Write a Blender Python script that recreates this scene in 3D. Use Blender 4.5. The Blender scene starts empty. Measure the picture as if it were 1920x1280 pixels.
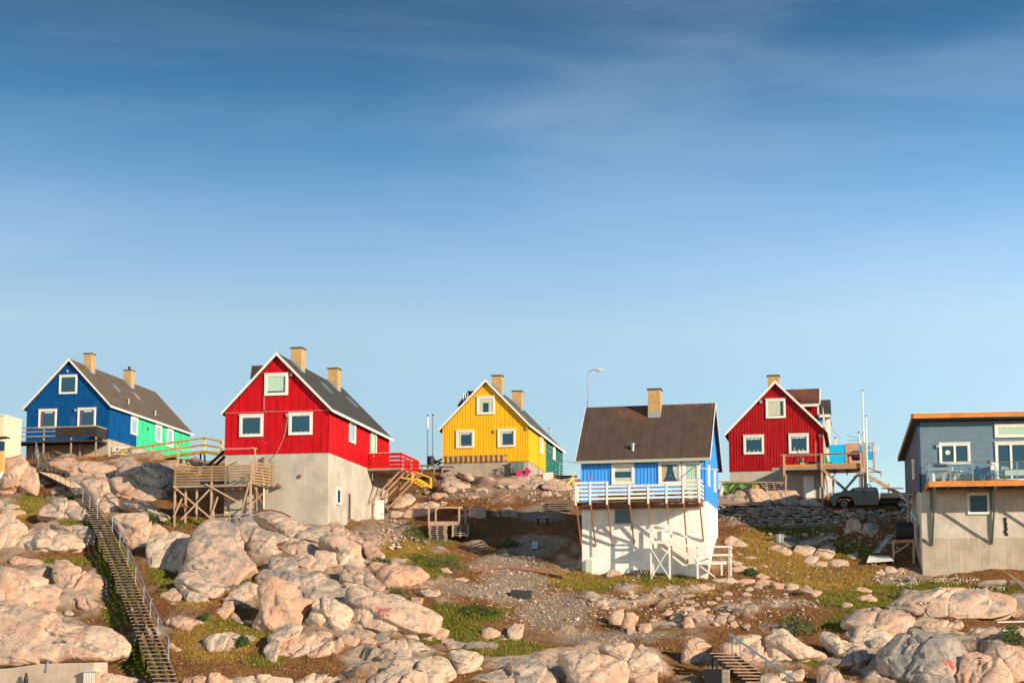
import bpy, math, random
import numpy as np
from mathutils import Vector, Matrix
random.seed(7); rng=np.random.RandomState(11)
S=bpy.context.scene; COL=S.collection
R=math.radians
# ------------------------------------------------------------ camera
F=3000.; CX,CY=960.,860.; TH=math.atan(360/3000.); PSI=math.atan(590*math.cos(TH)/F)
ct,st,cp,sp=math.cos(TH),math.sin(TH),math.cos(PSI),math.sin(PSI)
FWD=np.array([-sp*ct,cp*ct,st]); RGT=np.array([cp,sp,0.]); UPV=np.array([sp*st,-cp*st,ct])
cd=bpy.data.cameras.new('camera'); cam=bpy.data.objects.new('camera',cd); COL.objects.link(cam)
cam.matrix_world=Matrix(((RGT[0],UPV[0],-FWD[0],0),(RGT[1],UPV[1],-FWD[1],0),(RGT[2],UPV[2],-FWD[2],0),(0,0,0,1)))
cd.sensor_width=36; cd.lens=36*F/1920; cd.shift_y=220/1920; cd.clip_end=6000; S.camera=cam
# ------------------------------------------------------------ light
SUN=np.array([1.8,-1.,.76]); SUN/=np.linalg.norm(SUN)
ld=bpy.data.lights.new('sun','SUN'); ld.energy=4.9; ld.angle=R(.5); ld.color=(1.,.83,.62)
lo=bpy.data.objects.new('sun',ld); COL.objects.link(lo); lo.rotation_euler=Vector(SUN).to_track_quat('Z','Y').to_euler()
W=bpy.data.worlds.new('World'); S.world=W; W.use_nodes=True
nt=W.node_tree; nt.nodes.clear(); N=nt.nodes.new; Lk=nt.links.new
out=N('ShaderNodeOutputWorld'); bg=N('ShaderNodeBackground'); Lk(bg.outputs[0],out.inputs[0]); bg.inputs[1].default_value=.104
sky=N('ShaderNodeTexSky'); sky.sky_type='NISHITA'; sky.sun_disc=False; sky.sun_elevation=math.asin(SUN[2]); sky.sun_rotation=-math.atan2(SUN[0],SUN[1])
sky.air_density=1.; sky.dust_density=.6; sky.ozone_density=3.
tc=N('ShaderNodeTexCoord'); CLOUDLOC=(0.,5.,0.)
# thin high cloud: streaks on the sky sphere, stretched along the horizon
mp=N('ShaderNodeMapping'); mp.inputs['Rotation'].default_value=(R(4),R(-9),R(11)); mp.inputs['Scale'].default_value=(1.6,1.6,9.); mp.inputs['Location'].default_value=CLOUDLOC
Lk(tc.outputs['Generated'],mp.inputs[0])
no=N('ShaderNodeTexNoise'); no.inputs['Scale'].default_value=1.7; no.inputs['Detail'].default_value=9; no.inputs['Roughness'].default_value=.52; no.inputs['Distortion'].default_value=.5
Lk(mp.outputs[0],no.inputs[0])
cr=N('ShaderNodeMapRange'); cr.inputs[1].default_value=.38; cr.inputs[2].default_value=.85; cr.inputs[3].default_value=0; cr.inputs[4].default_value=.2; cr.interpolation_type='SMOOTHSTEP'
Lk(no.outputs[0],cr.inputs[0])
sx=N('ShaderNodeSeparateXYZ'); Lk(tc.outputs['Generated'],sx.inputs[0])
gr=N('ShaderNodeValToRGB'); Lk(sx.outputs[2],gr.inputs[0])      # clear polarised high-latitude sky: deep blue falls off quickly with elevation
e=gr.color_ramp.elements; e[0].position=0.0; e[0].color=(1.7,1.5,1.2,1); e[1].position=.46; e[1].color=(.30,.55,.60,1)
for p_,c_ in ((.12,(1.25,1.2,1.08)),(.155,(1.40,1.32,1.18)),(.20,(1.68,1.50,1.27)),(.236,(1.40,1.42,1.32)),(.273,(1.0,1.22,1.22)),(.307,(.62,.95,1.02)),(.341,(.40,.73,.82)),(.38,(.28,.54,.61))):
    q=e.new(p_); q.color=(*c_,1)
mu=N('ShaderNodeMix'); mu.data_type='RGBA'; mu.blend_type='MULTIPLY'; mu.inputs[0].default_value=1
Lk(sky.outputs[0],mu.inputs[6]); Lk(gr.outputs[0],mu.inputs[7])
mx=N('ShaderNodeMix'); mx.data_type='RGBA'; Lk(cr.outputs[0],mx.inputs[0]); Lk(mu.outputs[2],mx.inputs[6]); mx.inputs[7].default_value=(4.6,5.6,6.6,1)
Lk(mx.outputs[2],bg.inputs[0])
S.view_settings.view_transform='Standard'; S.view_settings.look='None'; S.view_settings.exposure=.53; S.view_settings.gamma=1
S.cycles.max_bounces=6
# ------------------------------------------------------------ helpers
def ray(px,py): return FWD*F+RGT*(px-CX)-UPV*(py-CY)
def at(px,py,Y): d=ray(px,py); return d*(Y/d[1])
def proj(P):
    P=np.asarray(P,float); f=P@FWD; return CX+F*(P@RGT)/f, CY-F*(P@UPV)/f
class Fr:
    def __init__(s,O,rz=0.):
        s.O=np.array(O,float); s.rz=rz; c,n=math.cos(rz),math.sin(rz); s.Ri=np.array([[c,n,0],[-n,c,0],[0,0,1]]); s.o=s.Ri@(-s.O)
    def pl(s,px,py,p0,n):
        d=s.Ri@ray(px,py); n=np.array(n,float); t=((np.array(p0)-s.o)@n)/(d@n); return s.o+d*t
    def y(s,px,py,y=0.): return s.pl(px,py,(0,y,0),(0,1,0))
    def x(s,px,py,x): return s.pl(px,py,(x,0,0),(1,0,0))
    def z(s,px,py,z): return s.pl(px,py,(0,0,z),(0,0,1))
def link(name,me,parent=None,loc=None):
    o=bpy.data.objects.new(name,me); COL.objects.link(o)
    if parent is not None: o.parent=parent
    if loc is not None: o.location=loc
    return o
def tag(o,label,cat,group=None,kind=None):
    if label: o['label']=label
    if cat: o['category']=cat
    if group: o['group']=group
    if kind: o['kind']=kind
    return o
def thing(name,label,cat,loc=(0,0,0),rz=0.,group=None):
    o=link(name,None,None,tuple(float(v) for v in loc)); o.rotation_euler=(0,0,rz); o.empty_display_size=.3; return tag(o,label,cat,group)
class MB:
    def __init__(s): s.v=[]; s.f=[]
    def poly(s,pts,faces):
        n=len(s.v); s.v+= [tuple(float(c) for c in p) for p in pts]; s.f+=[tuple(i+n for i in f) for f in faces]; return s
    def box(s,x0,x1,y0,y1,z0,z1):
        return s.poly([(x0,y0,z0),(x1,y0,z0),(x1,y1,z0),(x0,y1,z0),(x0,y0,z1),(x1,y0,z1),(x1,y1,z1),(x0,y1,z1)],
            [(0,3,2,1),(4,5,6,7),(0,1,5,4),(1,2,6,5),(2,3,7,6),(3,0,4,7)])
    def prism(s,poly,vec):
        n=len(poly); v=np.array(vec,float); P=[np.array(p,float) for p in poly]
        return s.poly(P+[p+v for p in P],[tuple(range(n))[::-1],tuple(range(n,2*n))]+[(i,(i+1)%n,n+(i+1)%n,n+i) for i in range(n)])
    def beam(s,p,q,w,h=None,up=(0,0,1)):
        h=h or w; p=Vector(p); q=Vector(q); d=(q-p).normalized(); u=Vector(up)
        a=d.cross(u)
        if a.length<1e-3: a=d.cross(Vector((0,1,0)))
        a.normalize(); b=a.cross(d).normalized(); a=a*w/2; b=b*h/2
        P=[p-a-b,p+a-b,p+a+b,p-a+b,q-a-b,q+a-b,q+a+b,q-a+b]
        return s.poly(P,[(0,1,2,3),(7,6,5,4),(0,4,5,1),(1,5,6,2),(2,6,7,3),(3,7,4,0)])
    def tube(s,pts,r,n=8,caps=True):
        P=[Vector(p) for p in pts]; rs=r if isinstance(r,(list,tuple)) else [r]*len(P); rings=[]; base=len(s.v)
        for i,p in enumerate(P):
            d=(P[min(i+1,len(P)-1)]-P[max(i-1,0)]).normalized(); a=d.cross(Vector((0,0,1)))
            if a.length<1e-2: a=d.cross(Vector((0,1,0)))
            a.normalize(); b=a.cross(d)
            for k in range(n):
                t=2*math.pi*k/n; s.v.append(tuple(p+a*math.cos(t)*rs[i]+b*math.sin(t)*rs[i]))
        for i in range(len(P)-1):
            for k in range(n):
                a0=base+i*n+k; a1=base+i*n+(k+1)%n; s.f.append((a0,a0+n,a1+n,a1))
        if caps:
            s.f.append(tuple(base+k for k in range(n))); s.f.append(tuple(base+(len(P)-1)*n+k for k in range(n))[::-1])
        return s
    def cyl(s,c,r,h,n=16,ax=2):
        e=[0,0,0]; e[ax]=h; return s.tube([c,(c[0]+e[0],c[1]+e[1],c[2]+e[2])],r,n)
    def build(s,name,mat,parent=None,loc=None,smooth=False,bevel=0.):
        me=bpy.data.meshes.new(name); me.from_pydata(s.v,[],s.f); me.update()
        if mat: me.materials.append(mat)
        if smooth: me.shade_smooth()
        o=link(name,me,parent,loc)
        if bevel:
            b=o.modifiers.new('bevel','BEVEL'); b.width=bevel; b.segments=2; b.limit_method='ANGLE'
        return o
def copy_tree(o,parent=None):
    c=o.copy(); COL.objects.link(c); c.parent=parent
    for ch in [k for k in S.objects if k.parent==o]: copy_tree(ch,c)
    return c
# ------------------------------------------------------------ materials
class NT:
    def __init__(s,name,disp=False):
        s.m=bpy.data.materials.new(name); s.m.use_nodes=True; s.t=s.m.node_tree; s.b=s.t.nodes['Principled BSDF']; s.tc=s.t.nodes.new('ShaderNodeTexCoord')
    def n(s,t,**k):
        n=s.t.nodes.new('ShaderNode'+t)
        for a,b in k.items(): setattr(n,a,b)
        return n
    def l(s,a,b): s.t.links.new(a,b)
    def map(s,scale=(1,1,1),rot=(0,0,0),src='Object',loc=(0,0,0)):
        m=s.n('Mapping'); m.inputs['Scale'].default_value=scale; m.inputs['Rotation'].default_value=rot; m.inputs['Location'].default_value=loc
        s.l(s.tc.outputs[src],m.inputs[0]); return m.outputs[0]
    def noise(s,scale,detail=4,rough=.55,vec=None,dist=0.):
        n=s.n('TexNoise'); n.inputs['Scale'].default_value=scale; n.inputs['Detail'].default_value=detail; n.inputs['Roughness'].default_value=rough; n.inputs['Distortion'].default_value=dist
        s.l(vec if vec is not None else s.tc.outputs['Object'],n.inputs[0]); return n.outputs[0]
    def rng(s,x,a,b,c=0.,d=1.,smooth=True):
        r=s.n('MapRange'); r.interpolation_type='SMOOTHSTEP' if smooth else 'LINEAR'
        for i,v in enumerate((a,b,c,d)): r.inputs[i+1].default_value=v
        s.l(x,r.inputs[0]); return r.outputs[0]
    def math(s,op,a,b=None):
        m=s.n('Math',operation=op)
        for i,v in enumerate((a,b)):
            if v is None: continue
            if isinstance(v,(int,float)): m.inputs[i].default_value=v
            else: s.l(v,m.inputs[i])
        return m.outputs[0]
    def mix(s,f,a,b,mode='MIX'):
        m=s.n('Mix',data_type='RGBA',blend_type=mode)
        for i,v in ((0,f),(6,a),(7,b)):
            if isinstance(v,(int,float)): m.inputs[i].default_value=v
            elif isinstance(v,tuple): m.inputs[i].default_value=(*v[:3],1)
            else: s.l(v,m.inputs[i])
        return m.outputs[2]
    def bump(s,h,strength=.5,dist=.02):
        b=s.n('Bump'); b.inputs['Strength'].default_value=strength; b.inputs['Distance'].default_value=dist; s.l(h,b.inputs['Height']); s.l(b.outputs[0],s.b.inputs['Normal'])
    def done(s,col,rough=.75,spec=.3,metal=0.):
        if isinstance(col,tuple): s.b.inputs['Base Color'].default_value=(*col[:3],1)
        else: s.l(col,s.b.inputs['Base Color'])
        if isinstance(rough,(int,float)): s.b.inputs['Roughness'].default_value=rough
        else: s.l(rough,s.b.inputs['Roughness'])
        s.b.inputs['Specular IOR Level'].default_value=spec; s.b.inputs['Metallic'].default_value=metal
        return s.m
def sc(c,k): return tuple(min(1,max(0,v*k)) for v in c)
def paint(name,c,rough=.55,var=.16,streak=.25):
    t=NT(name); v=t.map((1.4,1.4,.35)); n=t.noise(2.2,6,.6,v); col=t.mix(t.rng(n,.3,.7),sc(c,1-var),sc(c,1+var))
    s2=t.noise(9,3,.6,t.map((3,3,.3))); col=t.mix(t.math('MULTIPLY',t.rng(s2,.55,.8),streak),col,sc(c,.6))
    f_=t.noise(1.1,6,.7,t.map((1,1,1),loc=(5,2,8))); col=t.mix(t.math('MULTIPLY',t.rng(f_,.55,.75),.28),col,tuple(v*.7+.12 for v in c))
    hi=t.noise(40,2,.5); t.bump(hi,.12,.01); return t.done(col,rough,.12)
def concrete(name,c,stain=.5,form=.35):
    t=NT(name); n=t.noise(.7,7,.62); col=t.mix(t.rng(n,.3,.72),sc(c,.78),sc(c,1.12))
    w=t.n('TexWave',wave_type='BANDS',bands_direction='Z'); w.inputs['Scale'].default_value=2.1; w.inputs['Distortion'].default_value=.25; w.inputs['Detail'].default_value=2
    t.l(t.tc.outputs['Object'],w.inputs[0]); ln=t.rng(w.outputs[1],0,.16,1,0)
    col=t.mix(t.math('MULTIPLY',ln,form),col,sc(c,.55))
    hb=t.noise(3.,4,.6,t.map((.35,.35,7))); col=t.mix(t.math('MULTIPLY',t.rng(hb,.5,.75),form),col,sc(c,.72))
    v=t.noise(2.2,5,.6,t.map((2.4,2.4,.13))); col=t.mix(t.math('MULTIPLY',t.rng(v,.52,.72),stain),col,sc((c[0]*1.1,c[1],c[2]*.85),.55))
    col=t.mix(t.math('MULTIPLY',t.rng(t.noise(1.6,3,.5,t.map((3,3,.1),loc=(7,3,1))),.6,.72),stain*.8),col,sc(c,1.35))
    t.bump(t.noise(14,5,.65),.35,.02); return t.done(col,.9,.15)
def wood(name,c,rough=.8,ax=0,var=.35):
    t=NT(name); s=[14,14,14]; s[ax]=.9; n=t.noise(1.6,5,.65,t.map(tuple(s))); col=t.mix(t.rng(n,.25,.75),sc(c,1-var),sc(c,1+var))
    n2=t.noise(.9,3,.5); col=t.mix(t.math('MULTIPLY',t.rng(n2,.45,.7),.5),col,sc((c[0]*.8,c[1]*.85,c[2]*.95),.75))
    t.bump(n,.3,.01); return t.done(col,rough,.2)
def plain(name,c,rough=.6,metal=0.,spec=.4,var=.1):
    t=NT(name); col=t.mix(t.noise(6,4,.6),sc(c,1-var),sc(c,1+var)); return t.done(col,rough,spec,metal)
def roofing(name,c,rust=None,seam=1.0,ax='X'):
    t=NT(name); n=t.noise(1.1,6,.65); col=t.mix(t.rng(n,.3,.7),sc(c,.82),sc(c,1.15))
    w=t.n('TexWave',wave_type='BANDS',bands_direction=ax); w.inputs['Scale'].default_value=math.pi/10/seam*1.; w.inputs['Distortion'].default_value=.05
    t.l(t.tc.outputs['Object'],w.inputs[0]); ln=t.rng(w.outputs[1],0,.02,1,0); col=t.mix(t.math('MULTIPLY',ln,.55),col,sc(c,.5))
    st_=t.noise(4,4,.6,t.map((3,.25,.25) if ax=='X' else (.25,3,.25))); col=t.mix(t.math('MULTIPLY',t.rng(st_,.45,.75),.35),col,sc(c,.7))
    if rust:
        r=t.noise(.45,5,.7,dist=.6); col=t.mix(t.math('MULTIPLY',t.rng(r,.53,.72),.75),col,rust)
        zz=t.n('SeparateXYZ'); t.l(t.tc.outputs['Object'],zz.inputs[0]); hi=t.rng(zz.outputs[2],ROOF_RUST[0],ROOF_RUST[1]); r2=t.noise(.5,4,.6,t.map(loc=(4,1,9)))
        col=t.mix(t.math('MULTIPLY',t.math('MULTIPLY',hi,t.rng(r2,.54,.68)),.7),col,(.28,.075,.025))
    t.bump(t.math('SUBTRACT',t.noise(30,3,.6),t.math('MULTIPLY',ln,2)),.3,.015); return t.done(col,.85,.25)
def brick(name,c,mortar):
    t=NT(name); b=t.n('TexBrick'); b.inputs['Color1'].default_value=(*sc(c,1.12),1); b.inputs['Color2'].default_value=(*sc(c,.8),1); b.inputs['Mortar'].default_value=(*mortar,1)
    b.inputs['Scale'].default_value=1.; b.inputs['Brick Width'].default_value=.24; b.inputs['Row Height'].default_value=.085; b.inputs['Mortar Size'].default_value=.01
    g=t.n('NewGeometry'); sg=t.n('SeparateXYZ'); t.l(t.tc.outputs['Object'],sg.inputs[0]); cm=t.n('CombineXYZ'); t.l(t.math('ADD',sg.outputs[0],sg.outputs[1]),cm.inputs[0]); t.l(sg.outputs[2],cm.inputs[1]); t.l(cm.outputs[0],b.inputs[0])
    col=t.mix(.3,b.outputs[0],t.mix(t.rng(t.noise(1.5,5,.6),.35,.7),sc(c,.6),sc(c,1.15))); t.bump(b.outputs[1],-.4,.01); return t.done(col,.9,.1)
ROOF_RUST=(3.2,5.2)
WHITE=paint('white_paint',(.80,.76,.69),.45,.05,.12); RED=paint('red_paint',(.50,.006,.012)); RED2=paint('dark_red_paint',(.40,.012,.014)); REDR=paint('red_rail_paint',(.52,.014,.014))
BLUE=paint('deep_blue_paint',(.0015,.076,.25)); GREEN=paint('mint_green_paint',(.055,.55,.30)); YEL=paint('yellow_paint',(.88,.47,.02),.5,.06,.1)
TEAL=NT('peeling_teal_paint'); TEAL=(lambda t:(t.bump(t.noise(12,4,.6),.4,.02),t.done(t.mix(t.math('MULTIPLY',t.rng(t.noise(1.2,4,.6,t.map((1,.7,3.5))),.56,.62),.85),t.mix(t.noise(3,4,.6),(.008,.14,.15),(.014,.22,.21)),(.45,.17,.08)),.7))[1])(TEAL)
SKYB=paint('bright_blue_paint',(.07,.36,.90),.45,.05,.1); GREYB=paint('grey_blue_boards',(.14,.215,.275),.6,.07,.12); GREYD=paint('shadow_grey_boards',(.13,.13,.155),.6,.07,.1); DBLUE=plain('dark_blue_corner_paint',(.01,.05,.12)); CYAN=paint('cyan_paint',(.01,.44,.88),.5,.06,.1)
CREAM=paint('cream_paint',(.82,.63,.42),.6,.05,.12); OCH=paint('ochre_paint',(.78,.42,.14),.6,.05,.1)
CONC=concrete('board_formed_concrete',(.50,.455,.385),.22,.42); CONCW=concrete('whitewashed_concrete',(.93,.90,.84),.22,.03); CONCG=concrete('weathered_concrete',(.56,.50,.42),.2,.1); CONCP=concrete('streaked_plinth_concrete',(.47,.40,.31),1.,.2); CONCB=concrete('foundation_concrete',(.42,.36,.29),.4,.3)
FELT=roofing('dark_roof_felt',(.055,.055,.052)); FELTB=roofing('brown_roof_felt',(.115,.088,.068)); FELTR=roofing('rusty_brown_roof_felt',(.082,.055,.045),(.13,.045,.03)); FELTG=roofing('green_grey_roof_felt',(.085,.095,.085),(.17,.1,.06))
BRICK=brick('yellow_brick',(.56,.34,.13),(.42,.34,.24)); FLASH=plain('zinc_flashing',(.36,.38,.38),.5,.3)
WOODG=wood('grey_weathered_wood',(.34,.27,.20)); WOODS=wood('worn_tread_wood',(.33,.235,.165)); WOODP=wood('pinkish_bare_wood',(.50,.33,.22)); WOODO=wood('oiled_orange_wood',(.62,.25,.07),var=.2); WOODD=wood('dark_old_wood',(.04,.032,.028)); WOODB=wood('brown_brace_wood',(.36,.18,.09)); WOODY=wood('pressure_treated_slats',(.33,.21,.11)); YW=plain('yellow_orange_timber',(1.,.52,.04),.6)
BLACK=plain('black_plastic',(.012,.013,.015),.5); METAL=plain('galvanised_steel',(.45,.47,.5),.4,.75); METALB=plain('blue_grey_steel',(.20,.30,.40),.45,.4); IRON=plain('dark_green_steel',(.10,.14,.13),.5,.3); RUSTY=plain('rusty_pipe',(.22,.085,.06),.85)
CURT=plain('pale_curtain',(.62,.56,.42),.9,0,.1,.15); CURTG=plain('green_white_blind',(.50,.64,.50),.9,0,.1); INT=plain('dark_room',(.003,.055,.10),.6)
CURTR=plain('warm_striped_curtain',(.55,.36,.25),.9); FLOWER=plain('window_flowers',(.35,.09,.08),.8,0,.2,.6); ORN=plain('pale_ornament',(.62,.48,.36),.7)
def glassmat(name,tint,k):
    m=bpy.data.materials.new(name); m.use_nodes=True; t=m.node_tree; t.nodes.clear(); o=t.nodes.new('ShaderNodeOutputMaterial'); mixn=t.nodes.new('ShaderNodeMixShader'); a=t.nodes.new('ShaderNodeBsdfTransparent'); g=t.nodes.new('ShaderNodeBsdfGlossy')
    a.inputs[0].default_value=(*tint,1); g.inputs['Roughness'].default_value=.03; mixn.inputs[0].default_value=k
    t.links.new(a.outputs[0],mixn.inputs[1]); t.links.new(g.outputs[0],mixn.inputs[2]); t.links.new(mixn.outputs[0],o.inputs[0]); return m
GLASS=glassmat('window_glass',(.92,.98,.98),.035); GLASSR=glassmat('railing_glass',(.90,.97,.97),.06)
# ------------------------------------------------------------ numpy noise
def _h(i,j,k,s=0):
    n=(i*374761393+j*668265263+k*2147483647+s*1274126177)&0xffffffff; n=((n^(n>>13))*1274126177)&0xffffffff; n=n^(n>>16); return (n&0xffffff)/float(0xffffff)
def vn(P,s=0):
    P=np.asarray(P,float); i=np.floor(P).astype(np.int64); f=P-i; f=f*f*(3-2*f); r=0
    for a in (0,1):
        wa=f[:,0] if a else 1-f[:,0]
        for b in (0,1):
            wb=f[:,1] if b else 1-f[:,1]
            for c in (0,1):
                wc=f[:,2] if c else 1-f[:,2]; r=r+wa*wb*wc*_h(i[:,0]+a,i[:,1]+b,i[:,2]+c,s)
    return r*2-1
def fbm(P,o=4,s=0,g=.5):
    r=0;a=1.;P=np.asarray(P,float)
    for k in range(o): r=r+a*vn(P,s+k*17); P=P*2.03+3.1; a*=g
    return r
def worley(P,s=0):
    i=np.floor(P).astype(np.int64); d1=np.full(len(P),9.); d2=np.full(len(P),9.)
    for a in (-1,0,1):
        for b in (-1,0,1):
            for c in (-1,0,1):
                q=i+np.array([a,b,c]); o=np.stack([_h(q[:,0],q[:,1],q[:,2],s+u) for u in (1,2,3)],1); d=np.linalg.norm(q+o-P,axis=1)
                m=d<d1; d2=np.where(m,d1,np.minimum(d2,d)); d1=np.where(m,d,d1)
    return d2-d1
def blocks(P,s=0):
    # jointed bedrock: every joint block is pushed in or out and tilted a little
    i=np.floor(P).astype(np.int64); d1=np.full(len(P),9.); d2=np.full(len(P),9.); hh=np.zeros((len(P),3)); rel=np.zeros((len(P),3))
    for a in (-1,0,1):
        for b in (-1,0,1):
            for c in (-1,0,1):
                q=i+np.array([a,b,c]); o=np.stack([_h(q[:,0],q[:,1],q[:,2],s+u) for u in (1,2,3)],1); r=P-(q+o); d=np.linalg.norm(r,axis=1); m=d<d1
                d2=np.where(m,d1,np.minimum(d2,d)); hh[m]=o[m]; rel[m]=r[m]; d1=np.where(m,d,d1)
    return d2-d1,(hh[:,0]-.5)+((hh-.5)*rel).sum(1)*1.8
_J=np.array([[.82,.5,.28],[-.55,.8,.22],[-.12,-.33,.94]])
# ------------------------------------------------------------ terrain
CT=[(-60,1285,80),(100,1285,80),(310,1285,79.5),(500,1285,80),(700,1285,80),(900,1285,80),(1100,1285,80.5),(1300,1285,80.5),(1500,1285,80),(1750,1285,80),(2000,1285,80),
(-60,1180,88),(130,1180,88),(275,1180,87),(450,1180,88),(620,1190,87),(800,1190,88),(1000,1200,88),(1200,1200,88),(1400,1195,88),(1600,1190,89),(1800,1190,89),(2000,1190,89),
(-60,1060,97),(110,1065,97),(250,1129,91),(225,1064,97),(330,1070,97),(450,1080,95),(600,1090,95),(760,1080,97),(900,1100,96),(1050,1110,97),(1200,1120,98),(1380,1110,98),(1550,1110,99),(1700,1110,101),(1850,1110,103),(2000,1105,103),
(1090,1083,104.6),(1210,1083,104.4),(1345,1076,105.5),(1420,1060,106),(1550,1080,105),(1660,1070,106.5),(1731,1084,107.6),(1830,1078,107.6),(2000,1070,108),
(-60,960,112),(60,960,110),(160,957,109.5),(191,985,104),(290,975,106),(330,972,106),(420,975,106),(520,985,106.5),(614,993,106.8),(690,988,111),(760,1000,110),(860,1010,110),(960,1030,108),(1060,1050,107),
(150,914,118),(30,900,124),(90,882,126),(-60,870,128),(40,862,133),(130,866,135),(205,866,136),(300,866,138),(300,905,118),(390,870,134),(420,930,112),(400,895,122),
(735,966,121),(780,930,124),(800,895,127),(830,888,129),(900,893,129),(990,893,129),(1040,898,128.5),(1078,908,128),(880,925,122),(980,935,121),(1060,945,118),(860,965,115),(960,985,114),(1050,1000,111),
(1090,960,117),(1200,960,118),(1330,950,118.5),(1350,945,116),(1440,948,116.6),(1540,950,116.8),(1620,952,116.4),(1700,952,116.4),(1367,925,121),(1450,930,121),(1540,940,121.5),(1650,940,120.5),
(1350,992,113.9),(1420,997,113.7),(1500,1008,113.2),(1600,1024,112.2),(1690,1045,110.6),(1760,1000,113.5),(1900,980,115),(1400,1020,109)]
cp_=[at(x,y,Y) for x,y,Y in CT]
cp_+=[np.array(p,float) for p in [(-70,62,-7),(0,62,-7),(60,62,-7),(-90,40,-9),(80,40,-9),(-100,62,-7),(-100,100,6),(-100,135,17),(-100,165,15),(-85,140,18.5),(-78,150,18),(-60,165,14.5),(-30,165,14.),(0,165,13.),(25,165,11.),(50,165,9),(-70,215,8),(0,215,7),(60,215,5),(-70,140,15),(40,130,9),(20,140,11.5),(5,140,12.5),(-15,145,13.8)]]
CPT=np.array(cp_)
def _U(r2): return np.where(r2>0,.5*r2*np.log(np.maximum(r2,1e-12)),0)
def _tps():
    X=CPT[:,:2]/30.; n=len(X); r2=((X[:,None]-X[None])**2).sum(2); A=np.zeros((n+3,n+3)); A[:n,:n]=_U(r2)+np.eye(n)*2e-4; A[:n,n]=1; A[:n,n+1:]=X; A[n:,:n]=A[:n,n:].T
    b=np.zeros(n+3); b[:n]=CPT[:,2]; return np.linalg.solve(A,b)
TW=_tps()
def Hs(X,Y):
    P=np.stack([X,Y],1)/30.; C=CPT[:,:2]/30.; out=np.zeros(len(P))
    for i in range(0,len(P),40000):
        p=P[i:i+40000]; out[i:i+40000]=_U(((p[:,None]-C[None])**2).sum(2))@TW[:-3]+TW[-3]+p@TW[-2:]
    return out
GX0,GX1,GY0,GY1,GS=-98.,34.,56.,176.,.25
gx=np.arange(GX0,GX1+1e-6,GS); gy=np.arange(GY0,GY1+1e-6,GS); XX,YY=np.meshgrid(gx,gy)
fx,fy=XX.ravel(),YY.ravel()
base=Hs(fx,fy)
P3=np.stack([fx,fy,fx*0],1)
amp=np.clip((fy-60)/20,0,1)
det=.22*fbm(P3*.28,4,3)+.07*fbm(P3*1.5,3,9)
flat=np.zeros_like(fx)
GZ=(base+det*amp).reshape(XX.shape)
def H(X,Y):
    X=np.asarray(X,float);Y=np.asarray(Y,float); u=np.clip((X-GX0)/GS,0,len(gx)-1.001); v=np.clip((Y-GY0)/GS,0,len(gy)-1.001); i=u.astype(int); j=v.astype(int); a=u-i;b=v-j
    return (GZ[j,i]*(1-a)+GZ[j,i+1]*a)*(1-b)+(GZ[j+1,i]*(1-a)+GZ[j+1,i+1]*a)*b
_T=np.arange(66,165,.2)
def dep(px,py):
    d=ray(px,py); P=d[None]*(_T/d[1])[:,None]; k=np.nonzero(P[:,2]<H(P[:,0],P[:,1]))[0]
    if len(k)==0: return None
    k=k[0]
    if k==0: return _T[0]
    z0=P[k-1,2]-H(P[k-1,0],P[k-1,1]); z1=P[k,2]-H(P[k,0],P[k,1]); return _T[k-1]+.2*z0/(z0-z1+1e-9)
def gnd(px,py):
    Y=dep(px,py); return at(px,py,Y if Y else 130.)
# painted zones of ground cover (given where they lie in the photograph, stored on the ground itself)
ZG=[(215,1050,34,70),(225,1120,30,60),(312,1075,34,40),(440,1090,90,16),(500,1235,40,14),(790,1072,55,14),(870,1150,90,16),(850,1185,70,24),(960,1215,90,14),(1240,1085,60,10),(1130,1095,120,12),(1600,1125,80,14),(1650,1135,70,20),(1590,1165,60,20),(1480,1240,60,12),(1700,1100,120,8),(1880,1150,40,10),(70,950,60,14),(150,935,50,10),(210,1240,60,14),(130,1055,60,10),(340,975,70,6),(275,1240,40,30),(800,1050,60,10),(450,1180,70,20),(1560,1245,30,12),(860,1245,60,18),(1850,1106,80,5),(1590,1030,60,20),(1480,995,70,12),(820,1000,40,20),(150,990,40,14)]
ZY=[(1480,1050,120,34),(1580,1085,110,20),(1100,1085,90,16),(760,1040,70,16),(400,1200,80,40),(1420,1015,40,20),(360,1120,40,30),(1250,1100,100,14),(1900,1115,60,6),(60,960,70,20)]
ZS=[(950,1052,62,12),(970,1092,62,36),(1040,1150,80,34),(900,1105,80,10),(700,995,50,22),(735,985,40,30),(1160,1195,110,12),(900,925,140,9),(1000,1022,60,22),(1150,1230,40,40),(1060,915,60,20),(1690,1080,60,14),(1020,960,60,20),(1440,985,90,6),(1500,1020,60,8)]
ZR=[(100,900,110,24),(300,880,110,20),(60,1000,110,30),(80,1100,130,50),(100,1220,150,50),(230,900,80,40),(560,1040,200,60),(700,1130,140,60),(1200,1130,160,24),(1800,1170,160,40),(1750,1250,180,40),(1100,1250,160,30),(1250,1150,200,30),(740,1245,120,40),(1430,940,90,14)]
ZC=[(600,1030,190,46),(520,1010,150,40),(600,1110,170,50),(660,1165,170,34),(60,1215,150,70),(60,1110,100,46),(40,960,80,24),(120,1000,90,24),(240,895,130,34),(1100,1250,170,34),(1800,1130,130,24),(1740,1230,170,50),(1440,1225,110,26),(740,1250,110,30),(700,1050,80,30),(1690,1190,80,24),(960,905,150,14),(140,930,60,20),(330,900,80,16)]
def zmask(px,py,Z):
    m=np.zeros_like(px)
    for cx,cy,rx,ry in Z: m=np.maximum(m,np.clip(1.6*(1-((px-cx)/rx)**2-((py-cy)/ry)**2)+.3,0,1)*(1 if True else 0))
    return m
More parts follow.
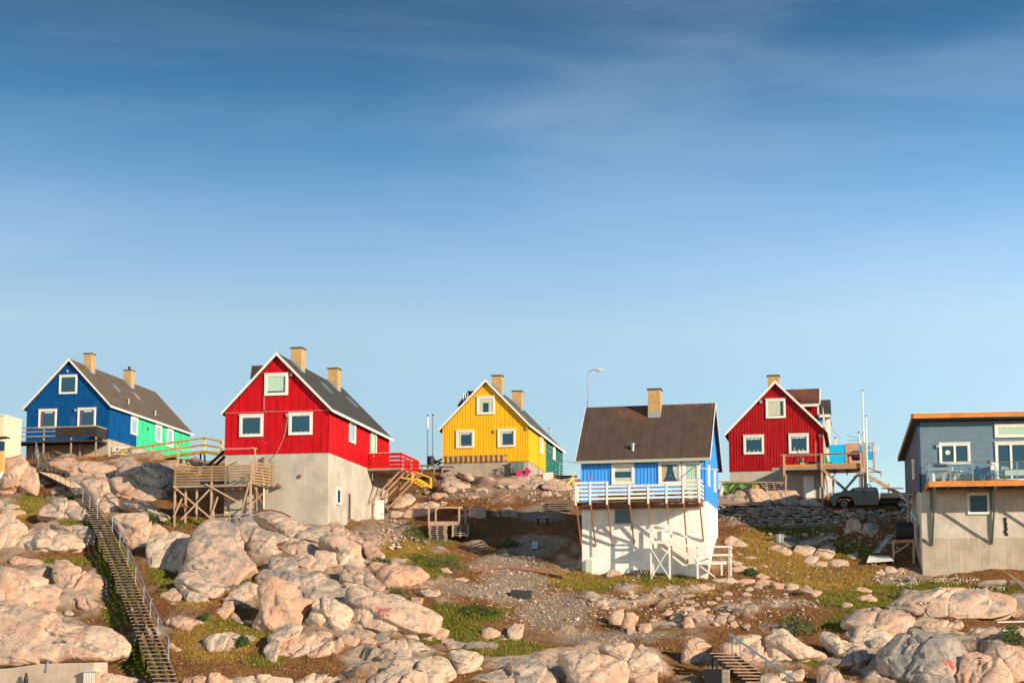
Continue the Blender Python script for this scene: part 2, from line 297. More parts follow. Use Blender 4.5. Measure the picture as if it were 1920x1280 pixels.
def zones(X,Y,Z):
    P=np.stack([X,Y,Z],1); px,py=proj(P); q=np.stack([X,Y,0*X],1); n1=fbm(q*.5,4,31)*14; n2=fbm(q*.5+9,4,41)*9
    return [zmask(px+n1,py+n2,z) for z in (ZG,ZY,ZS,ZR)]
zz=GZ.ravel(); zg,zy,zs,zr=zones(fx,fy,zz)
# bare rock patches rise a little out of the turf
_n7=fbm(P3*.42,4,77); _px,_py=proj(np.stack([fx,fy,zz],1)); _zc=zmask(_px+fbm(P3*.5,3,31)*20,_py+fbm(P3*.5+9,3,41)*12,ZC)
pat=np.maximum(np.clip((_n7+.02)*4,0,1)*zr,np.clip(_zc*1.6+_n7*1.2-.35,0,1))*(1-zs)*(1-.75*np.clip(zg*1.4-.3,0,1))
_e,_b=blocks((P3@_J.T)*np.array([.3,.3,.3])+.15*fbm(P3*.8,2,5)[:,None],5); _e2,_b2=blocks((P3@_J.T)*1.3,15)
zz=zz+pat*(.30+.42*_b+.05*_b2-.12*np.exp(-(_e/.05)**2)); GZ=zz.reshape(XX.shape)
def rockmat(name,attr=False):
    t=NT(name); g=t.tc.outputs['Object']; inf=t.n('ObjectInfo')
    v=t.n('VectorMath',operation='ADD'); t.l(g,v.inputs[0]); t.l(inf.outputs['Location'],v.inputs[1]); g=v.outputs[0]
    at_=t.n('Attribute',attribute_name='tint'); 
    big=t.noise(.35,5,.6,g); col=t.mix(t.rng(big,.35,.65),(.54,.36,.26),(.58,.46,.36))
    pk=t.noise(1.1,4,.6,g,.8); col=t.mix(t.math('MULTIPLY',t.rng(pk,.5,.68),.65),col,(.58,.27,.165))
    wh=t.noise(.8,5,.65,g); col=t.mix(t.math('MULTIPLY',t.rng(wh,.52,.66),.6),col,(.64,.55,.46))
    col=t.mix(t.math('MULTIPLY',t.rng(inf.outputs['Random'],.5,1.,smooth=False),.45),col,(.56,.30,.19)); col=t.mix(t.math('MULTIPLY',t.rng(inf.outputs['Random'],.5,.0,smooth=False),.4),col,(.62,.53,.42))
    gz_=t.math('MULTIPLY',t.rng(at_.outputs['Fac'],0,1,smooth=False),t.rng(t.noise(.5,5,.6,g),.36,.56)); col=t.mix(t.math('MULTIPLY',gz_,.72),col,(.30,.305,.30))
    # lichen and dark weathering, thicker on the grey-tinted rocks and upward faces
    ge=t.n('NewGeometry'); sz=t.n('SeparateXYZ'); t.l(ge.outputs['Normal'],sz.inputs[0]); up=t.rng(sz.outputs[2],.35,.95)
    st_=t.noise(1.4,7,.7,g,.4); th=t.math('ADD',st_,t.math('ADD',t.math('MULTIPLY',up,.14),t.math('MULTIPLY',at_.outputs['Fac'],.17)))
    col=t.mix(t.math('MULTIPLY',t.rng(th,.60,.76),.8),col,(.20,.205,.20))
    sp_=t.noise(9,5,.7,g); col=t.mix(t.math('MULTIPLY',t.math('MULTIPLY',t.rng(sp_,.53,.66),t.rng(st_,.45,.64)),.7),col,(.085,.08,.075))
    w=t.n('Mapping'); w.inputs['Scale'].default_value=(3.,3.,.4); w.inputs['Rotation'].default_value=(.25,.3,0); t.l(g,w.inputs[0]); vs=t.noise(1.5,4,.6,w.outputs[0]); col=t.mix(t.math('MULTIPLY',t.rng(vs,.55,.70),.6),col,(.15,.12,.10))
    fine=t.noise(26,4,.7,g); col=t.mix(.35,col,t.mix(t.rng(fine,.3,.7),(.25,.18,.14),(.85,.75,.65)),'OVERLAY')
    # hairline joints
    wv=t.n('VectorMath',operation='ADD'); n3=t.n('TexNoise'); n3.inputs['Scale'].default_value=1.3; n3.inputs['Detail'].default_value=4; t.l(g,n3.inputs[0]); s3=t.n('VectorMath',operation='SCALE'); s3.inputs['Scale'].default_value=.55; t.l(n3.outputs[1],s3.inputs[0]); t.l(g,wv.inputs[0]); t.l(s3.outputs[0],wv.inputs[1])
    vo=t.n('TexVoronoi',feature='DISTANCE_TO_EDGE'); vo.inputs['Scale'].default_value=.42; t.l(wv.outputs[0],vo.inputs[0]); ck=t.math('MULTIPLY',t.rng(vo.outputs[0],.0,.011,1,0),t.rng(big,.42,.55))
    vo2=t.n('TexVoronoi',feature='DISTANCE_TO_EDGE'); vo2.inputs['Scale'].default_value=1.7; t.l(wv.outputs[0],vo2.inputs[0]); ck2=t.math('MULTIPLY',t.rng(vo2.outputs[0],.0,.02,1,0),t.rng(wh,.5,.6))
    ck=t.math('MAXIMUM',ck,t.math('MULTIPLY',ck2,.7)); col=t.mix(t.math('MULTIPLY',ck,.6),col,(.14,.10,.08))
    h=t.math('ADD',t.math('MULTIPLY',t.noise(5,8,.68,g),1.4),t.math('MULTIPLY',ck,-.8)); t.bump(h,.55,.07)
    return t,col
t,col=rockmat('granite'); ROCK=t.done(col,.9,.15)
t,col=rockmat('ground_cover'); A=lambda n:t.n('Attribute',attribute_name=n).outputs['Fac']
n1=t.noise(.8,6,.65); n2=t.noise(4,6,.7); n3=t.noise(14,5,.7)
heath=t.mix(t.rng(n1,.35,.65),(.27,.112,.048),(.30,.15,.055)); heath=t.mix(t.rng(n2,.4,.65),heath,(.13,.06,.032)); heath=t.mix(t.math('MULTIPLY',t.rng(n3,.58,.7),.6),heath,(.30,.20,.12))
yel=t.mix(t.rng(n2,.35,.65),(.34,.19,.045),(.22,.16,.035)); grn=t.mix(t.rng(n2,.35,.65),(.065,.085,.012),(.14,.15,.022)); grn=t.mix(t.rng(n1,.5,.65),grn,(.20,.14,.03))
grav=t.mix(t.rng(n3,.3,.7),(.19,.135,.095),(.44,.34,.26)); grav=t.mix(t.math('MULTIPLY',t.rng(n2,.5,.65),.5),grav,(.13,.09,.06))
g=t.mix(A('zone_rock'),heath,col); g=t.mix(A('zone_yellow'),g,yel); g=t.mix(A('zone_green'),g,grn); g=t.mix(A('zone_gravel'),g,grav)
t.bump(t.math('ADD',t.noise(7,8,.75),t.math('MULTIPLY',n3,.6)),.9,.12); GROUND=t.done(g,.95,.08)
def terrain():
    nx,ny=len(gx),len(gy); V=np.stack([fx,fy,zz],1); idx=np.arange(nx*ny).reshape(ny,nx)
    Q=np.stack([idx[:-1,:-1],idx[:-1,1:],idx[1:,1:],idx[1:,:-1]],-1).reshape(-1,4)
    # one sheet: a skirt of wide faces carries the hill out to the horizon
    me=bpy.data.meshes.new('hillside'); nv=len(V); ring=[]
    b=[idx[0,:],idx[1:,-1],idx[-1,::-1][1:],idx[::-1,0][1:-1]]; b=np.concatenate(b); c=np.array([-32,116.])
    oV=[]
    for k,i in enumerate(b):
        d=V[i,:2]-c; d=d/np.linalg.norm(d); oV.append((V[i,0]+d[0]*2500,V[i,1]+d[1]*2500,-9.))
    m=len(b); V2=np.vstack([V,np.array(oV)]); Q2=np.array([[b[k],nv+k,nv+(k+1)%m,b[(k+1)%m]] for k in range(m)])
    Qa=np.vstack([Q,Q2]); me.vertices.add(len(V2)); me.vertices.foreach_set('co',V2.ravel()); me.loops.add(Qa.size); me.loops.foreach_set('vertex_index',Qa.ravel().astype(np.int32)); me.polygons.add(len(Qa)); me.polygons.foreach_set('loop_start',np.arange(0,Qa.size,4,dtype=np.int32)); me.update(); me.validate(); me.shade_smooth(); me.materials.append(GROUND)
    for n,a in (('zone_green',zg),('zone_yellow',zy),('zone_gravel',zs),('zone_rock',pat)):
        at_=me.attributes.new(n,'FLOAT','POINT'); at_.data.foreach_set('value',np.concatenate([a,np.zeros(m)]).astype(np.float32))
    o=link('hillside',me); o['kind']='structure'
terrain()
wt=MB().box(-2400,2400,-2400,60,-9,-8.); _m=NT('sea_water'); _m.bump(_m.noise(.8,4,.6),.3,.2); wt.build('sea',_m.done((.01,.05,.07),.12,.5))['kind']='structure'
# ------------------------------------------------------------ rocks
import bmesh
_ico={}
def ico(n):
    if n not in _ico:
        bm=bmesh.new(); bmesh.ops.create_icosphere(bm,subdivisions=n,radius=1); bm.verts.ensure_lookup_table()
        _ico[n]=(np.array([v.co[:] for v in bm.verts]),np.array([[v.index for v in f.verts] for f in bm.faces],dtype=np.int32)); bm.free()
    return _ico[n]
def mesh_np(name,V,Fc,mat,smooth=True,attrs={}):
    me=bpy.data.meshes.new(name); k=Fc.shape[1]; me.vertices.add(len(V)); me.vertices.foreach_set('co',np.asarray(V,np.float32).ravel()); me.loops.add(Fc.size); me.loops.foreach_set('vertex_index',Fc.ravel().astype(np.int32)); me.polygons.add(len(Fc)); me.polygons.foreach_set('loop_start',np.arange(0,Fc.size,k,dtype=np.int32)); me.update()
    if smooth: me.shade_smooth()
    me.materials.append(mat)
    for n,a in attrs.items(): me.attributes.new(n,'FLOAT','POINT').data.foreach_set('value',np.asarray(a,np.float32))
    return me
ZW={'A':(0,820,2.783),'B':(240,920,3.556),'C':(700,860,4.8),'D':(640,1020,3.84),'E':(1040,1040,4.364),'F':(1440,1040,4.),'G':(1340,880,4.8)}
def rock(z,pts,label=None,tint=0.,tilt=1.25,fat=.21,group=None,name='boulder',seed=None,Yb=None):
    ox,oy,k=ZW[z]; poly=np.array([(ox+x/k,oy+y/k) for x,y in pts]); cx,cy=poly.mean(0)
    w=np.ptp(poly[:,0]); h=np.ptp(poly[:,1]); big=max(w,h); lv=6 if big>150 else 5 if big>38 else 4
    sd=abs(hash((z,pts[0],len(pts))))%100000 if seed is None else seed
    sd=int(pts[0][0]*7+pts[0][1]*13+pts[1][0])%99991
    rg=np.random.RandomState(sd)
    S_,Fc=ico(lv); p=S_.copy()
    p=p*(1+.06*fbm(S_*1.4+sd%37,2,sd%11))[:,None]; rho0=np.hypot(p[:,0],p[:,1])
    for _k in range(16):
        n=rg.normal(size=3); n[2]=abs(n[2])+.35; n/=np.linalg.norm(n); d=rg.uniform(.52,.8) if _k<7 else rg.uniform(.8,.96); ex=np.maximum(0,p@n-d); p-=n*(ex*.86)[:,None]
    ph=np.arctan2(p[:,1],p[:,0]); rho=.5*np.hypot(p[:,0],p[:,1])+.5*rho0
    # radius of the traced outline as a function of angle
    cc=np.array([cx,cy]); ang=np.linspace(-math.pi,math.pi,181); rad=[]
    for a in ang:
        d=np.array([math.cos(a),-math.sin(a)]); best=0
        for i in range(len(poly)):
            q0=poly[i]-cc; e=poly[(i+1)%len(poly)]-poly[i]; den=d[0]*e[1]-d[1]*e[0]
            if abs(den)<1e-9: continue
            tt=(q0[0]*e[1]-q0[1]*e[0])/den; ss=(q0[0]*d[1]-q0[1]*d[0])/den
            if tt>0 and -1e-6<=ss<=1+1e-6: best=max(best,tt)
        rad.append(best)
    rad=np.array(rad); rad=np.convolve(np.r_[rad[-3:-1],rad,rad[1:3]],np.array([.1,.22,.36,.22,.1]),'valid')
    rr=np.interp(ph,ang,rad)*rho*1.09*(1+.16*np.clip(-np.sin(ph),0,1))
    px=cx+rr*np.cos(ph); py=cy-rr*np.sin(ph)
    yb=poly[:,1].max(); xb=poly[poly[:,1].argmax(),0]; Y0=Yb or dep(cx,min(yb,1284)) or 120.
    mpp=Y0/3022.; 
    if yb>1284: Y0-= (yb-1284)*mpp*2.2
    hh=(yb-py)*mpp; th=fat*min(w,h*1.6)*mpp; Y0+=th*.4
    c=p[:,2]; off=np.where(c>0,-th*np.abs(c)**.7,th*1.9*np.abs(c))
    # skirt: the hidden back runs down into the hill
    Y=Y0+tilt*np.clip(hh,-.3,None)+off+.15
    d=FWD[None]*F+RGT[None]*(px-CX)[:,None]-UPV[None]*(py-CY)[:,None]; P=d*(Y/d[:,1])[:,None]
    back=np.clip(-c,0,1)[:,None]; P=P-np.array([0,0,1])*back*min(h*mpp*.5,2.)
    q=P*.5+.12*np.stack([fbm(P*.9,2,51),fbm(P*.9,2,52),fbm(P*.9,2,53)],1); wo=worley(q*np.array([1,.8,1.25]),7)
    s=min(1,big*mpp/3.); nrm=np.stack([P[:,0]-P[:,0].mean(),P[:,1]-P[:,1].mean()-th*.6,P[:,2]-P[:,2].mean()+.2],1); nrm/=np.linalg.norm(nrm,axis=1)[:,None]
    dsp=s*(.12*fbm(P*.5,2,61)+.018*fbm(P*2.2,3,71))+.008*fbm(P*7,3,81)
    # rib-like steps
    Q=P@_J.T; w_=.10*np.stack([fbm(P*.7,2,151),fbm(P*.7,2,152),fbm(P*.7,2,153)],1)
    f1=1/max(1.1,min(2.6,big*mpp*.38)); e1,b1=blocks(Q*np.array([f1,f1*1.3,f1*1.6])+w_,21); e2,b2=blocks(Q*f1*2.7+w_,33); m2=np.clip(fbm(P*.5,2,44)*3+.4,0,1)
    dsp=dsp*.8+s*(.10*b1-.07*np.exp(-(e1/.025)**2)+m2*(.02*b2-.02*np.exp(-(e2/.03)**2)))*min(1.,.5+big*mpp*.12)
    if big>55:
        c0=P.mean(0)
        for _k in range(rg.randint(2,5)):
            n=np.array([rg.normal(),rg.normal()*.4,rg.normal()*.7]); n/=np.linalg.norm(n); dd=(P-c0)@n-rg.uniform(-.3,.3)*w*mpp+.18*fbm(P*.9+_k*7,3,int(rg.randint(99)))
            gate=np.clip(fbm(P*.45+_k*3,2,int(rg.randint(99)))*3+.9,0,1); dsp+=s*gate*(rg.choice([-1,1])*rg.uniform(.04,.13)*np.tanh(dd/.07)-.17*np.exp(-(dd/.075)**2))
    dsp+=s*.03*np.abs(fbm(P*np.array([1.,1.,2.4]),2,91))
    P=P+nrm*dsp[:,None]
    org=P.mean(0); org[2]=P[:,2].min()
    me=mesh_np(name,P-org,Fc,ROCK,True,{'tint':np.full(len(P),tint)})
    o=link(name,me,None,tuple(org)); tag(o,label,'rock' if name!='rock_slab' else 'rock slab',group); return o
def rocks(lst):
    for r in lst: rock(*r[:2],**(r[2] if len(r)>2 else {}))
def LB(l,**k): d=dict(label=l); d.update(k); return d
SL='rock_slab'
rocks([
('A',[(0-90,900),(0,890),(120,880),(330,945),(480,965),(560,990),(630,1040),(668,1085),(640,1130),(560,1155),(440,1150),(300,1165),(120,1190),(0,1200),(-90,1200)],LB('huge smooth pink and beige granite slab filling the lower left corner',tilt=1.1,fat=.3,name=SL)),
('A',[(-80,665),(0,662),(100,675),(200,725),(330,790),(300,830),(330,880),(240,905),(100,890),(-80,890)],LB('pale granite slab at the left edge above the huge lower left slab',tilt=1.1,fat=.3,name=SL)),
('A',[(-60,405),(60,400),(155,465),(110,510),(60,560),(-60,580)],LB('pale rounded rock at the left edge, midway up the slope',tilt=1.)),
('A',[(110,560),(215,480),(260,475),(370,510),(420,560),(400,590),(220,608),(150,600)],LB('cream rock with a long diagonal split, left of the long staircase',tilt=1.1)),
('A',[(265,700),(290,635),(350,640),(450,690),(540,750),(530,785),(470,800),(360,800),(290,750)],LB('blocky cream rock with vertical joints beside the green grass left of the staircase',)),
('A',[(400,830),(440,825),(570,900),(470,905),(410,880)],LB('low flat pinkish rock tapering right, left of the staircase',)),
('A',[(250,450),(350,455),(440,455),(490,500),(485,550),(430,570),(350,500)],LB('grey beige rock touching the left side of the staircase',tint=.3)),
('A',[(215,380),(290,320),(400,330),(470,400),(470,440),(300,415),(220,410)],LB('fissured grey rock in the barred shadow of the walkway',tint=.4,tilt=1.)),
('A',[(-60,320),(60,335),(115,360),(40,375),(-60,380)],LB('flat grey rock low at the left edge under the cream building',tint=.3)),
('A',[(0,190),(30,120),(110,110),(180,150),(200,220),(190,300),(100,260),(20,250)],LB('rounded tan rock between the cream building and the stair top',tilt=1.)),
('A',[(575,215),(650,200),(740,220),(830,255),(880,300),(800,330),(660,320),(600,270)],LB('smooth pale rock carrying the barred railing shadow left of the terrace',tilt=1.3)),
('A',[(240,110),(400,125),(520,135),(600,150),(620,190),(540,215),(430,215),(330,170),(240,150)],LB('long orange pink rock ridge under the blue house deck',tilt=1.,name=SL)),
('A',[(600,150),(700,140),(860,150),(900,180),(900,250),(820,240),(700,200),(610,190)],LB('dark shaded rock ridge under the yellow footbridge',tilt=.9,tint=.6,name=SL)),
('A',[(420,225),(560,220),(600,290),(620,370),(540,395),(490,330),(450,270)],LB('pink jointed rock beside the upper steps of the staircase',tilt=1.2)),
('A',[(560,410),(640,390),(760,400),(775,440),(760,540),(700,585),(650,530)],LB('tall rounded pale boulder at the top end of the metal handrail')),
('A',[(620,320),(700,330),(820,380),(880,410),(850,440),(760,405),(690,370),(640,360)],LB('sloping grey slab above the small green shrub near the terrace',tilt=1.4,tint=.2)),
('A',[(45,640),(80,615),(220,645),(190,665),(70,660)],LB('small flat cream stone pair in the turf at left')),
('A',[(845,820),(900,785),(950,810),(955,858),(870,858)],LB('small pale dome shaped boulder right of the handrail')),
('A',[(870,950),(930,925),(1025,955),(1010,1015),(900,990)],LB('small tan boulder right of the handrail foot')),
('A',[(360,1240),(500,1225),(560,1235),(720,1255),(760,1290),(520,1300)],LB('low pale rock at the bottom edge beside the staircase',tilt=1)),
('A',[(860,1100),(890,1065),(950,1105),(900,1120)],LB('wedge of pale rock at the bottom of the metal handrail')),
('B',[(130,230),(200,225),(275,270),(240,300),(170,310),(140,290)],LB('small grey rock between two pale boulders below the wooden terrace',tilt=1.)),
('B',[(150,330),(200,290),(300,270),(420,285),(440,310),(400,400),(340,510),(270,550),(215,500),(140,520)],LB('split pale boulder with a deep dark vertical cleft, right of the handrail')),
('B',[(430,300),(520,220),(640,195),(730,240),(750,300),(760,400),(870,515),(780,560),(640,640),(560,620),(480,560),(350,545),(400,430)],LB('largest grey streaked whaleback rock below the red house terrace',tint=.45,tilt=1.,name=SL)),
('B',[(300,580),(360,545),(450,550),(560,600),(620,650),(560,700),(440,745),(370,735),(340,640)],LB('speckled boulder at the foot of the grey whaleback',tint=.2)),
('B',[(215,690),(320,648),(365,700),(355,742),(250,728)],LB('white dome boulder low beside the speckled boulder')),
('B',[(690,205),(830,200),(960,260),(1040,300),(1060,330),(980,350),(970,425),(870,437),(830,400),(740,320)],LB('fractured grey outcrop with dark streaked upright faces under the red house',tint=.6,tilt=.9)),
('B',[(980,310),(1080,305),(1230,370),(1240,400),(1200,430),(1090,432),(1000,405)],LB('grey block right of the dark streaked outcrop',tint=.3)),
('B',[(810,150),(950,140),(1100,190),(1300,270),(1390,310),(1300,355),(1180,325),(1060,305),(950,235)],LB('long smooth grey ledge against the red house basement corner',tilt=1.5,tint=.3,name=SL)),
('B',[(1345,240),(1400,225),(1500,270),(1560,310),(1550,345),(1450,320),(1350,295)],LB('pink ledge at the foot of the basement side wall',tilt=1.2)),
('B',[(1290,300),(1400,300),(1550,370),(1600,480),(1590,530),(1500,515),(1400,495),(1390,400),(1270,345)],LB('smooth pink shoulder of rock below the basement side wall',tilt=1.)),
('B',[(1255,400),(1390,408),(1405,500),(1280,505),(1245,460)],LB('square pale block under the pink shoulder')),
('B',[(1560,350),(1620,345),(1720,430),(1700,450),(1600,450)],LB('peach wedge rock beside the shrub right of the pink shoulder')),
('B',[(1100,430),(1220,430),(1330,510),(1320,550),(1200,520),(1100,490)],LB('low ledge between the grey block and the large pink boulder')),
('B',[(950,440),(1000,425),(1100,450),(1140,500),(1080,540),(1000,590),(880,620),(850,570),(930,510)],LB('grey striped boulder above left of the large pink boulder',tint=.6)),
('B',[(980,620),(1060,540),(1130,515),(1250,530),(1380,590),(1460,680),(1470,755),(1380,770),(1290,750),(1150,740),(1070,680)],LB('large domed boulder with a dark grey lichen cap in the centre left',tint=.5,tilt=.9)),
('B',[(880,660),(960,612),(1090,655),(1180,700),(1260,720),(1210,790),(1150,885),(1000,905),(900,948),(835,900),(860,780)],LB('big pink boulder with speckled lichen and a shaded left flank',tilt=.6)),
('B',[(1185,810),(1250,725),(1320,715),(1400,755),(1495,790),(1460,850),(1440,925),(1340,935),(1200,895),(1175,850)],LB('knobbly pink boulder leaning between the big pink boulder and the graffiti slab',tilt=.5)),
('D',[(50,350),(60,305),(200,318),(330,370),(480,430),(640,490),(688,530),(630,560),(640,595),(560,640),(400,625),(170,645),(100,570),(60,440)],LB('smooth pink slab with red graffiti sloping down to the right',tilt=.9,fat=.22,name=SL)),
('D',[(10,270),(100,280),(190,300),(190,330),(60,330)],LB('low ledge joining the lichen cap boulder to the graffiti slab',tilt=1)),
('B',[(1410,570),(1440,505),(1520,505),(1640,570),(1695,630),(1660,658),(1560,635),(1420,600)],LB('grey brown dome rock above the graffiti slab',tint=.3)),
('D',[(215,165),(250,138),(350,158),(480,158),(560,180),(622,220),(560,262),(460,290),(390,300),(300,300),(290,240)],LB('long smooth peach boulder beside the green grass, centre',tilt=.9)),
('B',[(515,1000),(570,948),(640,930),(742,970),(730,1020),(660,1075),(570,1065)],LB('isolated white grey boulder next to a small round bush',tint=.2)),
('B',[(880,1050),(930,960),(1060,890),(1150,900),(1150,940),(1020,1000),(980,1090),(990,1160),(930,1140)],LB('curved pale rock on the left of the lower centre left cluster',tint=.2)),
('B',[(960,1090),(1010,1000),(1120,960),(1280,935),(1360,960),(1300,1015),(1200,1075),(1060,1135),(990,1125)],LB('long smooth cream rock below the big pink boulder')),
('B',[(1205,1085),(1300,1020),(1420,968),(1435,1030),(1340,1085),(1240,1115)],LB('cream slab tilted down left beside the brown turf')),
('B',[(1425,970),(1460,952),(1540,985),(1500,1038),(1430,1032)],LB('small cream block left of the lower ledge')),
('B',[(655,690),(780,622),(850,628),(875,690),(800,715),(720,755),(690,725)],LB('pink boulder partly in the shadow of the big pink boulder')),
('B',[(530,830),(620,770),(640,735),(712,722),(705,785),(640,865),(560,872)],LB('pair of cream blocks left of the shaded hollow')),
('B',[(665,865),(700,800),(750,830),(775,880),(700,890)],LB('small grey rock in the shaded hollow',tint=.5)),
('B',[(260,890),(300,838),(400,828),(462,890),(430,945),(350,915)],LB('small brown rock right of the long handrail')),
('B',[(340,1235),(500,1225),(620,1235),(700,1250),(690,1330),(340,1330)],LB('tan ledge at the bottom edge right of the staircase',tilt=.4)),
('B',[(700,1248),(850,1230),(1000,1240),(1100,1245),(1110,1330),(700,1330)],LB('orange tan ledge at the bottom edge under the brown turf',tilt=.4)),
('B',[(1110,1270),(1250,1208),(1400,1228),(1460,1270),(1440,1330),(1120,1335)],LB('pale grey dome at the bottom edge left of the large cream slab')),
('D',[(200,970),(330,880),(380,810),(520,788),(640,803),(790,840),(822,900),(800,945),(740,985),(700,1040),(230,1050)],LB('large smooth cream slab at the bottom edge, left of centre',tilt=1.,fat=.3,name=SL)),
('D',[(768,765),(860,738),(950,770),(1037,800),(980,860),(860,938),(825,932),(810,830)],LB('pointed cream rock right of the large bottom slab')),
('D',[(742,705),(800,688),(905,710),(870,742),(760,758)],LB('flat grey stone, leftmost of three in a row',tint=.6)),
('D',[(888,742),(920,702),(1000,693),(1052,708),(1000,755)],LB('flat grey stone in the middle of three in a row',tint=.8)),
('D',[(985,765),(1060,703),(1128,715),(1112,768)],LB('flat grey stone, rightmost of three in a row',tint=.7)),
('D',[(270,740),(340,690),(450,668),(560,710),(640,757),(540,762),(520,790),(390,790),(310,785)],LB('cream rock with a blue grey shadowed split above the large bottom slab')),
('D',[(600,610),(700,583),(775,620),(755,685),(700,692),(650,650)],LB('angular peach block at the right end of the broken row under the graffiti slab')),
('D',[(543,695),(560,628),(640,640),(645,692)],LB('square peach block in the broken row under the graffiti slab')),
('D',[(450,640),(530,608),(552,682),(470,685)],LB('leaning peach block left in the broken row under the graffiti slab')),
('D',[(915,985),(1050,910),(1150,860),(1300,830),(1400,828),(1475,870),(1535,940),(1565,1050),(900,1050)],LB('grey dome rock with a blue shadow at the bottom edge, centre',tint=.5,tilt=1)),
('D',[(0,650),(90,658),(128,690),(90,733),(0,733)],LB('cream block under the knobbly pink boulder')),
('D',[(118,722),(170,668),(255,690),(240,718)],LB('flat cream wedge under the graffiti slab')),
('D',[(235,660),(290,630),(345,670),(330,700),(250,715)],LB('dark purple shaded rock under the graffiti slab',tint=.9)),
('D',[(1005,695),(1018,618),(1070,597),(1155,635),(1120,662),(1060,700)],LB('white angular boulder in the grass, lower centre')),
('D',[(1195,605),(1240,568),(1312,580),(1305,650),(1270,685),(1210,700)],LB('peach angular rock right of the white angular boulder')),
('D',[(513,337),(700,322),(712,350),(640,388),(590,360)],LB('flat white slab beside the rubble, upper one')),
('D',[(498,382),(592,385),(572,448),(520,432)],LB('small peach slab below the flat white slab')),
('D',[(808,248),(870,238),(922,255),(880,270),(820,268)],LB('thin white stone lying in the green grass')),
('D',[(708,170),(760,168),(802,205),(740,208)],LB('small cream stone beside the peach boulder')),
('E',[(-20,800),(60,750),(180,735),(300,740),(370,790),(470,830),(553,870),(560,1000),(550,1100),(180,1100),(100,980),(40,880)],LB('wide pale rock at the bottom edge right of centre, left half',tilt=1.,fat=.3,name=SL)),
('E',[(345,745),(480,723),(700,723),(810,790),(850,830),(868,940),(700,972),(570,968),(560,870),(430,800)],LB('wide pale rock at the bottom edge right of centre, right half with a curved edge',tilt=.9,fat=.3,name=SL)),
('E',[(565,965),(820,962),(815,1100),(570,1100)],LB('square pale block at the bottom edge under the curved edge rock',tilt=.3)),
('E',[(1052,872),(1058,740),(1080,688),(1180,688),(1295,740),(1190,800),(1100,860)],LB('tall pointed peach boulder left of the lower steps',tilt=.4)),
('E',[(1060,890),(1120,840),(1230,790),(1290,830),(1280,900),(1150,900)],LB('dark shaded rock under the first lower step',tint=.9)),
('E',[(1395,745),(1480,690),(1620,663),(1740,700),(1800,760),(1805,872),(1620,905),(1500,885)],LB('peach rock behind the lower steps handrail')),
('F',[(0,650),(30,600),(120,588),(250,660),(400,710),(477,740),(420,762),(270,783),(100,805),(-10,805)],LB('peach rock tapering right from the lower steps handrail',tilt=.7)),
('E',[(445,510),(480,448),(552,443),(560,490),(525,570),(470,575)],LB('upright grey beige rock, left one of the split pair by the rubble',tint=.2,tilt=.3)),
('E',[(545,590),(580,470),(640,465),(685,510),(620,575),(580,605)],LB('upright brown rock, right one of the split pair by the rubble',tilt=.3)),
('E',[(868,495),(920,443),(968,460),(950,508),(890,515)],LB('leftmost of the rounded stones in the brown heath row')),
('E',[(943,512),(1000,458),(1054,490),(1040,532),(980,548)],LB('second rounded stone in the brown heath row')),
('E',[(1085,500),(1120,450),(1180,438),(1235,450),(1225,530),(1180,572),(1150,520)],LB('tallest stone in the brown heath row')),
('E',[(1050,592),(1070,508),(1120,508),(1142,570),(1110,603)],LB('bright tooth shaped stone below the tallest stone in the heath row',tilt=.3)),
('E',[(1437,592),(1440,545),(1480,533),(1502,580),(1470,603)],LB('small pink stone at the right end of the heath row')),
('E',[(1310,530),(1340,480),(1400,485),(1400,540),(1350,560)],LB('tilted grey stone near the right end of the heath row',tint=.3)),
('E',[(1400,545),(1430,490),(1475,500),(1450,545)],LB('narrow leaning stone beside the small pink stone of the heath row')),
('E',[(688,612),(700,568),(785,558),(795,600),(740,643)],LB('brown boulder at the lower edge of the heath')),
('E',[(590,640),(600,590),(650,580),(660,620),(620,660)],LB('rust coloured boulder between rubble and heath')),
('E',[(380,402),(420,360),(500,343),(562,370),(550,402),(450,418)],LB('grey speckled boulder between the rubble and the white basement house',tint=.6)),
('E',[(960,335),(1050,322),(1140,315),(1145,347),(1060,358)],LB('flat pale slab in the heath below the white stairs')),
('E',[(880,275),(950,243),(1030,255),(1000,285)],LB('low dark striped stone in the turf below the white frame',tint=.5)),
('E',[(1040,282),(1120,250),(1220,243),(1325,270),(1200,295)],LB('low jagged rock ridge in the turf below the white stairs')),
('E',[(1285,212),(1350,188),(1450,183),(1485,215),(1400,243)],LB('left part of the jagged rib below the white landing',tint=.2)),
('E',[(1480,218),(1550,188),(1640,200),(1645,237),(1560,243)],LB('middle part of the jagged rib below the white landing')),
('E',[(1640,243),(1700,188),(1812,230),(1780,260),(1700,260)],LB('right part of the jagged rib below the white landing')),
('E',[(1440,110),(1520,80),(1650,95),(1660,140),(1540,150),(1470,140)],LB('jagged cream rocks right beside the white landing post')),
('E',[(1640,175),(1690,145),(1770,180),(1740,195)],LB('small cream stone in the turf right of the white landing')),
('E',[(425,180),(440,130),(490,120),(545,140),(540,170)],LB('brown rock against the foot of the white basement')),
('F',[(0,203),(50,200),(130,215),(140,255),(60,250)],LB('left block of the segmented rock rib in the golden grass')),
('F',[(135,262),(150,210),(225,222),(232,268)],LB('middle block of the segmented rock rib in the golden grass')),
('F',[(235,262),(290,218),(330,255),(405,272),(350,315),(320,292)],LB('right block of the segmented rock rib in the golden grass')),
('F',[(645,277),(680,243),(740,243),(788,270),(740,283)],LB('upper small pink rock left of the huge right slab')),
('F',[(640,325),(700,303),(760,288),(818,330),(780,353),(700,348)],LB('lower small pink rock left of the huge right slab')),
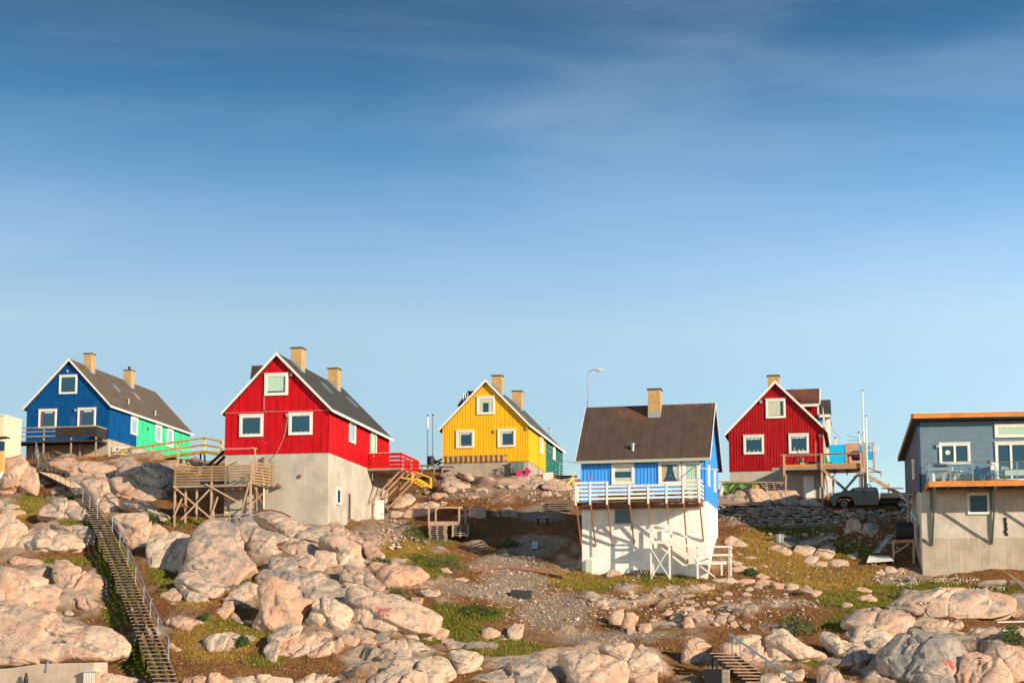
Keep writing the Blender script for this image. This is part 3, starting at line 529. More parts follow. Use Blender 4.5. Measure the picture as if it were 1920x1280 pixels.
('F',[(843,405),(870,360),(980,290),(1090,260),(1250,243),(1400,250),(1600,260),(1750,285),(1812,310),(1803,410),(1640,460),(1450,458),(1200,473),(1020,422)],LB('huge long pale whaleback below the grey house',tilt=1.1,fat=.36,name=SL,tint=.1)),
('F',[(1800,330),(1850,305),(1930,308),(2000,340),(2000,480),(1880,467),(1805,420)],LB('grey rock at the right edge behind the huge whaleback',tint=.4)),
('F',[(583,522),(620,450),(690,413),(800,408),(950,428),(1080,468),(1125,500),(1060,572),(960,613),(900,608),(820,578),(700,553)],LB('white grey boulder with dark lichen, carrying a pallet',tint=.35,tilt=1.)),
('F',[(548,572),(600,538),(700,553),(850,588),(932,622),(880,655),(760,673),(620,645)],LB('cream rock below the pallet boulder')),
('F',[(403,625),(430,583),(500,608),(560,640),(700,668),(722,712),(660,743),(520,743),(480,690)],LB('pink streaked rock right of the peach rock')),
('F',[(768,700),(850,650),(960,590),(1080,570),(1220,573),(1350,608),(1432,660),(1452,760),(1445,870),(1435,980),(1230,1010),(1080,935),(880,875),(790,795)],LB('giant dark grey boulder with graffiti at lower right',tint=1.,tilt=.6,name='boulder')),
('F',[(1448,725),(1560,698),(1700,738),(1752,800),(1800,900),(1760,1010),(1450,1010),(1438,850)],LB('pale rock with painted letters right of the giant grey boulder',tilt=.5)),
('F',[(1708,692),(1800,668),(1920,688),(2010,720),(2010,900),(1850,965),(1790,965),(1750,850)],LB('smooth pale rock with a rusty streak at the lower right corner',tilt=.7)),
('F',[(1178,505),(1330,498),(1470,478),(1493,510),(1400,562),(1280,573),(1190,573)],LB('flat cream rock with turf patches below the huge whaleback')),
('F',[(1340,600),(1430,560),(1560,535),(1640,560),(1560,590),(1400,615)],LB('low grey slab in the turf at lower right',tint=.2)),
('F',[(340,835),(450,768),(560,758),(600,720),(690,733),(742,770),(700,803),(640,833),(500,833),(420,872)],LB('grey rock with a dark shadow at lower right of the peach rock',tint=.6)),
('F',[(370,1005),(378,850),(450,828),(520,868),(585,920),(695,960),(700,1015)],LB('grey white rock at the bottom edge left of the giant boulder',tint=.6,tilt=.6)),
('F',[(-20,905),(100,868),(262,848),(292,890),(250,963),(-20,980)],LB('peach rock at the foot of the lower steps handrail')),
('F',[(750,892),(800,868),(845,910),(780,920)],LB('flat grey stone left under the giant boulder',tint=.4)),
('G',[(488,700),(560,678),(640,698),(705,730),(690,772),(600,775),(520,735)],LB('leftmost reddish rock of the sunlit rib under the stone wall')),
('G',[(703,742),(740,688),(830,688),(905,710),(870,762),(780,783)],LB('middle reddish rock of the sunlit rib under the stone wall')),
('G',[(878,772),(930,718),(1020,718),(1073,760),(1020,815),(930,795)],LB('right reddish rock of the sunlit rib under the stone wall')),
('G',[(775,835),(850,778),(932,790),(900,835),(840,863)],LB('reddish rock in the lower row of the sunlit rib')),
('G',[(900,850),(940,820),(1010,830),(1000,870),(930,880)],LB('small reddish rock at the middle of the lower row of the rib')),
('G',[(998,845),(1080,808),(1193,820),(1203,862),(1100,885)],LB('reddish rock at the right end of the lower row of the rib')),
('G',[(88,655),(150,598),(225,640),(315,690),(250,705),(130,685)],LB('pale rock just right of the white basement house')),
('G',[(540,675),(600,650),(660,650),(745,670),(690,692),(560,695)],LB('flat grey ledge below the pale bin',tint=.4)),
('G',[(1182,562),(1188,470),(1220,433),(1252,440),(1244,520),(1212,573)],LB('left one of two upright pink boulders in the shade of the wall',tilt=.3)),
('G',[(1238,565),(1255,450),(1300,448),(1328,500),(1312,573)],LB('right one of two upright pink boulders in the shade of the wall',tilt=.3)),
('G',[(1328,562),(1350,490),(1400,463),(1472,500),(1462,593),(1370,593)],LB('blue grey flat faced boulder right of the upright pair',tint=1.,tilt=.3)),
('G',[(120,255),(180,183),(400,188),(470,250),(460,325),(200,285)],LB('pink rock under the green tarpaulin',tilt=.8,tint=.1)),
('G',[(430,325),(450,200),(600,183),(720,200),(770,280),(800,335)],LB('smooth pink rock under the red house deck',tilt=.7)),
('G',[(740,335),(770,270),(900,265),(980,330)],LB('low pink rock below the white basement door',tilt=.6)),
('G',[(1015,265),(1030,203),(1090,208),(1105,245)],LB('orange rock behind the pickup bonnet',tilt=.5)),
('G',[(355,967),(420,928),(505,965),(460,990)],LB('pointed cream stone in the golden grass')),
('G',[(1515,905),(1540,868),(1600,868),(1645,910),(1560,935)],LB('left angular stone of the pile at the grey basement corner')),
('G',[(1640,905),(1680,878),(1715,920),(1660,945)],LB('middle angular stone of the pile at the grey basement corner')),
('G',[(1745,985),(1790,948),(1825,1020),(1770,1035)],LB('dark angular stone against the grey basement corner',tint=.7)),
('G',[(1460,920),(1500,890),(1540,930),(1500,960)],LB('stone at the left end of the pile by the grey basement')),
('G',[(1520,975),(1580,955),(1650,975),(1640,995),(1540,993)],LB('flat plate like stone in front of the pile by the grey basement',tint=.4)),
('C',[(150,445),(200,348),(300,313),(383,350),(335,412),(270,443)],LB('orange fractured rock right under the red balcony braces')),
('C',[(265,525),(300,450),(380,398),(480,368),(568,400),(545,463),(440,523)],LB('orange pink rock face left of the pallet frame')),
('C',[(155,525),(168,468),(293,478),(295,525)],LB('low red brown rock at the back corner of the red basement')),
('C',[(595,140),(640,98),(720,98),(765,150),(700,183),(640,165)],LB('grey shaded block left under the yellow house',tint=.5)),
('C',[(715,112),(800,98),(900,140),(1000,160),(1140,200),(1000,215),(850,192)],LB('long orange rock running down from the yellow house',tilt=1.)),
('C',[(565,272),(640,178),(720,190),(850,250),(885,292),(740,290),(640,275)],LB('pale rock with a dark square shadow right of the yellow steps')),
('C',[(855,505),(868,450),(960,428),(1025,460),(1012,525),(930,545)],LB('rusty stained boulder in the shade right of the pallet frame')),
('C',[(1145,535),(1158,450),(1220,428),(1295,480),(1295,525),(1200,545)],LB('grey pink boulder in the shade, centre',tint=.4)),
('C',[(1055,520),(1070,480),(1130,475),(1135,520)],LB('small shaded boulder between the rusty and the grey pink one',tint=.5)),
('C',[(1365,215),(1420,178),(1530,188),(1610,250),(1540,235),(1440,228)],LB('low rock below the white board at the yellow house')),
('C',[(1530,255),(1560,200),(1640,175),(1710,200),(1790,262),(1680,290)],LB('pale mound of rock below the ladder',tilt=1.)),
('C',[(598,423),(610,378),(660,383),(685,423)],LB('small pink block above the pallet frame')),
])
# smaller rocks wedged between the big ones
_rf=np.random.RandomState(5)
def filler(n,cx,cy,rx,ry,s0,s1,label,group,tint=(0,.5)):
    for _ in range(n):
        a=_rf.uniform(0,6.28); q=math.sqrt(_rf.uniform()); x=cx+rx*q*math.cos(a); y=cy+ry*q*math.sin(a); s=s0+(s1-s0)*_rf.uniform()**1.8; k=_rf.randint(5,8); asp=_rf.uniform(.3,.6)
        if y>1276 or not(-10<x<1930): continue
        pts=[(x+s*math.cos(t+_rf.uniform(-.3,.3))*_rf.uniform(.75,1.1),y-s*asp*math.sin(t+_rf.uniform(-.3,.3))*_rf.uniform(.7,1.1)) for t in np.linspace(0,2*math.pi,k,endpoint=False)]
        rock('P',pts,label,float(_rf.uniform(*tint)),.9,group=group)
ZW['P']=(0,0,1.)
filler(16,110,1010,120,150,9,34,'small rock half buried in the turf left of the long staircase','small rocks left of the staircase')
filler(12,230,900,70,30,9,26,'small pink rock on the ridge below the blue house','small rocks below the blue house')
filler(14,560,1120,230,110,8,30,'small rock wedged among the boulders of the centre left slope','small rocks among the centre left boulders')
filler(16,400,1150,90,70,7,20,'small stone in the brown turf right of the long staircase','small stones right of the staircase')
filler(20,820,1210,140,50,7,24,'small rock in the turf near the bottom edge, left of centre','small rocks in the lower centre turf')
filler(46,1290,1128,200,44,5,15,'low rock rib breaking through the brown heath','rock ribs in the brown heath',(.1,.7))
filler(22,1700,1190,220,80,8,28,'small rock between the big whalebacks at right','small rocks between the right whalebacks')
filler(18,960,925,170,22,7,24,'small rock on the ridge below the yellow house','small rocks below the yellow house ridge')
filler(16,1590,1010,90,34,8,24,'small shaded rock on the bank under the stone wall','small rocks under the stone wall',(.3,1.))
filler(10,1480,1050,110,20,7,18,'small rock in the golden grass right of the white landing','small rocks in the golden grass')
# ------------------------------------------------------------ building parts
def v3(*a): return np.array(a,float)
def window(par,o,u,w,h,style='plain',fw=.13,name='window',nrm=None,mat=None,split=0,curt=None):
    """o = lower left corner on the wall plane (local), u = horizontal unit vector along the wall, outward normal = u x z"""
    u=v3(*u); n=np.cross(u,v3(0,0,1)) if nrm is None else v3(*nrm); z=v3(0,0,1); o=v3(*o)+n*.03
    def slab(mb,a0,a1,b0,b1,d0,d1):
        if abs(d0)<1e-9: d0=-.03
        P=[o+u*a+z*b+n*d for a,b,d in ((a0,b0,d0),(a1,b0,d0),(a1,b0,d1),(a0,b0,d1),(a0,b1,d0),(a1,b1,d0),(a1,b1,d1),(a0,b1,d1))]
        mb.poly(P,[(0,1,2,3),(7,6,5,4),(0,4,5,1),(1,5,6,2),(2,6,7,3),(3,7,4,0)])
    m=MB(); slab(m,0,fw,0,h,0,.07); slab(m,w-fw,w,0,h,0,.07); slab(m,fw,w-fw,0,fw*.9,0,.07); slab(m,-.03,w+.03,h-.003,h+.05,-.0,.10) ; slab(m,fw,w-fw,h-fw,h-.003,0,.07)
    f2=.055; a,b=fw,fw*.9; slab(m,a,a+f2,b,h-fw,.0,.05); slab(m,w-a-f2,w-a,b,h-fw,.0,.05); slab(m,a+f2,w-a-f2,b,b+f2,.0,.05); slab(m,a+f2,w-a-f2,h-fw-f2,h-fw,.0,.05)
    for k in range(1,split+1):
        c=w*k/(split+1); slab(m,c-.07,c+.07,b+f2,h-fw-f2,.0,.06)
    fr=m.build(name,mat or WHITE,par)
    X0,X1,Z0,Z1=a+f2,w-a-f2,b+f2,h-fw-f2
    m=MB(); slab(m,X0-.01,X1+.01,Z0-.01,Z1+.01,.004,.008); m.build('dark_interior',INT,fr)
    m=MB(); P=[o+u*p+z*q+n*.036 for p,q in ((X0,Z0),(X1,Z0),(X1,Z1),(X0,Z1))]; m.poly(P,[(0,1,2,3)]); m.build('pane',GLASS,fr)
    def curtain(p0,p1,q0,q1,mat_,shape=None,nm='curtain'):
        m=MB(); K=max(6,int((p1-p0)/.06)); row=[]
        for i in range(K+1):
            t=i/K; p=p0+(p1-p0)*t; d=.022+.006*math.cos(i*math.pi); lo=q0 if shape is None else q0+(q1-q0)*shape(t)
            row.append((p,lo,q1,d))
        for A_,B_ in zip(row[:-1],row[1:]):
            m.poly([o+u*A_[0]+z*A_[1]+n*A_[3],o+u*B_[0]+z*B_[1]+n*B_[3],o+u*B_[0]+z*B_[2]+n*B_[3],o+u*A_[0]+z*A_[2]+n*A_[3]],[(0,1,2,3)])
        m.build(nm,mat_,fr)
    def dots(n_,q,s,mat_,nm,seed=3,p0=None,p1=None):
        r_=random.Random(seed); m=MB()
        for i in range(n_):
            p=(p0 or X0+.12)+((p1 or X1-.12)-(p0 or X0+.12))*(i+.5)/n_+r_.uniform(-.04,.04); hh=s*r_.uniform(.6,1.3); c=o+u*p+z*(Z0+q)+n*.016
            V_,F_=ico(1); m.poly([c+u*v[0]*s*.45+z*(v[1]+1)*hh+n*v[2]*.012 for v in V_],[tuple(f) for f in F_])
        m.build(nm,mat_,fr)
    W_=X1-X0; H_=Z1-Z0
    if style=='blind': curtain(X0+.0,X1-.13,Z0+.12,Z1,CURTG,nm='blind')
    elif style=='drape': curtain(X0+.02,X1-.2,Z0+.05,Z1,CURT)
    elif style=='split': curtain(X0,X0+W_*.3,Z0,Z1,CURT); curtain(X1-W_*.28,X1,Z0,Z1,CURT); curtain(X0+W_*.3,X1-W_*.28,Z1-H_*.3,Z1,CURT)
    elif style=='valance': curtain(X0,X0+W_*.22,Z0,Z1,CURT); curtain(X0+W_*.22,X1-W_*.12,Z1-H_*.18,Z1,CURT,lambda t:.3*abs(math.sin(t*22))); dots(5,0,.10,FLOWER,'flowers',int(w*100))
    elif style=='cafe': curtain(X0,X1,Z1-H_*.33,Z1,CURT,lambda t:.12*abs(math.sin(t*19))); curtain(X0,X1,Z0,Z0+H_*.27,CURT); dots(2,H_*.42,.035,ORN,'ornament',4,X0+W_*.4,X0+W_*.62)
    elif style=='tied': curtain(X0,X0+W_*.34,Z0,Z1-.1,CURTR,lambda t:t*t*.8); curtain(X1-W_*.32,X1,Z0,Z1-.1,CURT,lambda t:(1-t)**2*.8); dots(3,H_*.3,.05,ORN,'ornament',5)
    elif style=='frill': curtain(X0+.1,X1-.1,Z1-H_*.16,Z1-.04,WHITE,lambda t:.6*abs(math.sin(t*9))); dots(3,0,.12,ORN,'ornament',int(w*77))
    elif style=='plants': curtain(X0,X0+W_*.2,Z0,Z1,plumc); curtain(X0+W_*.3,X1-W_*.15,Z1-H_*.14,Z1-.06,WHITE,lambda t:.5*abs(math.sin(t*16))); dots(4,0,.11,leafc,'potted_plant',int(w*55))
    elif style=='side': curtain(X0,X1,Z0,Z1,bluec)
    elif style=='slats': curtain(X0+.02,X1-.02,Z0,Z1,CURTG,nm='blind')
    elif style=='sill': dots(3,0,.05,WHITE,'ornament',int(w*99))
    elif style=='transom': curtain(X0,X1,Z0,Z1,CURTG,nm='blind')
    return fr
plumc=plain('plum_curtain',(.14,.06,.17),.9); leafc=plain('plant_leaves',(.05,.16,.05),.7,0,.2,.5); bluec=plain('blue_white_curtain',(.30,.42,.52),.8,0,.2,.4)
def win_front(par,fr,x0,x1,y0,y1,style,off=0.,**k):
    a=fr.y(x0,(y0+y1)/2,off); b=fr.y(x1,(y0+y1)/2,off); c=(x0+x1)/2; t=fr.y(c,y0,off)[2]; bt=fr.y(c,y1,off)[2]
    return window(par,(a[0],off,bt),(1,0,0),b[0]-a[0],t-bt,style,nrm=(0,-1,0),**k)
def win_side(par,fr,xw,x0,x1,y0,y1,style,**k):
    a=fr.x(x0,y1,xw); t=fr.x(x0,y0,xw)[2]; b=fr.x(x1,(y0+y1)/2,xw); wd=min(b[1]-a[1],k.pop('maxw',1.5)); 
    return window(par,(xw,a[1],a[2]),(0,1,0),wd,t-a[2],style,nrm=(1,0,0),**k)
def chimney(par,x0,x1,y0,y1,zb,zt,pot=False,name='chimney'):
    m=MB().box(x0,x1,y0,y1,zb,zt-.07); c=m.build(name,BRICK,par)
    MB().box(x0-.07,x1+.07,y0-.07,y1+.07,zt-.07,zt).build('chimney_cap',plain('slate_cap',(.07,.065,.06)) if 'slate_cap' not in bpy.data.materials else bpy.data.materials['slate_cap'],c)
    if pot: MB().cyl(((x0+x1)/2,(y0+y1)/2,zt),.12,.3).cyl(((x0+x1)/2,(y0+y1)/2,zt+.3),.17,.06).build('chimney_pot',BLACK,c)
    return c
def flashing(c,x0,x1,y0,y1,za,zb,slope_at):
    # a zinc collar that follows the roof slope
    m=MB(); e=.012
    P=[(x0-e,y0-e,slope_at(x0,y0)-.1),(x1+e,y0-e,slope_at(x1,y0)-.1),(x1+e,y0-e,slope_at(x1,y0)+.22),(x0-e,y0-e,slope_at(x0,y0)+.22)]
    m.prism(P,(0,y1-y0+2*e,0)); m.build('flashing',FLASH,c)
def battens_front(m,x0,x1,zb,top,pitch,w,d,y=0.):
    n=int(round((x1-x0)/pitch)); p=(x1-x0)/n
    for i in range(n+1):
        a=min(max(x0+i*p-w/2,x0),x1-w); b=a+w; m.prism([(a,y,zb),(b,y,zb),(b,y,top(b)),(a,y,top(a))],(0,-d,0))
def battens_side(m,y0,y1,zb,zt,pitch,w,d,x):
    n=int(round((y1-y0)/pitch)); p=(y1-y0)/n; s=1 if d>0 else -1
    for i in range(n+1):
        a=min(max(y0+i*p-w/2,y0),y1-w); m.box(min(x,x+d),max(x,x+d),a,a+w,zb,zt)
def gable(name,label,Ybase,base_px,right_px,apex,rl,rr,eave_end,ridge_end,rz=0.,wallm=RED,roofm=FELT,pitch=.5,bw=.05,bd=.025,concm=CONC,conc_h=1.,split=None,sidem=None,Dfix=None,trimw=.17,category='house'):
    """front gable house; every measure is read off the photograph at the facade's own distance"""
    O=at(*base_px,Ybase); fr=Fr(O,rz); t=thing(name,label,category,O,rz); oh=.28
    w=fr.y(*right_px)[0]; A=fr.y(*apex,-oh); L=fr.y(*rl,-oh); Rr=fr.y(*rr,-oh); xa,za=A[0],A[2]
    D=Dfix or (fr.x(*eave_end,Rr[0])[1]+fr.x(*ridge_end,xa)[1])/2
    print(name,'w',round(w,2),'D',round(D,2),'eave',round(fr.x(*eave_end,Rr[0])[1],2),'ridge',round(fr.x(*ridge_end,xa)[1],2),'za',round(za,2),'base',O.round(1))
    th=.16
    def line(x): return za+(L[2]-za)*(xa-x)/(xa-L[0]) if x<xa else za+(Rr[2]-za)*(x-xa)/(Rr[0]-xa)
    wt=lambda x: line(x)-th-.02
    d1=split or D-oh
    m=MB(); m.prism([(0,0,0),(w,0,0),(w,0,wt(w)),(xa,0,wt(xa)),(0,0,wt(0))],(0,d1,0)); battens_front(m,0,w,0,wt,pitch,bw,bd); battens_side(m,.0,d1,0,wt(w),pitch,bw,bd,w); m.build('wall',wallm,t)
    if split:
        m=MB(); m.prism([(0.01,split,0),(w,split,0),(w,split,wt(w)),(xa,split,wt(xa)),(0.01,split,wt(0))],(0,D-oh-split,0)); battens_side(m,split+.02,D-oh,0,wt(w),pitch*1.0,bw,bd,w); m.build('wall',sidem,t)
    # roof: two slabs
    m=MB(); y0,y1=-oh+.03,D
    m.poly([(L[0],y0,L[2]),(xa,y0,za),(xa,y1,za),(L[0],y1,L[2]),(L[0],y0,L[2]-th),(xa,y0,za-th),(xa,y1,za-th),(L[0],y1,L[2]-th)],[(0,1,2,3)[::-1],(4,5,6,7),(0,4,7,3),(0,1,5,4),(3,7,6,2)])
    m.poly([(xa,y0,za),(Rr[0],y0,Rr[2]),(Rr[0],y1,Rr[2]),(xa,y1,za),(xa,y0,za-th),(Rr[0],y0,Rr[2]-th),(Rr[0],y1,Rr[2]-th),(xa,y1,za-th)],[(0,1,2,3)[::-1],(4,5,6,7),(1,2,6,5),(0,1,5,4),(3,7,6,2)])
    rf=m.build('roof',roofm,t)
    for E in (L,Rr):
        m=MB()
        m.prism([(E[0],-oh,E[2]+.035),(xa,-oh,za+.035),(xa,-oh,za-trimw*1.15),(E[0],-oh,E[2]-trimw)],(0,.028,0))
        m.build('bargeboard',WHITE,t)
        sg=1 if E is Rr else -1; MB().box(min(E[0],E[0]+sg*.03),max(E[0],E[0]+sg*.03),-oh,D,E[2]-.17,E[2]+.02).build('fascia',WHITE,t)
    MB().box(.04,w-.04,.04,D-oh-.04,-conc_h,-.003).build('foundation',concm,t)
    return dict(t=t,fr=fr,w=w,D=D,xa=xa,za=za,line=line,L=L,R=Rr,roof=rf,O=O)
def roof_pt(h,px,py):      # point on the right roof slope seen at a pixel
    n=v3(h['za']-h['R'][2],0,h['R'][0]-h['xa']); return h['fr'].pl(px,py,(h['xa'],0,h['za']),n)
def chim(h,px,top,sx=.78,sy=.85,pot=False,inset=0.):
    fr=h['fr']; x0=h['xa']+inset; p=fr.x(px,top,x0); y0=p[1]; c=chimney(h['t'],x0,x0+sx,y0,y0+sy,h['line'](x0+sx)-.3,p[2],pot); flashing(c,x0,x0+sx,y0,y0+sy,0,0,lambda x,y:h['line'](x)); return c
def skylight(h,pa,pb,openc=None):
    a=roof_pt(h,*pa); b=roof_pt(h,*pb); s=v3(h['R'][0]-h['xa'],0,h['R'][2]-h['za']); s/=np.linalg.norm(s); n=v3(-s[2],0,s[0]); ln=1.15; wd=.75; m=MB()
    e=v3(0,1,0)
    def q(u0,u1,v0,v1,d0,d1,mb):
        P=[a+s*u+e*v+n*d for u,v,d in ((u0,v0,d0),(u1,v0,d0),(u1,v1,d0),(u0,v1,d0),(u0,v0,d1),(u1,v0,d1),(u1,v1,d1),(u0,v1,d1))]; mb.poly(P,[(0,3,2,1),(4,5,6,7),(0,1,5,4),(1,2,6,5),(2,3,7,6),(3,0,4,7)])
    q(0,ln,0,.09,0,.1,m); q(0,ln,wd-.09,wd,0,.1,m); q(0,.09,.09,wd-.09,0,.1,m); q(ln-.09,ln,.09,wd-.09,0,.1,m); f=m.build('skylight',METALB,h['t'])
    m=MB(); q(.09,ln-.09,.09,wd-.09,.03,.05,m); m.build('pane',openc or plain_once('skylight_glass',(.25,.36,.42),.1),f)
def plain_once(n,c,r=.6,**k): return bpy.data.materials.get(n) or plain(n,c,r,**k)
def roofvent(h,px,py):
    p=roof_pt(h,px,py); MB().tube([(p[0],p[1],p[2]-.1),(p[0],p[1],p[2]+.38)],.09,10).tube([(p[0],p[1],p[2]+.38),(p[0],p[1],p[2]+.48)],[.17,.12],10).build('roof_vent',FLASH,h['t'])
def walllamp(par,fr,px,py,off=0.,name='wall_lamp'):
    p=fr.y(px,py,off); MB().box(p[0]-.09,p[0]+.09,p[1]-.14,p[1],p[2]-.12,p[2]+.12).build(name,FLASH,par,bevel=.02)

# ------------------------------------------------------------ blue and green house (far left)
h=gable('blue_house','deep blue house with a mint green rear half and brown roof, far left',136.,(48.6,826),(203.5,823),(129,672),(42.7,765.5),(208.3,760.3),(364.5,815.5),(290,736.5),wallm=BLUE,roofm=FELTB,pitch=.2,bw=.06,bd=.022,concm=CONCB,conc_h=2.6,split=6.,sidem=GREEN)
# split placed where the photo changes colour
fr,t,w=h['fr'],h['t'],h['w']; HB=h
win_front(t,fr,72.8,106.5,767.5,803,'plants'); win_front(t,fr,146,179.9,765,801,'plants'); win_front(t,fr,111.6,145,703.4,738.4,'plain')
win_side(t,fr,w,244,259,779.5,813,'side'); win_side(t,fr,w,289.9,303.5,795,827,'side'); win_side(t,fr,w,311.8,325,803,836,'side')
chim(h,157,662,.8,.85); chim(h,232,693,.8,.85,pot=True)
skylight(h,(208,720),(0,0)); skylight(h,(246,735),(0,0),WOODO); roofvent(h,241,756); roofvent(h,291,778)
walllamp(t,fr,127,696); walllamp(t,fr,142,769); MB().box(w,w+.1,8.4,8.5,1.9,2.2).build('wall_lamp',BLACK,t)
# terrace of the blue house
fr2=fr; yd=-2.2
def deckbits():
    z0=fr.y(100,825.5,yd)[2]; x0=fr.y(-30,830,yd)[0]; x1=fr.y(181.6,822,yd)[0]
    b=MB()
    for i in range(16):
        y=yd+.0+i*(-yd-.05)/16; b.box(x0,x1,y,y+(-yd-.05)/16-.012,z0-.06,z0-.01)
    b.box(x0,x1,yd-.05,yd-.003,z0-.2,z0-.012).box(x1-.05,x1,yd,-.05,z0-.2,z0-.07).box(x0,x1,-.9,-.8,z0-.24,z0-.07)
    dk=b.build('terrace',WOODD,t)
    zt=fr.y(110,799.5,yd)[2]
    r=MB(); r.box(x0,x1,yd-.07,yd,zt-.1,zt)
    for k in (1,2): zz_=z0+(zt-z0)*(.68 if k==1 else .34); r.box(x0,fr.y(132,0,yd)[0],yd-.05,yd-.01,zz_-.06,zz_+.04)
    r.box(x1-.05,x1+.01,yd+.002,-.15,zt-.1,zt-.001); r.build('railing',WOODG,dk)
    p=MB(); xa_=fr.y(132,0,yd)[0]; p.box(xa_,x1-.02,yd-.035,yd-.006,z0+.26,zt-.103).box(x1-.03,x1-.004,yd+.01,-.25,z0+.2,zt-.103).build('windbreak',WOODD,dk)
    for px,pb in ((-20,846),(81.4,848),(132.8,866),(179.4,868)):
        q=fr.y(px,825,yd); x=q[0]; zg_=fr.y(px,pb,yd)[2]-.5; MB().box(x-.06,x+.06,yd+.004,yd+.13,zg_,zt-.104 if px>0 else z0-.07).build('post',WOODG,dk)
    for px,d in ((100,1.2),(60,1.),(150,.9)):
        q=fr.y(px,825,yd+d); MB().box(q[0]-.05,q[0]+.05,q[1],q[1]+.1,-2.2,z0-.21).build('post',WOODG,dk)
    MB().box(x1-.9,x1-.25,-1.9,-1.5,z0,z0+.32).build('crate',CREAM,None,None) if 0 else None
    return z0,zt,x0,x1
zdk,zrl,xd0,xd1=deckbits()
HBwt=(h,)
# red house
h=gable('red_house','large bright red house on a tall grey concrete basement',107.,(421,852.5),(616.5,847.5),(518,660.5),(415,773),(623.3,767.5),(739.5,824.5),(643,729),wallm=RED,roofm=FELT,pitch=.56,bw=.045,bd=.025,conc_h=6.5)
HR=h; fr,t,w=h['fr'],h['t'],h['w']
win_front(t,fr,449.6,493.6,777.4,818.8,'sill',fw=.16); win_front(t,fr,541.9,586.1,773.9,815.3,'sill',fw=.16); win_front(t,fr,496.5,540.4,700.5,741.3,'blind',fw=.16)
win_side(t,fr,w,654,668.5,788.5,828,'side'); 
dr=win_side(t,fr,w,694,705.5,809.5,849,'drape',name='door')
chim(h,545.5,651,.8,.9); chim(h,614.5,689.5,.8,.9)
skylight(h,(600,717),(0,0)); skylight(h,(648,744),(0,0))
# belt flashing, boxes and a drooping cable on the facade
zb=fr.y(520,771.5)[2]; MB().box(-.03,w+.03,-.045,-.002,zb-.03,zb+.03).build('drip_moulding',plain_once('pale_red_trim',(.55,.12,.10)),t)
p=[fr.y(*q,-.06) for q in ((540,777),(537,800),(530,825),(522,842),(516,852),(508,862),(513,866),(522,860))]; MB().tube(p,.018,6).build('cable',FLASH,t)
p=[fr.y(*q,-.06) for q in ((495,742),(495,768),(500,771),(518,770))]; MB().tube(p,.016,6).build('cable',FLASH,t)
walllamp(t,fr,547,702.5); walllamp(t,fr,539,778.5)
q=fr.y(525,912,.03); MB().box(q[0]-.2,q[0]+.1,-.25,.03,q[2]-.08,q[2]+.1).cyl((q[0]-.05,-.3,q[2]-.1),.09,.3).build('pipe_outlet',RUSTY,t)
q=fr.y(563,892,.03); MB().box(q[0]-.07,q[0]+.07,-.1,.03,q[2]-.1,q[2]+.1).build('pipe_outlet',RUSTY,t)
xw=w-.04
a=fr.x(629.5,944.5,xw); b=fr.x(639,930,xw); window(t,(xw,a[1],a[2]),(0,1,0),min(1.1,b[1]-a[1]),fr.x(629.5,913,xw)[2]-a[2],'plain',nrm=(1,0,0),fw=.1)
a=fr.x(650,978,xw); m=MB().box(xw,xw+.06,a[1],a[1]+.12,a[2],a[2]+2.2).box(xw,xw+.06,a[1]+.78,a[1]+.9,a[2],a[2]+2.2).box(xw,xw+.06,a[1]+.12,a[1]+.78,a[2]+2.08,a[2]+2.2); dr=m.build('basement_doorway',WOODP,t); MB().box(xw,xw+.012,a[1]+.12,a[1]+.78,a[2],a[2]+2.08).build('dark_opening',INT,dr); MB().box(xw+.014,xw+.05,a[1]+.14,a[1]+.20,a[2],a[2]+2.06).build('door_leaf',WHITE,dr)
a=fr.x(695.5,990,xw); b=fr.y(719.5,990,a[1]); dz=fr.y(705,937,a[1])[2]-a[2]
bd_=MB().box(xw+.28,b[0],a[1],a[1]+.05,a[2],a[2]+dz).build('basement_door',plain_once('bright_white_door',(.85,.83,.79),.4),t,bevel=.01); MB().box(b[0]-.16,b[0]-.04,a[1]-.05,a[1],a[2]+dz*.5,a[2]+dz*.5+.04).build('handle',BLACK,bd_)
MB().box(xw,xw+.07,a[1]-.02,a[1]+.06,a[2]-.3,a[2]+dz+.05).box(xw+.14,xw+.2,a[1]-.02,a[1]+.06,a[2]-.3,a[2]+dz+.0).build('door_post',WOODP,t)
# dormer on the far slope
def dormer_left(h,pa,pb,pc,depth,roofm,wm):
    fr=h['fr']; y=pc; A=fr.y(*pa,y); B=fr.y(*pb,y)   # A = upper right (ridge side) , B = outer lower corner
    m=MB(); m.prism([(B[0],y,B[2]),(B[0]+.12,y,B[2]+.06),(A[0]+.3,y,A[2]),(A[0]+.3,y,A[2]+.12),(A[0]-.55,y,A[2]+.12)],(0,depth,0)); d=m.build('dormer',roofm,h['t'])
    m=MB(); xl=B[0]+.35; m.prism([(xl,y+.15,h['line'](xl)-.1),(A[0]+.25,y+.15,h['line'](A[0]+.25)-.1),(A[0]+.25,y+.15,A[2]-.02),(xl,y+.15,B[2]+.25)],(0,depth-.3,0)); m.build('dormer_wall',wm,d)
dormer_left(h,(485,688),(469,710),5.5,2.5,FELTR,RED)
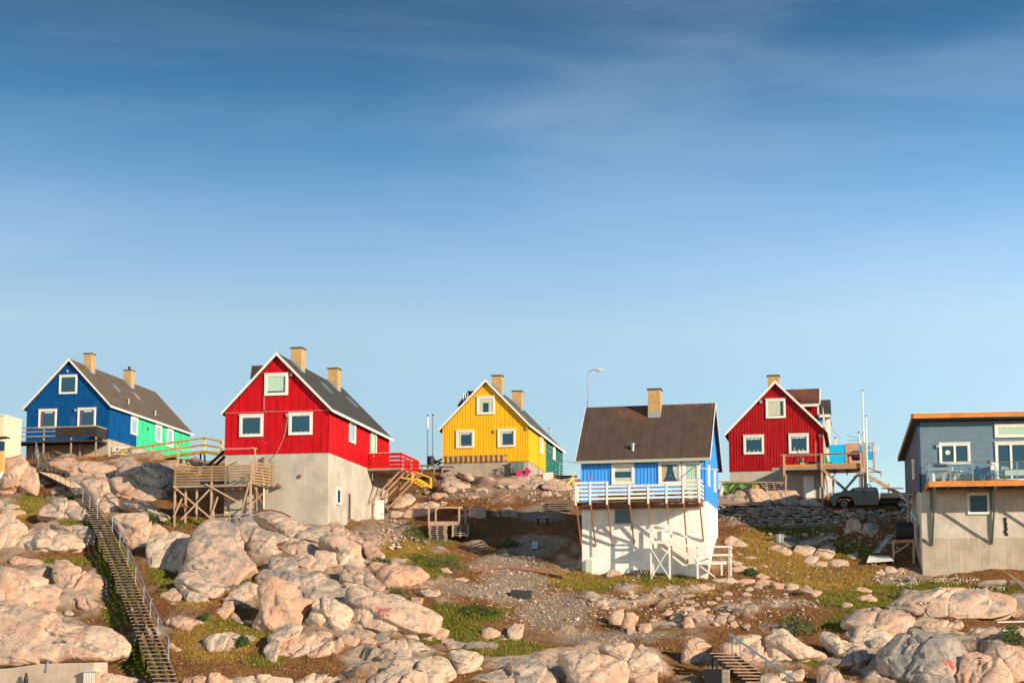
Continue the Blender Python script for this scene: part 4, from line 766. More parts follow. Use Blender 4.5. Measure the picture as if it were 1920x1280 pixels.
# red balcony on the long side
yb0=fr.x(690,877,w)[1]; P0=fr.y(752.5,876.5,yb0); bx=P0[0]; zf=P0[2]; yb1=fr.x(785.6,889,bx)[1]; zt=fr.y(753,847.5,yb0)[2]
print('balcony',yb0,yb1,bx-w,zf,zt)
m=MB(); n_=14
for i in range(n_):
    x=w+.03+i*(bx-w-.03)/n_; m.box(x,x+(bx-w-.03)/n_-.01,yb0,yb1,zf-.05,zf)
m.box(w+.03,bx,yb0-.04,yb0-.002,zf-.16,zf+.001); bal=m.build('balcony',WOODG,t)
for k in range(5):
    y=yb0+.15+k*(yb1-yb0-.3)/4; MB().box(w+.03,bx+.15,y-.04,y+.04,zf-.2,zf-.055).build('joist',WOODP,bal)
for k in range(5):
    y=yb0+.15+k*(yb1-yb0-.3)/4; MB().beam((bx-.05,y,zf-.15),(w-.02,y,zf-2.75),.09,.12).build('brace',WOODP,bal)
rl=MB(); nb=4; hh=zt-zf
for k in range(nb):
    z0=zf+.04+k*hh/nb; z1=z0+hh/nb-.09; rl.box(w+.03,bx-.005,yb0-.045,yb0-.012,z0,z1).box(bx,bx+.03,yb0-.045,yb1,z0,z1).box(w+.03,bx-.005,yb1-.03,yb1,z0,z1)
rl.box(w+.0301,bx-.005,yb0+.0,yb0+.02,zf+.01,zt-.06) if 0 else None
rail=rl.build('railing',REDR,bal); MB().box(w+.03,bx+.06,yb0-.09,yb0+.01,zt-.045,zt).box(bx-.03,bx+.06,yb0+.012,yb1,zt-.045,zt).build('handrail',plain_once('pale_worn_red',(.72,.45,.38)),rail)
for k in range(5):
    y=yb0+k*(yb1-yb0-.08)/4; MB().box(bx-.09,bx-.004,y-.01,y+.07,zf-.2,zt-.05).build('post',REDR,rail)
for k in range(2): x=w+.1+k*(bx-w)*.5; MB().box(x,x+.08,yb0-.01,yb0+.07,zf,zt-.05).build('post',REDR,rail)
# fishing line style thin cord
MB().tube([tuple(fr.y(701,850,yb0-.1)),tuple(fr.x(698,900,w+.25))],.012,5).build('cord',WHITE,bal)

# ------------------------------------------------------------ yellow house
h=gable('yellow_house','bright yellow house with a peeling teal rear part, centre of the ridge',129.,(829.5,867.5),(991.5,864),(910.3,711),(822.5,804.3),(995.5,797.5),(1061,842.5),(966,757),wallm=YEL,roofm=FELTG,pitch=.22,bw=.06,bd=.022,concm=CONCB,conc_h=2.6,Dfix=17.6,split=8.0,sidem=TEAL)
HY_=h; fr,t,w=h['fr'],h['t'],h['w']
win_front(t,fr,855.4,888.8,807,839.8,'valance'); win_front(t,fr,933.4,966.6,804.5,838,'valance'); win_front(t,fr,894.4,927.8,743.5,776.6,'split')
win_side(t,fr,w,1012,1019.5,818.5,849,'side',maxw=1.2); win_side(t,fr,w,1036.5,1040,835,861,'slats',maxw=.9)
chim(h,922,703,.85,.85); chim(h,960,732,.85,.85); roofvent(h,1031,810)
walllamp(t,fr,927,808); walllamp(t,fr,988,803.5); walllamp(t,fr,935,744)
a=fr.y(834,865.5,-.02); b=fr.y(952,852.5,-.02); m=MB().box(a[0],b[0],-.10,-.03,b[2]-.05,b[2]+.02).box(a[0],b[0],-.06,-.03,a[2]-.02,a[2]+.03).build('fish_rack',WOODB,t)
mm=MB()
for i in range(12): x=a[0]+.2+i*(b[0]-a[0]-.4)/11.5; mm.box(x,x+.2,-.14,-.105,a[2]-.04,b[2]-.03)
mm.build('rack_slats',WOODP,m)
a=fr.y(958,888,.0); b=fr.y(982,865,.0); cb=MB().box(a[0],b[0],-.28,.03,a[2],b[2]).build('meter_cabinet',IRON,t,bevel=.02); MB().box(a[0]+.04,(a[0]+b[0])/2-.02,-.305,-.282,a[2]+.05,b[2]-.05).box((a[0]+b[0])/2+.02,b[0]-.04,-.305,-.282,a[2]+.05,b[2]-.05).build('cabinet_door',plain_once('worn_green_door',(.16,.2,.17)),cb)
dormer_left(h,(889,735),(857,760),4.,3.,FELTR,BLACK)
m=MB()
for dx in (-.5,0,.5):
    q=fr.y(873+dx*8,740,3.); m.tube([(q[0],3.,q[2]-1.3),(q[0],3.,q[2]+.2)],.03,6)
m.tube([(q[0]-1.3,3.,q[2]-.2),(q[0]+.2,3.,q[2]-.2)],.02,6).build('aerial',WHITE,t)

# ------------------------------------------------------------ light blue house on the white basement
rz=-(math.atan(720/3022)-math.atan(590/3022)); O=at(1090,943,105.); fr=Fr(O,rz); HL=dict(fr=fr)
t=thing('light_blue_house','light blue house with a rusty brown roof on a tall whitewashed basement','house',O,rz); HL['t']=t
w=fr.y(1325,930)[0]; eL=fr.y(1080.3,866,-.4); eR=fr.y(1327.5,855.5,-.4); ze=(eL[2]+eR[2])/2; rid=4.0
# ridge height from its pixel at the ridge depth
Dp=6.9; yr=Dp/2; zr_=(fr.y(1097,764,yr)[2]+fr.y(1336.8,755,yr)[2])/2; x0,x1=-.3,w+.3
print('lightblue w',w,'ze',ze,'zr',zr_,'ridge x',fr.y(1097,764,yr)[0],fr.y(1336.8,755,yr)[0])
zw=lambda y: (ze+(zr_-ze)*(y+.4)/(yr+.4) if y<yr else ze+(zr_-ze)*(Dp+.4-y)/(yr+.4))-.2
m=MB(); m.prism([(0,0,0),(0,Dp,0),(0,Dp,zw(Dp)),(0,yr,zw(yr)),(0,0,zw(0))],(w,0,0)); battens_front(m,0,w,0,lambda x:zw(0),.235,.09,.03)
for k in range(30):
    y=k*Dp/29; y=min(y,Dp-.09); m.prism([(w,y,0),(w,y+.09,0),(w,y+.09,zw(y+.09)),(w,y,zw(y))],(.025,0,0))
m.build('wall',SKYB,t)
m=MB(); th=.14
for s,(ya,za_,yb,zb_) in enumerate(((-.4,ze,yr,zr_),(Dp+.4,ze,yr,zr_))):
    m.poly([(x0,ya,za_),(x1,ya,za_),(x1,yb,zb_),(x0,yb,zb_),(x0,ya,za_-th),(x1,ya,za_-th),(x1,yb,zb_-th),(x0,yb,zb_-th)],[(0,1,2,3),(7,6,5,4),(0,4,5,1),(1,5,6,2),(3,2,6,7),(0,3,7,4)])
ROOF_RUST=(zr_-1.8,zr_+.1)
FELTL=roofing('rust_streaked_brown_roof',(.082,.056,.046),(.12,.048,.034),seam=.95)
rf=m.build('roof',FELTL,t)
for xx in (x0-.03,x1):
    m=MB()
    for ya in (-.4,Dp+.4): m.prism([(xx,ya,ze+.03),(xx,yr,zr_+.03),(xx,yr,zr_-.2),(xx,ya,ze-.17)],(.03,0,0))
    m.build('bargeboard',WHITE,t)
MB().box(x0,x1,-.44,-.403,ze-.19,ze+.0).build('fascia',plain_once('grey_green_fascia',(.42,.42,.34)),t)
win_front(t,fr,1147,1189.6,869.5,908,'cafe',fw=.16); win_front(t,fr,1234.7,1278,864.5,908,'tied',fw=.16)
dr=win_front(t,fr,1279.5,1313,862,935,'slats',name='door',fw=.2)
win_side(t,fr,w,1326.5,1333,873,911,'plain',maxw=.8,fw=.1); win_side(t,fr,w,1338,1344,882,922,'plain',maxw=.8,fw=.1); win_side(t,fr,w,1331,1335,802,833,'plain',maxw=.7,fw=.1)
a=fr.y(1214.6,731,yr-.9); b=fr.y(1237.5,731,yr-.9); sa=lambda x,y: ze+(zr_-ze)*(y+.4)/(yr+.4)
zt=a[2]+.1; c=chimney(t,a[0],b[0],yr-.9,yr+.0,sa(0,yr-.9)-.2,zt); MB().prism([(a[0]-.012,yr-.912,sa(0,yr-.912)-.1),(a[0]-.012,yr-.1,sa(0,yr-.1)-.1),(a[0]-.012,yr-.1,sa(0,yr-.1)+.12),(a[0]-.012,yr-.912,sa(0,yr-.912)+.38)],(b[0]-a[0]+.024,0,0)).build('flashing',FLASH,c)
n=v3(0,-(zr_-ze),(yr+.4)); q=fr.pl(1186.5,843,(0,-.4,ze),n); MB().tube([(q[0],q[1],q[2]-.1),(q[0],q[1],q[2]+.38)],.10,10).tube([(q[0],q[1],q[2]+.36),(q[0],q[1],q[2]+.43)],.15,10).build('roof_vent',FLASH,t)
# basement
hc=5.6; MB().box(.03,w-.03,.03,Dp-.03,-hc,-.003).build('basement',CONCW,t)
a=fr.y(1152.4,982,.03); b=fr.y(1184,953.7,.03); bw_=MB().box(a[0],b[0],-.02,.03,a[2],b[2]).build('basement_window',FLASH,t); MB().box(a[0]+.06,b[0]-.06,-.026,-.02,a[2]+.06,b[2]-.06).build('pane',plain_once('dull_blue_pane',(.05,.12,.18),.2),bw_)
a=fr.y(1098,1082,-.3); b=fr.y(1111,1048,-.3); MB().box(a[0],b[0],-.32,.03,a[2]-.3,b[2]).build('utility_cabinet',plain_once('pale_green_cabinet',(.55,.60,.45)),t,bevel=.02)
x=fr.y(1104,0,.0)[0]; MB().tube([(x,-.03,-.3),(x,-.03,-3.6)],.03,6).build('drain_pipe',FLASH,t)
# balcony
L_=1.75; zf=fr.y(1200,938.5,-L_)[2]+.02; xa_=fr.y(1076,942,-L_)[0]; xb=fr.y(1313.5,935,-L_)[0]
m=MB()
for i in range(12):
    y=-L_+i*(L_-.04)/12; m.box(xa_,xb,y,y+(L_-.04)/12-.012,zf-.05,zf)
bal=m.build('balcony',WOODB,t)
ps=[1079.6,1106.7,1138.2,1179.8,1215.4,1249.9,1281.4,1311.3]; foot=[1021,1022,1021.5,1019,985,983,1057,1016]
xs=[fr.y(p_,938,-L_)[0] for p_ in ps]
for x in xs: MB().box(x-.04,x+.04,-L_-.02,-.03,zf-.19,zf-.055).build('joist',WOODB,bal)
m=MB().box(xa_,xb,-.2,-.12,zf-.36,zf-.195).build('ledger',WOODB,bal)
zr2=fr.y(1311,905,-L_)[2]; st_=(zr2-zf)/4
r=MB()
for k in range(4):
    z1=zf+st_*(k+1)-.015; z0=z1-st_*.56; r.box(xa_,xb,-L_-.05,-L_-.018,z0,z1).box(xb,xb+.03,-L_-.05,-.03,z0,z1).box(xa_-.03,xa_,-L_-.05,-.03,z0,z1)
z1=zf+st_*5-.015; r.box(xa_,xs[2]+.1,-L_-.05,-L_-.018,z1-st_*.56,z1).box(xa_-.03,xa_,-L_-.05,-.9,z1-st_*.56,z1).box(xs[6]-.1,xb,-L_-.05,-L_-.018,z1-st_*.5,z1).box(xb,xb+.03,-L_-.05,-.6,z1-st_*.5,z1)
rail=r.build('railing',WHITE,bal)
for i,x in enumerate(xs):
    top=zf+st_*(5 if i in (0,1,2,6,7) else 4)-.0; MB().box(x-.055,x+.055,-L_-.085,-L_-.052,zf-.22,top).build('post',WHITE,rail); MB().box(x-.05,x+.05,-L_-.016,-L_+.07,zf-.22,top-.02).build('inner_post',WHITE,rail)
for x,py in zip(xs,foot):
    q=fr.y(1200,py,.03); MB().beam((x,-L_+.12,zf-.2),(x+.02,.02 if py not in (985,983) else -1.2,q[2] if py not in (985,983) else fr.y(1200,py,-1.2)[2]),.085,.11).build('brace',WOODB,bal)
for z_ in (.3,): 
    m=MB().box(xa_+1.5,xa_+3.2,-1.1,-.3,zf,zf+.55); m.build('covered_furniture',plain_once('brown_tarp',(.10,.05,.05),.9),bal,bevel=.12)
MB().box(xs[3]+.1,xs[4]-.3,-.8,-.2,zf,zf+.85).build('storage_box',BLACK,bal,bevel=.04)
MB().box(xs[4]+.3,xs[5]+.3,-.9,-.3,zf+.4,zf+.5).box(xs[4]+.4,xs[4]+.48,-.8,-.4,zf,zf+.4).box(xs[5]+.1,xs[5]+.18,-.8,-.4,zf,zf+.4).build('table',plain_once('blue_table',(.02,.10,.28)),bal)
q=fr.y(1107,897,-L_); MB().tube([(q[0],-L_,q[2]-.1),(q[0],-L_,q[2]+.02)],.06,8).poly([(q[0]-.1,-L_-.02,q[2]),(q[0]+.1,-L_-.02,q[2]),(q[0]+.12,-L_,q[2]+.15),(q[0]-.12,-L_,q[2]+.13)],[(0,1,2,3)]).build('flower_pot',plain_once('red_flower',(.6,.05,.03)),bal)
# clothes-line bracket
q=fr.y(1313,872,-.7); MB().tube([(q[0],-.05,ze-.2),(q[0],-.9,ze-.75),(q[0]+1.2,-.7,ze-.85)],.03,6).build('wall_bracket',WHITE,t)
# white stairs
SY=-1.3; m=MB(); X0=fr.y(1220.5,1000,SY)[0]; X1=fr.y(1255.3,1000,SY)[0]; zt_=fr.y(1237,983,SY)[2]; zb_=fr.y(1237,1081,SY)[2]; zp=fr.y(1237,1013,SY)[2]
stt=MB()
n_=13; xs0,z0=X1,zp; P=fr.y(1307.8,1055,SY); 
for i in range(n_):
    f=(i+.5)/n_; x=xs0+(P[0]-xs0)*f; z=z0+(P[2]-z0)*f; stt.box(x-.16,x+.16,SY-.0,SY+.85,z-.04,z)
stt.beam((xs0,SY-.03,z0-.1),(P[0],SY-.03,P[2]-.1),.05,.2).beam((xs0,SY+.88,z0-.1),(P[0],SY+.88,P[2]-.1),.05,.2)
sr=stt.build('outdoor_stairs',WHITE,t)
m=MB()
for x in (X0,X1):
    for y in (SY-.05,SY+.9): m.box(x-.055,x+.055,y-.05,y+.05,zb_-.4,zt_)
m.box(X0-.05,X1+.05,SY-.1,SY-.05,zt_-.1,zt_).box(X0-.05,X1+.05,SY-.1,SY-.05,zp+.6,zp+.75).box(X0-.05,X1+.05,SY-.1,SY-.05,zp-.2,zp-.02)
m.beam((X0,SY-.12,zp-.5),(X1,SY-.12,zb_-.1),.09,.05).beam((X1,SY-.15,zp-.5),(X0,SY-.15,zb_-.1),.09,.05); m.build('landing_frame',WHITE,sr)
MB().box(X0,X1,SY,SY+.85,zp-.05,zp).build('landing',WOODG,sr)
m=MB(); q=(1308,1081); Xp=fr.y(1308,1050,SY)[0]; zl=fr.y(1340,1052,SY)[2]; Xe=fr.y(1367,1050,SY)[0]
m.beam((X1,SY-.06,zt_-.05),(Xp,SY-.06,fr.y(1308,1020,SY)[2]),.05,.12).beam((X1,SY-.06,zt_-.5),(Xp,SY-.06,fr.y(1308,1037,SY)[2]),.05,.1)
for x,zz_ in ((Xp,fr.y(1308,1019,SY)[2]),(Xe,fr.y(1367,1022,SY)[2]),(Xe,fr.y(1367,1022,SY)[2])): m.box(x-.055,x+.055,SY-.1,SY+.0,zl-1.1,zz_)
m.box(Xe-.05,Xe+.05,SY+1.2,SY+1.3,zl-.9,fr.y(1367,1022,SY)[2]); zq=fr.y(1340,1023,SY)[2]
m.box(Xp,Xe,SY-.14,SY-.1,zq-.13,zq).box(Xp,Xe,SY-.14,SY-.1,zq-.66,zq-.52).box(Xe+.05,Xe+.09,SY-.1,SY+1.3,zq-.13,zq).box(Xe+.05,Xe+.09,SY-.1,SY+1.3,zq-.66,zq-.52).build('railing',WHITE,sr)
m=MB()
for k in range(8): m.box(Xp,Xe,SY+k*.16,SY+k*.16+.145,zl-.04,zl)
m.box(Xp,Xe,SY-.05,SY-.005,zl-.2,zl); xm=fr.y(1353,1060,SY)[0]; m.box(xm-.05,xm+.05,SY-.04,SY+.06,zl-.9,zl-.041).beam((Xp,SY+.1,zl-.15),(Xp+1.1,SY+.1,zl-1.),.09,.08).build('lower_landing',WHITE,sr)
# ------------------------------------------------------------ dark red house on the right with its deck
rz2=-(math.atan(660/3022)-math.atan(590/3022))
h=gable('dark_red_house','dark red ribbed house with a side dormer, right of centre',121.,(1367.3,883.5),(1544.2,881),(1453.3,713.5),(1359.3,812.5),(1551.3,806),(1557.5,832),(1470,722),rz=rz2,wallm=RED2,roofm=FELTR,pitch=.21,bw=.07,bd=.03,conc_h=3.2,Dfix=11.)
HD=h; fr,t,w=h['fr'],h['t'],h['w']
win_front(t,fr,1394.3,1432.5,816,851.5,'frill'); win_front(t,fr,1479,1516.5,813.5,849.5,'frill'); win_front(t,fr,1436,1473,748,784,'drape')
p=fr.y(1439,703,1.2); q=fr.y(1460,703,1.2); c=chimney(t,p[0],q[0],1.2,2.,h['line'](p[0])-.3,p[2]); walllamp(t,fr,1426.5,753.5); walllamp(t,fr,1538,817)
a=fr.y(1507.2,933.5,.04); b=fr.y(1525.7,891.8,.04); dd=MB().box(a[0],b[0],-.03,.04,a[2],b[2]).build('basement_door',bpy.data.materials['bright_white_door'],t); MB().box(b[0]-.2,b[0]-.1,-.06,-.03,a[2]+1.,a[2]+1.05).build('handle',BLACK,dd)
yd=3.; A=fr.y(1478,731,yd); B=fr.y(1535.5,731,yd); C=fr.y(1535.5,756.5,yd-.3); fz=C[2]
m=MB(); m.poly([(A[0]-1.2,yd-.3,fz),(B[0],yd-.3,fz),(B[0],yd+1.4,B[2]+.35),(A[0]-1.2,yd+1.4,B[2]+.35),(A[0]-1.2,yd-.3,fz-.1),(B[0],yd-.3,fz-.1),(B[0],yd+1.4,B[2]+.25),(A[0]-1.2,yd+1.4,B[2]+.25),(B[0],yd+3.1,fz),(A[0]-1.2,yd+3.1,fz),(B[0],yd+3.1,fz-.1),(A[0]-1.2,yd+3.1,fz-.1)],[(0,1,2,3),(7,6,5,4),(0,4,5,1),(1,5,6,2),(3,2,8,9),(6,7,11,10),(2,6,10,8),(8,10,11,9)])
d=m.build('dormer_roof',roofing('rusty_dormer_roof',(.09,.05,.042),(.14,.05,.035)),t); MB().box(A[0]-1.2,B[0],yd-.34,yd-.303,fz-.2,fz).box(B[0]-.16,B[0]-.02,yd-.05,yd,fz-2.1,fz-.21).build('trim',WHITE,d)
x1_=B[0]-.17; m=MB(); xs_=h['xa']+.4; m.prism([(xs_,yd,h['line'](xs_)-.12),(x1_,yd,h['line'](x1_)-.12),(x1_,yd,fz-.12),(xs_,yd,fz-.12)],(0,2.8,0)); battens_front(m,h['xa']+1.9,x1_,h['line'](x1_)-.1,lambda x:fz-.13,.2,.07,.03,yd); m.build('dormer_wall',RED2,d)
MB().tube([(B[0]+.03,yd,fz),(B[0]+.03,yd+1.4,B[2]+.3)],.05,5).build('trim',WHITE,d)
MB().box(w+.03,w+.05,.02,11-.4,.02,fr.x(1551,812,w)[2]-.3).build('side_panel',plain_once('peach_board',(.60,.40,.27)),t)
# deck
t=thing('timber_deck','weathered timber deck on tall posts in front of the dark red house','deck',h['O'],rz2)
yd=-2.3; x0=fr.y(1463,876,yd)[0]; x1=fr.y(1616,874,yd)[0]; zf=fr.y(1540,870,yd)[2]; zr=fr.y(1540,851,yd)[2]; xq=w+.08
m=MB()
for i in range(14): y=yd+i*(-yd-.04)/14; m.box(x0,x1,y,y+(-yd-.04)/14-.015,zf-.05,zf)
for i in range(24): y=i*.15-.02; m.box(xq,x1,y,y+.135,zf-.05,zf)
m.build('deck_boards',WOODO,t); MB().box(x0,x1,yd-.05,yd-.003,zf-.16,zf+.02).build('front_edge',WOODO,t); MB().box(x0-.6,x1+.1,yd-.055,yd-.004,zf-.38,zf-.17).build('front_beam',WOODG,t)
for k in range(7):
    x=x0+.1+(x1-x0-.3)*k/6; MB().box(x,x+.07,yd,-.02 if x<xq else 3.5,zf-.25,zf-.055).build('joist',WOODD,t)
gz=lambda px,py,y: fr.y(px,py,y)[2]
for px,pb in ((1470.8,900),(1541.5,948),(1616,942)):
    q=fr.y(px,900,yd-.1); g=gz(px,pb,yd-.1); MB().box(q[0]-.08,q[0]+.08,yd-.2,yd-.06,g-.4,zr-.0).build('post',WOODP,t)
for px in (1562,1612): q=fr.y(px,900,3.2); MB().box(q[0]-.07,q[0]+.07,3.2,3.34,-3.5,zf-.26).build('post',WOODG,t)
MB().box(x0,x1+.1,yd-.055,yd-.01,zr-.09,zr).box(x0,x1+.1,yd-.13,yd+.02,zr,zr+.035).build('railing',WOODP,t)
q1=fr.y(1543,880,yd-.22); q2=fr.y(1594,926,yd-.22); MB().beam(q1,q2,.07,.2).build('brace',WOODG,t); q1=fr.y(1613,884,yd-.3); q2=fr.y(1571,933,yd-.3); MB().beam(q1,q2,.07,.18).build('brace',WOODG,t)
q=fr.y(1617,800,yd-.25); MB().box(q[0]-.02,q[0]+.2,yd-.2,yd-.07,zf-3.2,zr+.75).build('tall_plank',WOODP,t)
# windbreak screens
a=fr.y(1555,867,3.3); b=fr.y(1584.5,833,3.3); m=MB().box(a[0],b[0],3.3,3.36,zf,b[2]); c2=fr.y(1588,0,3.3)[0]; d2=fr.y(1613,0,3.3)[0]; m.box(c2,d2,3.3,3.36,zf+.9,b[2]-.12).build('windbreak',CYAN,t)
MB().box(b[0]+.0,c2,3.27,3.34,zf,b[2]).box(d2,d2+.15,3.27,3.34,zf,b[2]).box(b[0],d2+.15,3.26,3.37,b[2]+.003,b[2]+.09).build('screen_posts',WOODP,t)
# beam braces and long ramp to the right
t=thing('timber_ramp','long timber ramp rail sloping down right from the deck corner','ramp',at(1623,890,120),0)
O_=np.array(t.location)
def PB(mb,pts,w_,h_):
    for p,q in pts: mb.beam(at(*p)-O_,at(*q)-O_,w_,h_)
    return mb
PB(MB(),[((1623,887,120),(1690,926,120)),((1625,892,119.9),(1690,930,119.9))],.1,.14).build('sloping_beam',WOODP,t); PB(MB(),[((1622,874,120),(1653,887,120)),((1618,885,120),(1652,884,120)),((1600,893,120.5),(1624,891,120.5))],.07,.1).build('sloping_beam',WOODG,t)
PB(MB(),[((1652,915,121),(1694,915,121))],.08,.12).build('rail',WOODG,t); PB(MB(),[((1666,906,120),(1666,928,120)),((1652,885,120),(1652,893,120))],.09,.09).build('post',WOODP,t)
t=thing('blue_board','blue board propped behind the pickup cab','board',at(1640,920,121)); O_=np.array(t.location); PB(MB(),[((1627,905,121),(1648,928,121)),((1636,903,121.2),(1630,900,121.2))],.5,.05).build('panel',CYAN,t)
# masts and aerials
def mast(label,name,px,pb,pt,Y,r,mat,lean=0,group=None,cat='pole'):
    b=at(px,pb,Y); tp=at(px+lean,pt,Y); t=thing(name,label,cat,b,0,group); MB().tube([(0,0,-.4),tuple(tp-b)],[r*1.3,r],8).build('pole_shaft',mat,t); MB().tube([tuple(tp-b),tuple(tp-b+v3(0,0,.1))],r*1.2,8).build('finial',BLACK,t); return t,tp-b
mast('tall white flagpole, the highest one beside the deck','flagpole',1622,905,733,119.,.045,WHITE,-5)
mast('shorter white flagpole just right of the highest one','flagpole',1626,905,781,119.4,.04,WHITE,-2)
t,tp=mast('leaning white aerial mast with dark wires, on the deck corner','aerial_mast',1616,878,812,118.5,.055,WHITE,-6,cat='aerial')
m=MB().tube([tp+v3(0,0,-.4),tp+v3(-.9,0,-.1),],.015,5).tube([tp+v3(0,0,-.5),tp+v3(-.8,0,-.5)],.015,5).tube([tp+v3(0,0,-.4),tp+v3(.35,0,.1)],.02,5).build('wire_arms',IRON,t)
t,tp=mast('thin white mast with a fishbone aerial, right of the flagpoles','aerial_mast',1626,900,842,119.8,.05,WHITE,-1,cat='aerial')
m=MB().tube([tp+v3(0,0,-.1),tp+v3(.9,0,.0)],.03,5)
for k in range(4): m.tube([tp+v3(.3+.18*k,-.05,-.22),tp+v3(.3+.18*k,.05,.25)],.025,5)
m.build('aerial',WHITE,t)
t,tp=mast('short white pole with a folded pennant behind the cyan screen','flagpole',1564.5,860,822,127,.06,WHITE,1.5,cat='pole'); MB().box(tp[0]-.02,tp[0]+.16,-.02,.02,tp[2]-.7,tp[2]).build('pennant',plain_once('pale_flag',(.55,.45,.45)),t)
# things on the deck
def dk(px,y=yd+.6): q=fr.y(px,870,yd if y is None else y); c_,s_=math.cos(rz2),math.sin(rz2); P=v3(q[0],y,zf); return h['O']+v3(P[0]*c_-P[1]*s_,P[0]*s_+P[1]*c_,P[2])
yd2=-1.6
t=thing('bucket','small green bucket on the deck in front of the dark red wall','bucket',dk(1501,yd2)); MB().tube([(0,0,0),(0,0,.42)],[.17,.23],12).build('bucket_body',plain_once('green_plastic',(.01,.30,.10)),t); MB().tube([(-.22,0,.42),(-.15,0,.6),(.15,0,.6),(.22,0,.42)],.012,5).build('handle',METAL,t)
t=thing('wooden_pallet_box','low pale board box beside the green bucket on the deck','box',dk(1512,yd2)); MB().box(-.45,.45,-.3,.3,0,.2).box(-.4,.4,-.25,.25,.2,.24).build('crate_body',WOODP,t)
t=thing('blue_tub','dark blue tub on the deck next to the broom','tub',dk(1525,yd2)); MB().tube([(0,0,0),(0,0,.25)],[.4,.5],14).build('tub_body',plain_once('navy_plastic',(.01,.03,.15)),t)
t=thing('broom','thin broom standing upright on the deck against the dark red wall','broom',dk(1529.5,yd2+.5)); MB().tube([(0,0,0),(.05,.3,1.9)],.02,6).build('stick',WOODP,t); MB().box(-.2,.2,-.04,.04,0,.12).build('brush',BLACK,t)
t=thing('garden_table','dark table with a round pale tray at the right end of the deck','table',dk(1604,.4)); MB().box(-.6,.6,-.4,.4,.9,.96).build('table_top',WOODD,t)
for sx in (-.55,.5):
    for sy in (-.35,.3): MB().box(sx,sx+.06,sy,sy+.06,0,.9).build('leg',WOODD,t)
t=thing('purple_cover','dark purple cloth cover hanging over the deck table','cover',dk(1606,0)); MB().box(-.35,.45,-.3,.3,.5,1.2).build('cloth',plain_once('purple_cloth',(.09,.012,.045),.9),t,bevel=.14)
t=thing('serving_tray','round pale tray lying on the deck table','tray',dk(1603,.4)+v3(0,0,.97)); MB().tube([(0,0,0),(0,0,.18),(0,0,.24)],[.5,.45,.2],16).build('tray_body',WOODP,t)
t=thing('green_chair','green folding chair beside the cyan screen on the deck','chair',dk(1553,.6)); MB().box(-.2,.3,-.2,.25,.42,.47).build('seat',plain_once('green_plastic',(.01,.3,.1)),t); MB().beam((-.2,0,.45),(-.32,0,.95),.4,.03,(0,1,0)).build('backrest',bpy.data.materials['green_plastic'],t)
for s in (-.18,.2):
    for y in (-.18,.2): MB().tube([(s,y,0),(s,y,.42)],.02,6).build('leg',METAL,t)
# cyan house behind
O=at(1548,866,142.); frc=Fr(O,rz2); t=thing('cyan_house','bright cyan house mostly hidden behind the dark red house','house',O,rz2)
a=frc.y(1500,778,0); b=frc.y(1556,778,0); zt=frc.y(1545,777.5,0)[2]; r0=frc.y(1534,776,-.3); r1=frc.y(1557,776,-.3); zr3=frc.y(1557,749,2.6)[2]
MB().prism([(a[0],0,-3),(a[0],0,zt),(a[0],2.6,zr3-.1),(a[0],5.2,zt),(a[0],5.2,-3)],(b[0]-a[0]-.35,0,0)).build('wall',CYAN,t); MB().prism([(a[0]-.3,-.3,zt),(a[0]-.3,2.6,zr3),(a[0]-.3,5.5,zt),(a[0]-.3,5.5,zt-.15),(a[0]-.3,2.6,zr3-.15),(a[0]-.3,-.3,zt-.15)],(r1[0]-a[0]+.3,0,0)).build('roof',FELT,t)
MB().box(b[0]-.35,b[0]+.05,-.03,.1,-3,zt-.16).box(a[0]-.3,r1[0],-.34,-.303,zt-.25,zt-.01).box(r1[0]+.003,r1[0]+.04,-.34,5.5,zt-.3,zt-.1).build('corner_board',WHITE,t)
MB().tube([(b[0]+.05,0,zt-1.2),(b[0]+.9,0,zt-2.1)],.04,5).build('bracket',METAL,t)

# ------------------------------------------------------------ pickup truck
CARP=NT('dark_green_car_paint').done((.03,.034,.031),.25,.6); TYRE=plain('tyre_rubber',(.015,.015,.015),.9); CARG=NT('car_window').done((.03,.05,.055),.03,.9); RIM=plain('alloy_rim',(.26,.22,.19),.5,.4)
O=at(1555,951.5,116.2); t=thing('pickup_truck','dark green pickup truck with a flat bed parked on top of the stone wall','truck',O); k=1.
def tp_(px,py): q=at(px,py,116.2)-O; return (q[0],q[2])
def side(mb,pts,y0,y1,ins=0.): return mb.prism([(x,y0,z) for x,z in pts],(0,y1-y0,0))
body=[tp_(1556,944),tp_(1556,930),tp_(1559,925),tp_(1578,921.5),tp_(1592,920),tp_(1647,920),tp_(1648,946),tp_(1603,947),tp_(1601,940),tp_(1596,933),tp_(1588,930.5),tp_(1579,930.5),tp_(1572,934),tp_(1569,941),tp_(1568,948),tp_(1560,948)]
def extr(pts,y0,y1,name,mat,par,bevel=.03):
    bm=bmesh.new(); v=[bm.verts.new((x,y0,z)) for x,z in pts]; f=bm.faces.new(v); r=bmesh.ops.extrude_face_region(bm,geom=[f]); bmesh.ops.translate(bm,verts=[e for e in r['geom'] if isinstance(e,bmesh.types.BMVert)],vec=(0,y1-y0,0)); bmesh.ops.recalc_face_normals(bm,faces=bm.faces); bmesh.ops.triangulate(bm,faces=[f for f in bm.faces if len(f.verts)>4]); me=bpy.data.meshes.new(name); bm.to_mesh(me); bm.free(); me.materials.append(mat); o=link(name,me,par)
    if bevel: b=o.modifiers.new('b','BEVEL'); b.width=bevel; b.segments=2; b.limit_method='ANGLE'; b.angle_limit=R(35)
    return o
bd=extr(body,0,1.75,'body',CARP,t)
cab=[tp_(1590,920.5),tp_(1601,914),tp_(1608,912.6),tp_(1640,912.4),tp_(1645,914),tp_(1647,920.5)]
extr(cab,.12,1.63,'cab',CARP,t)
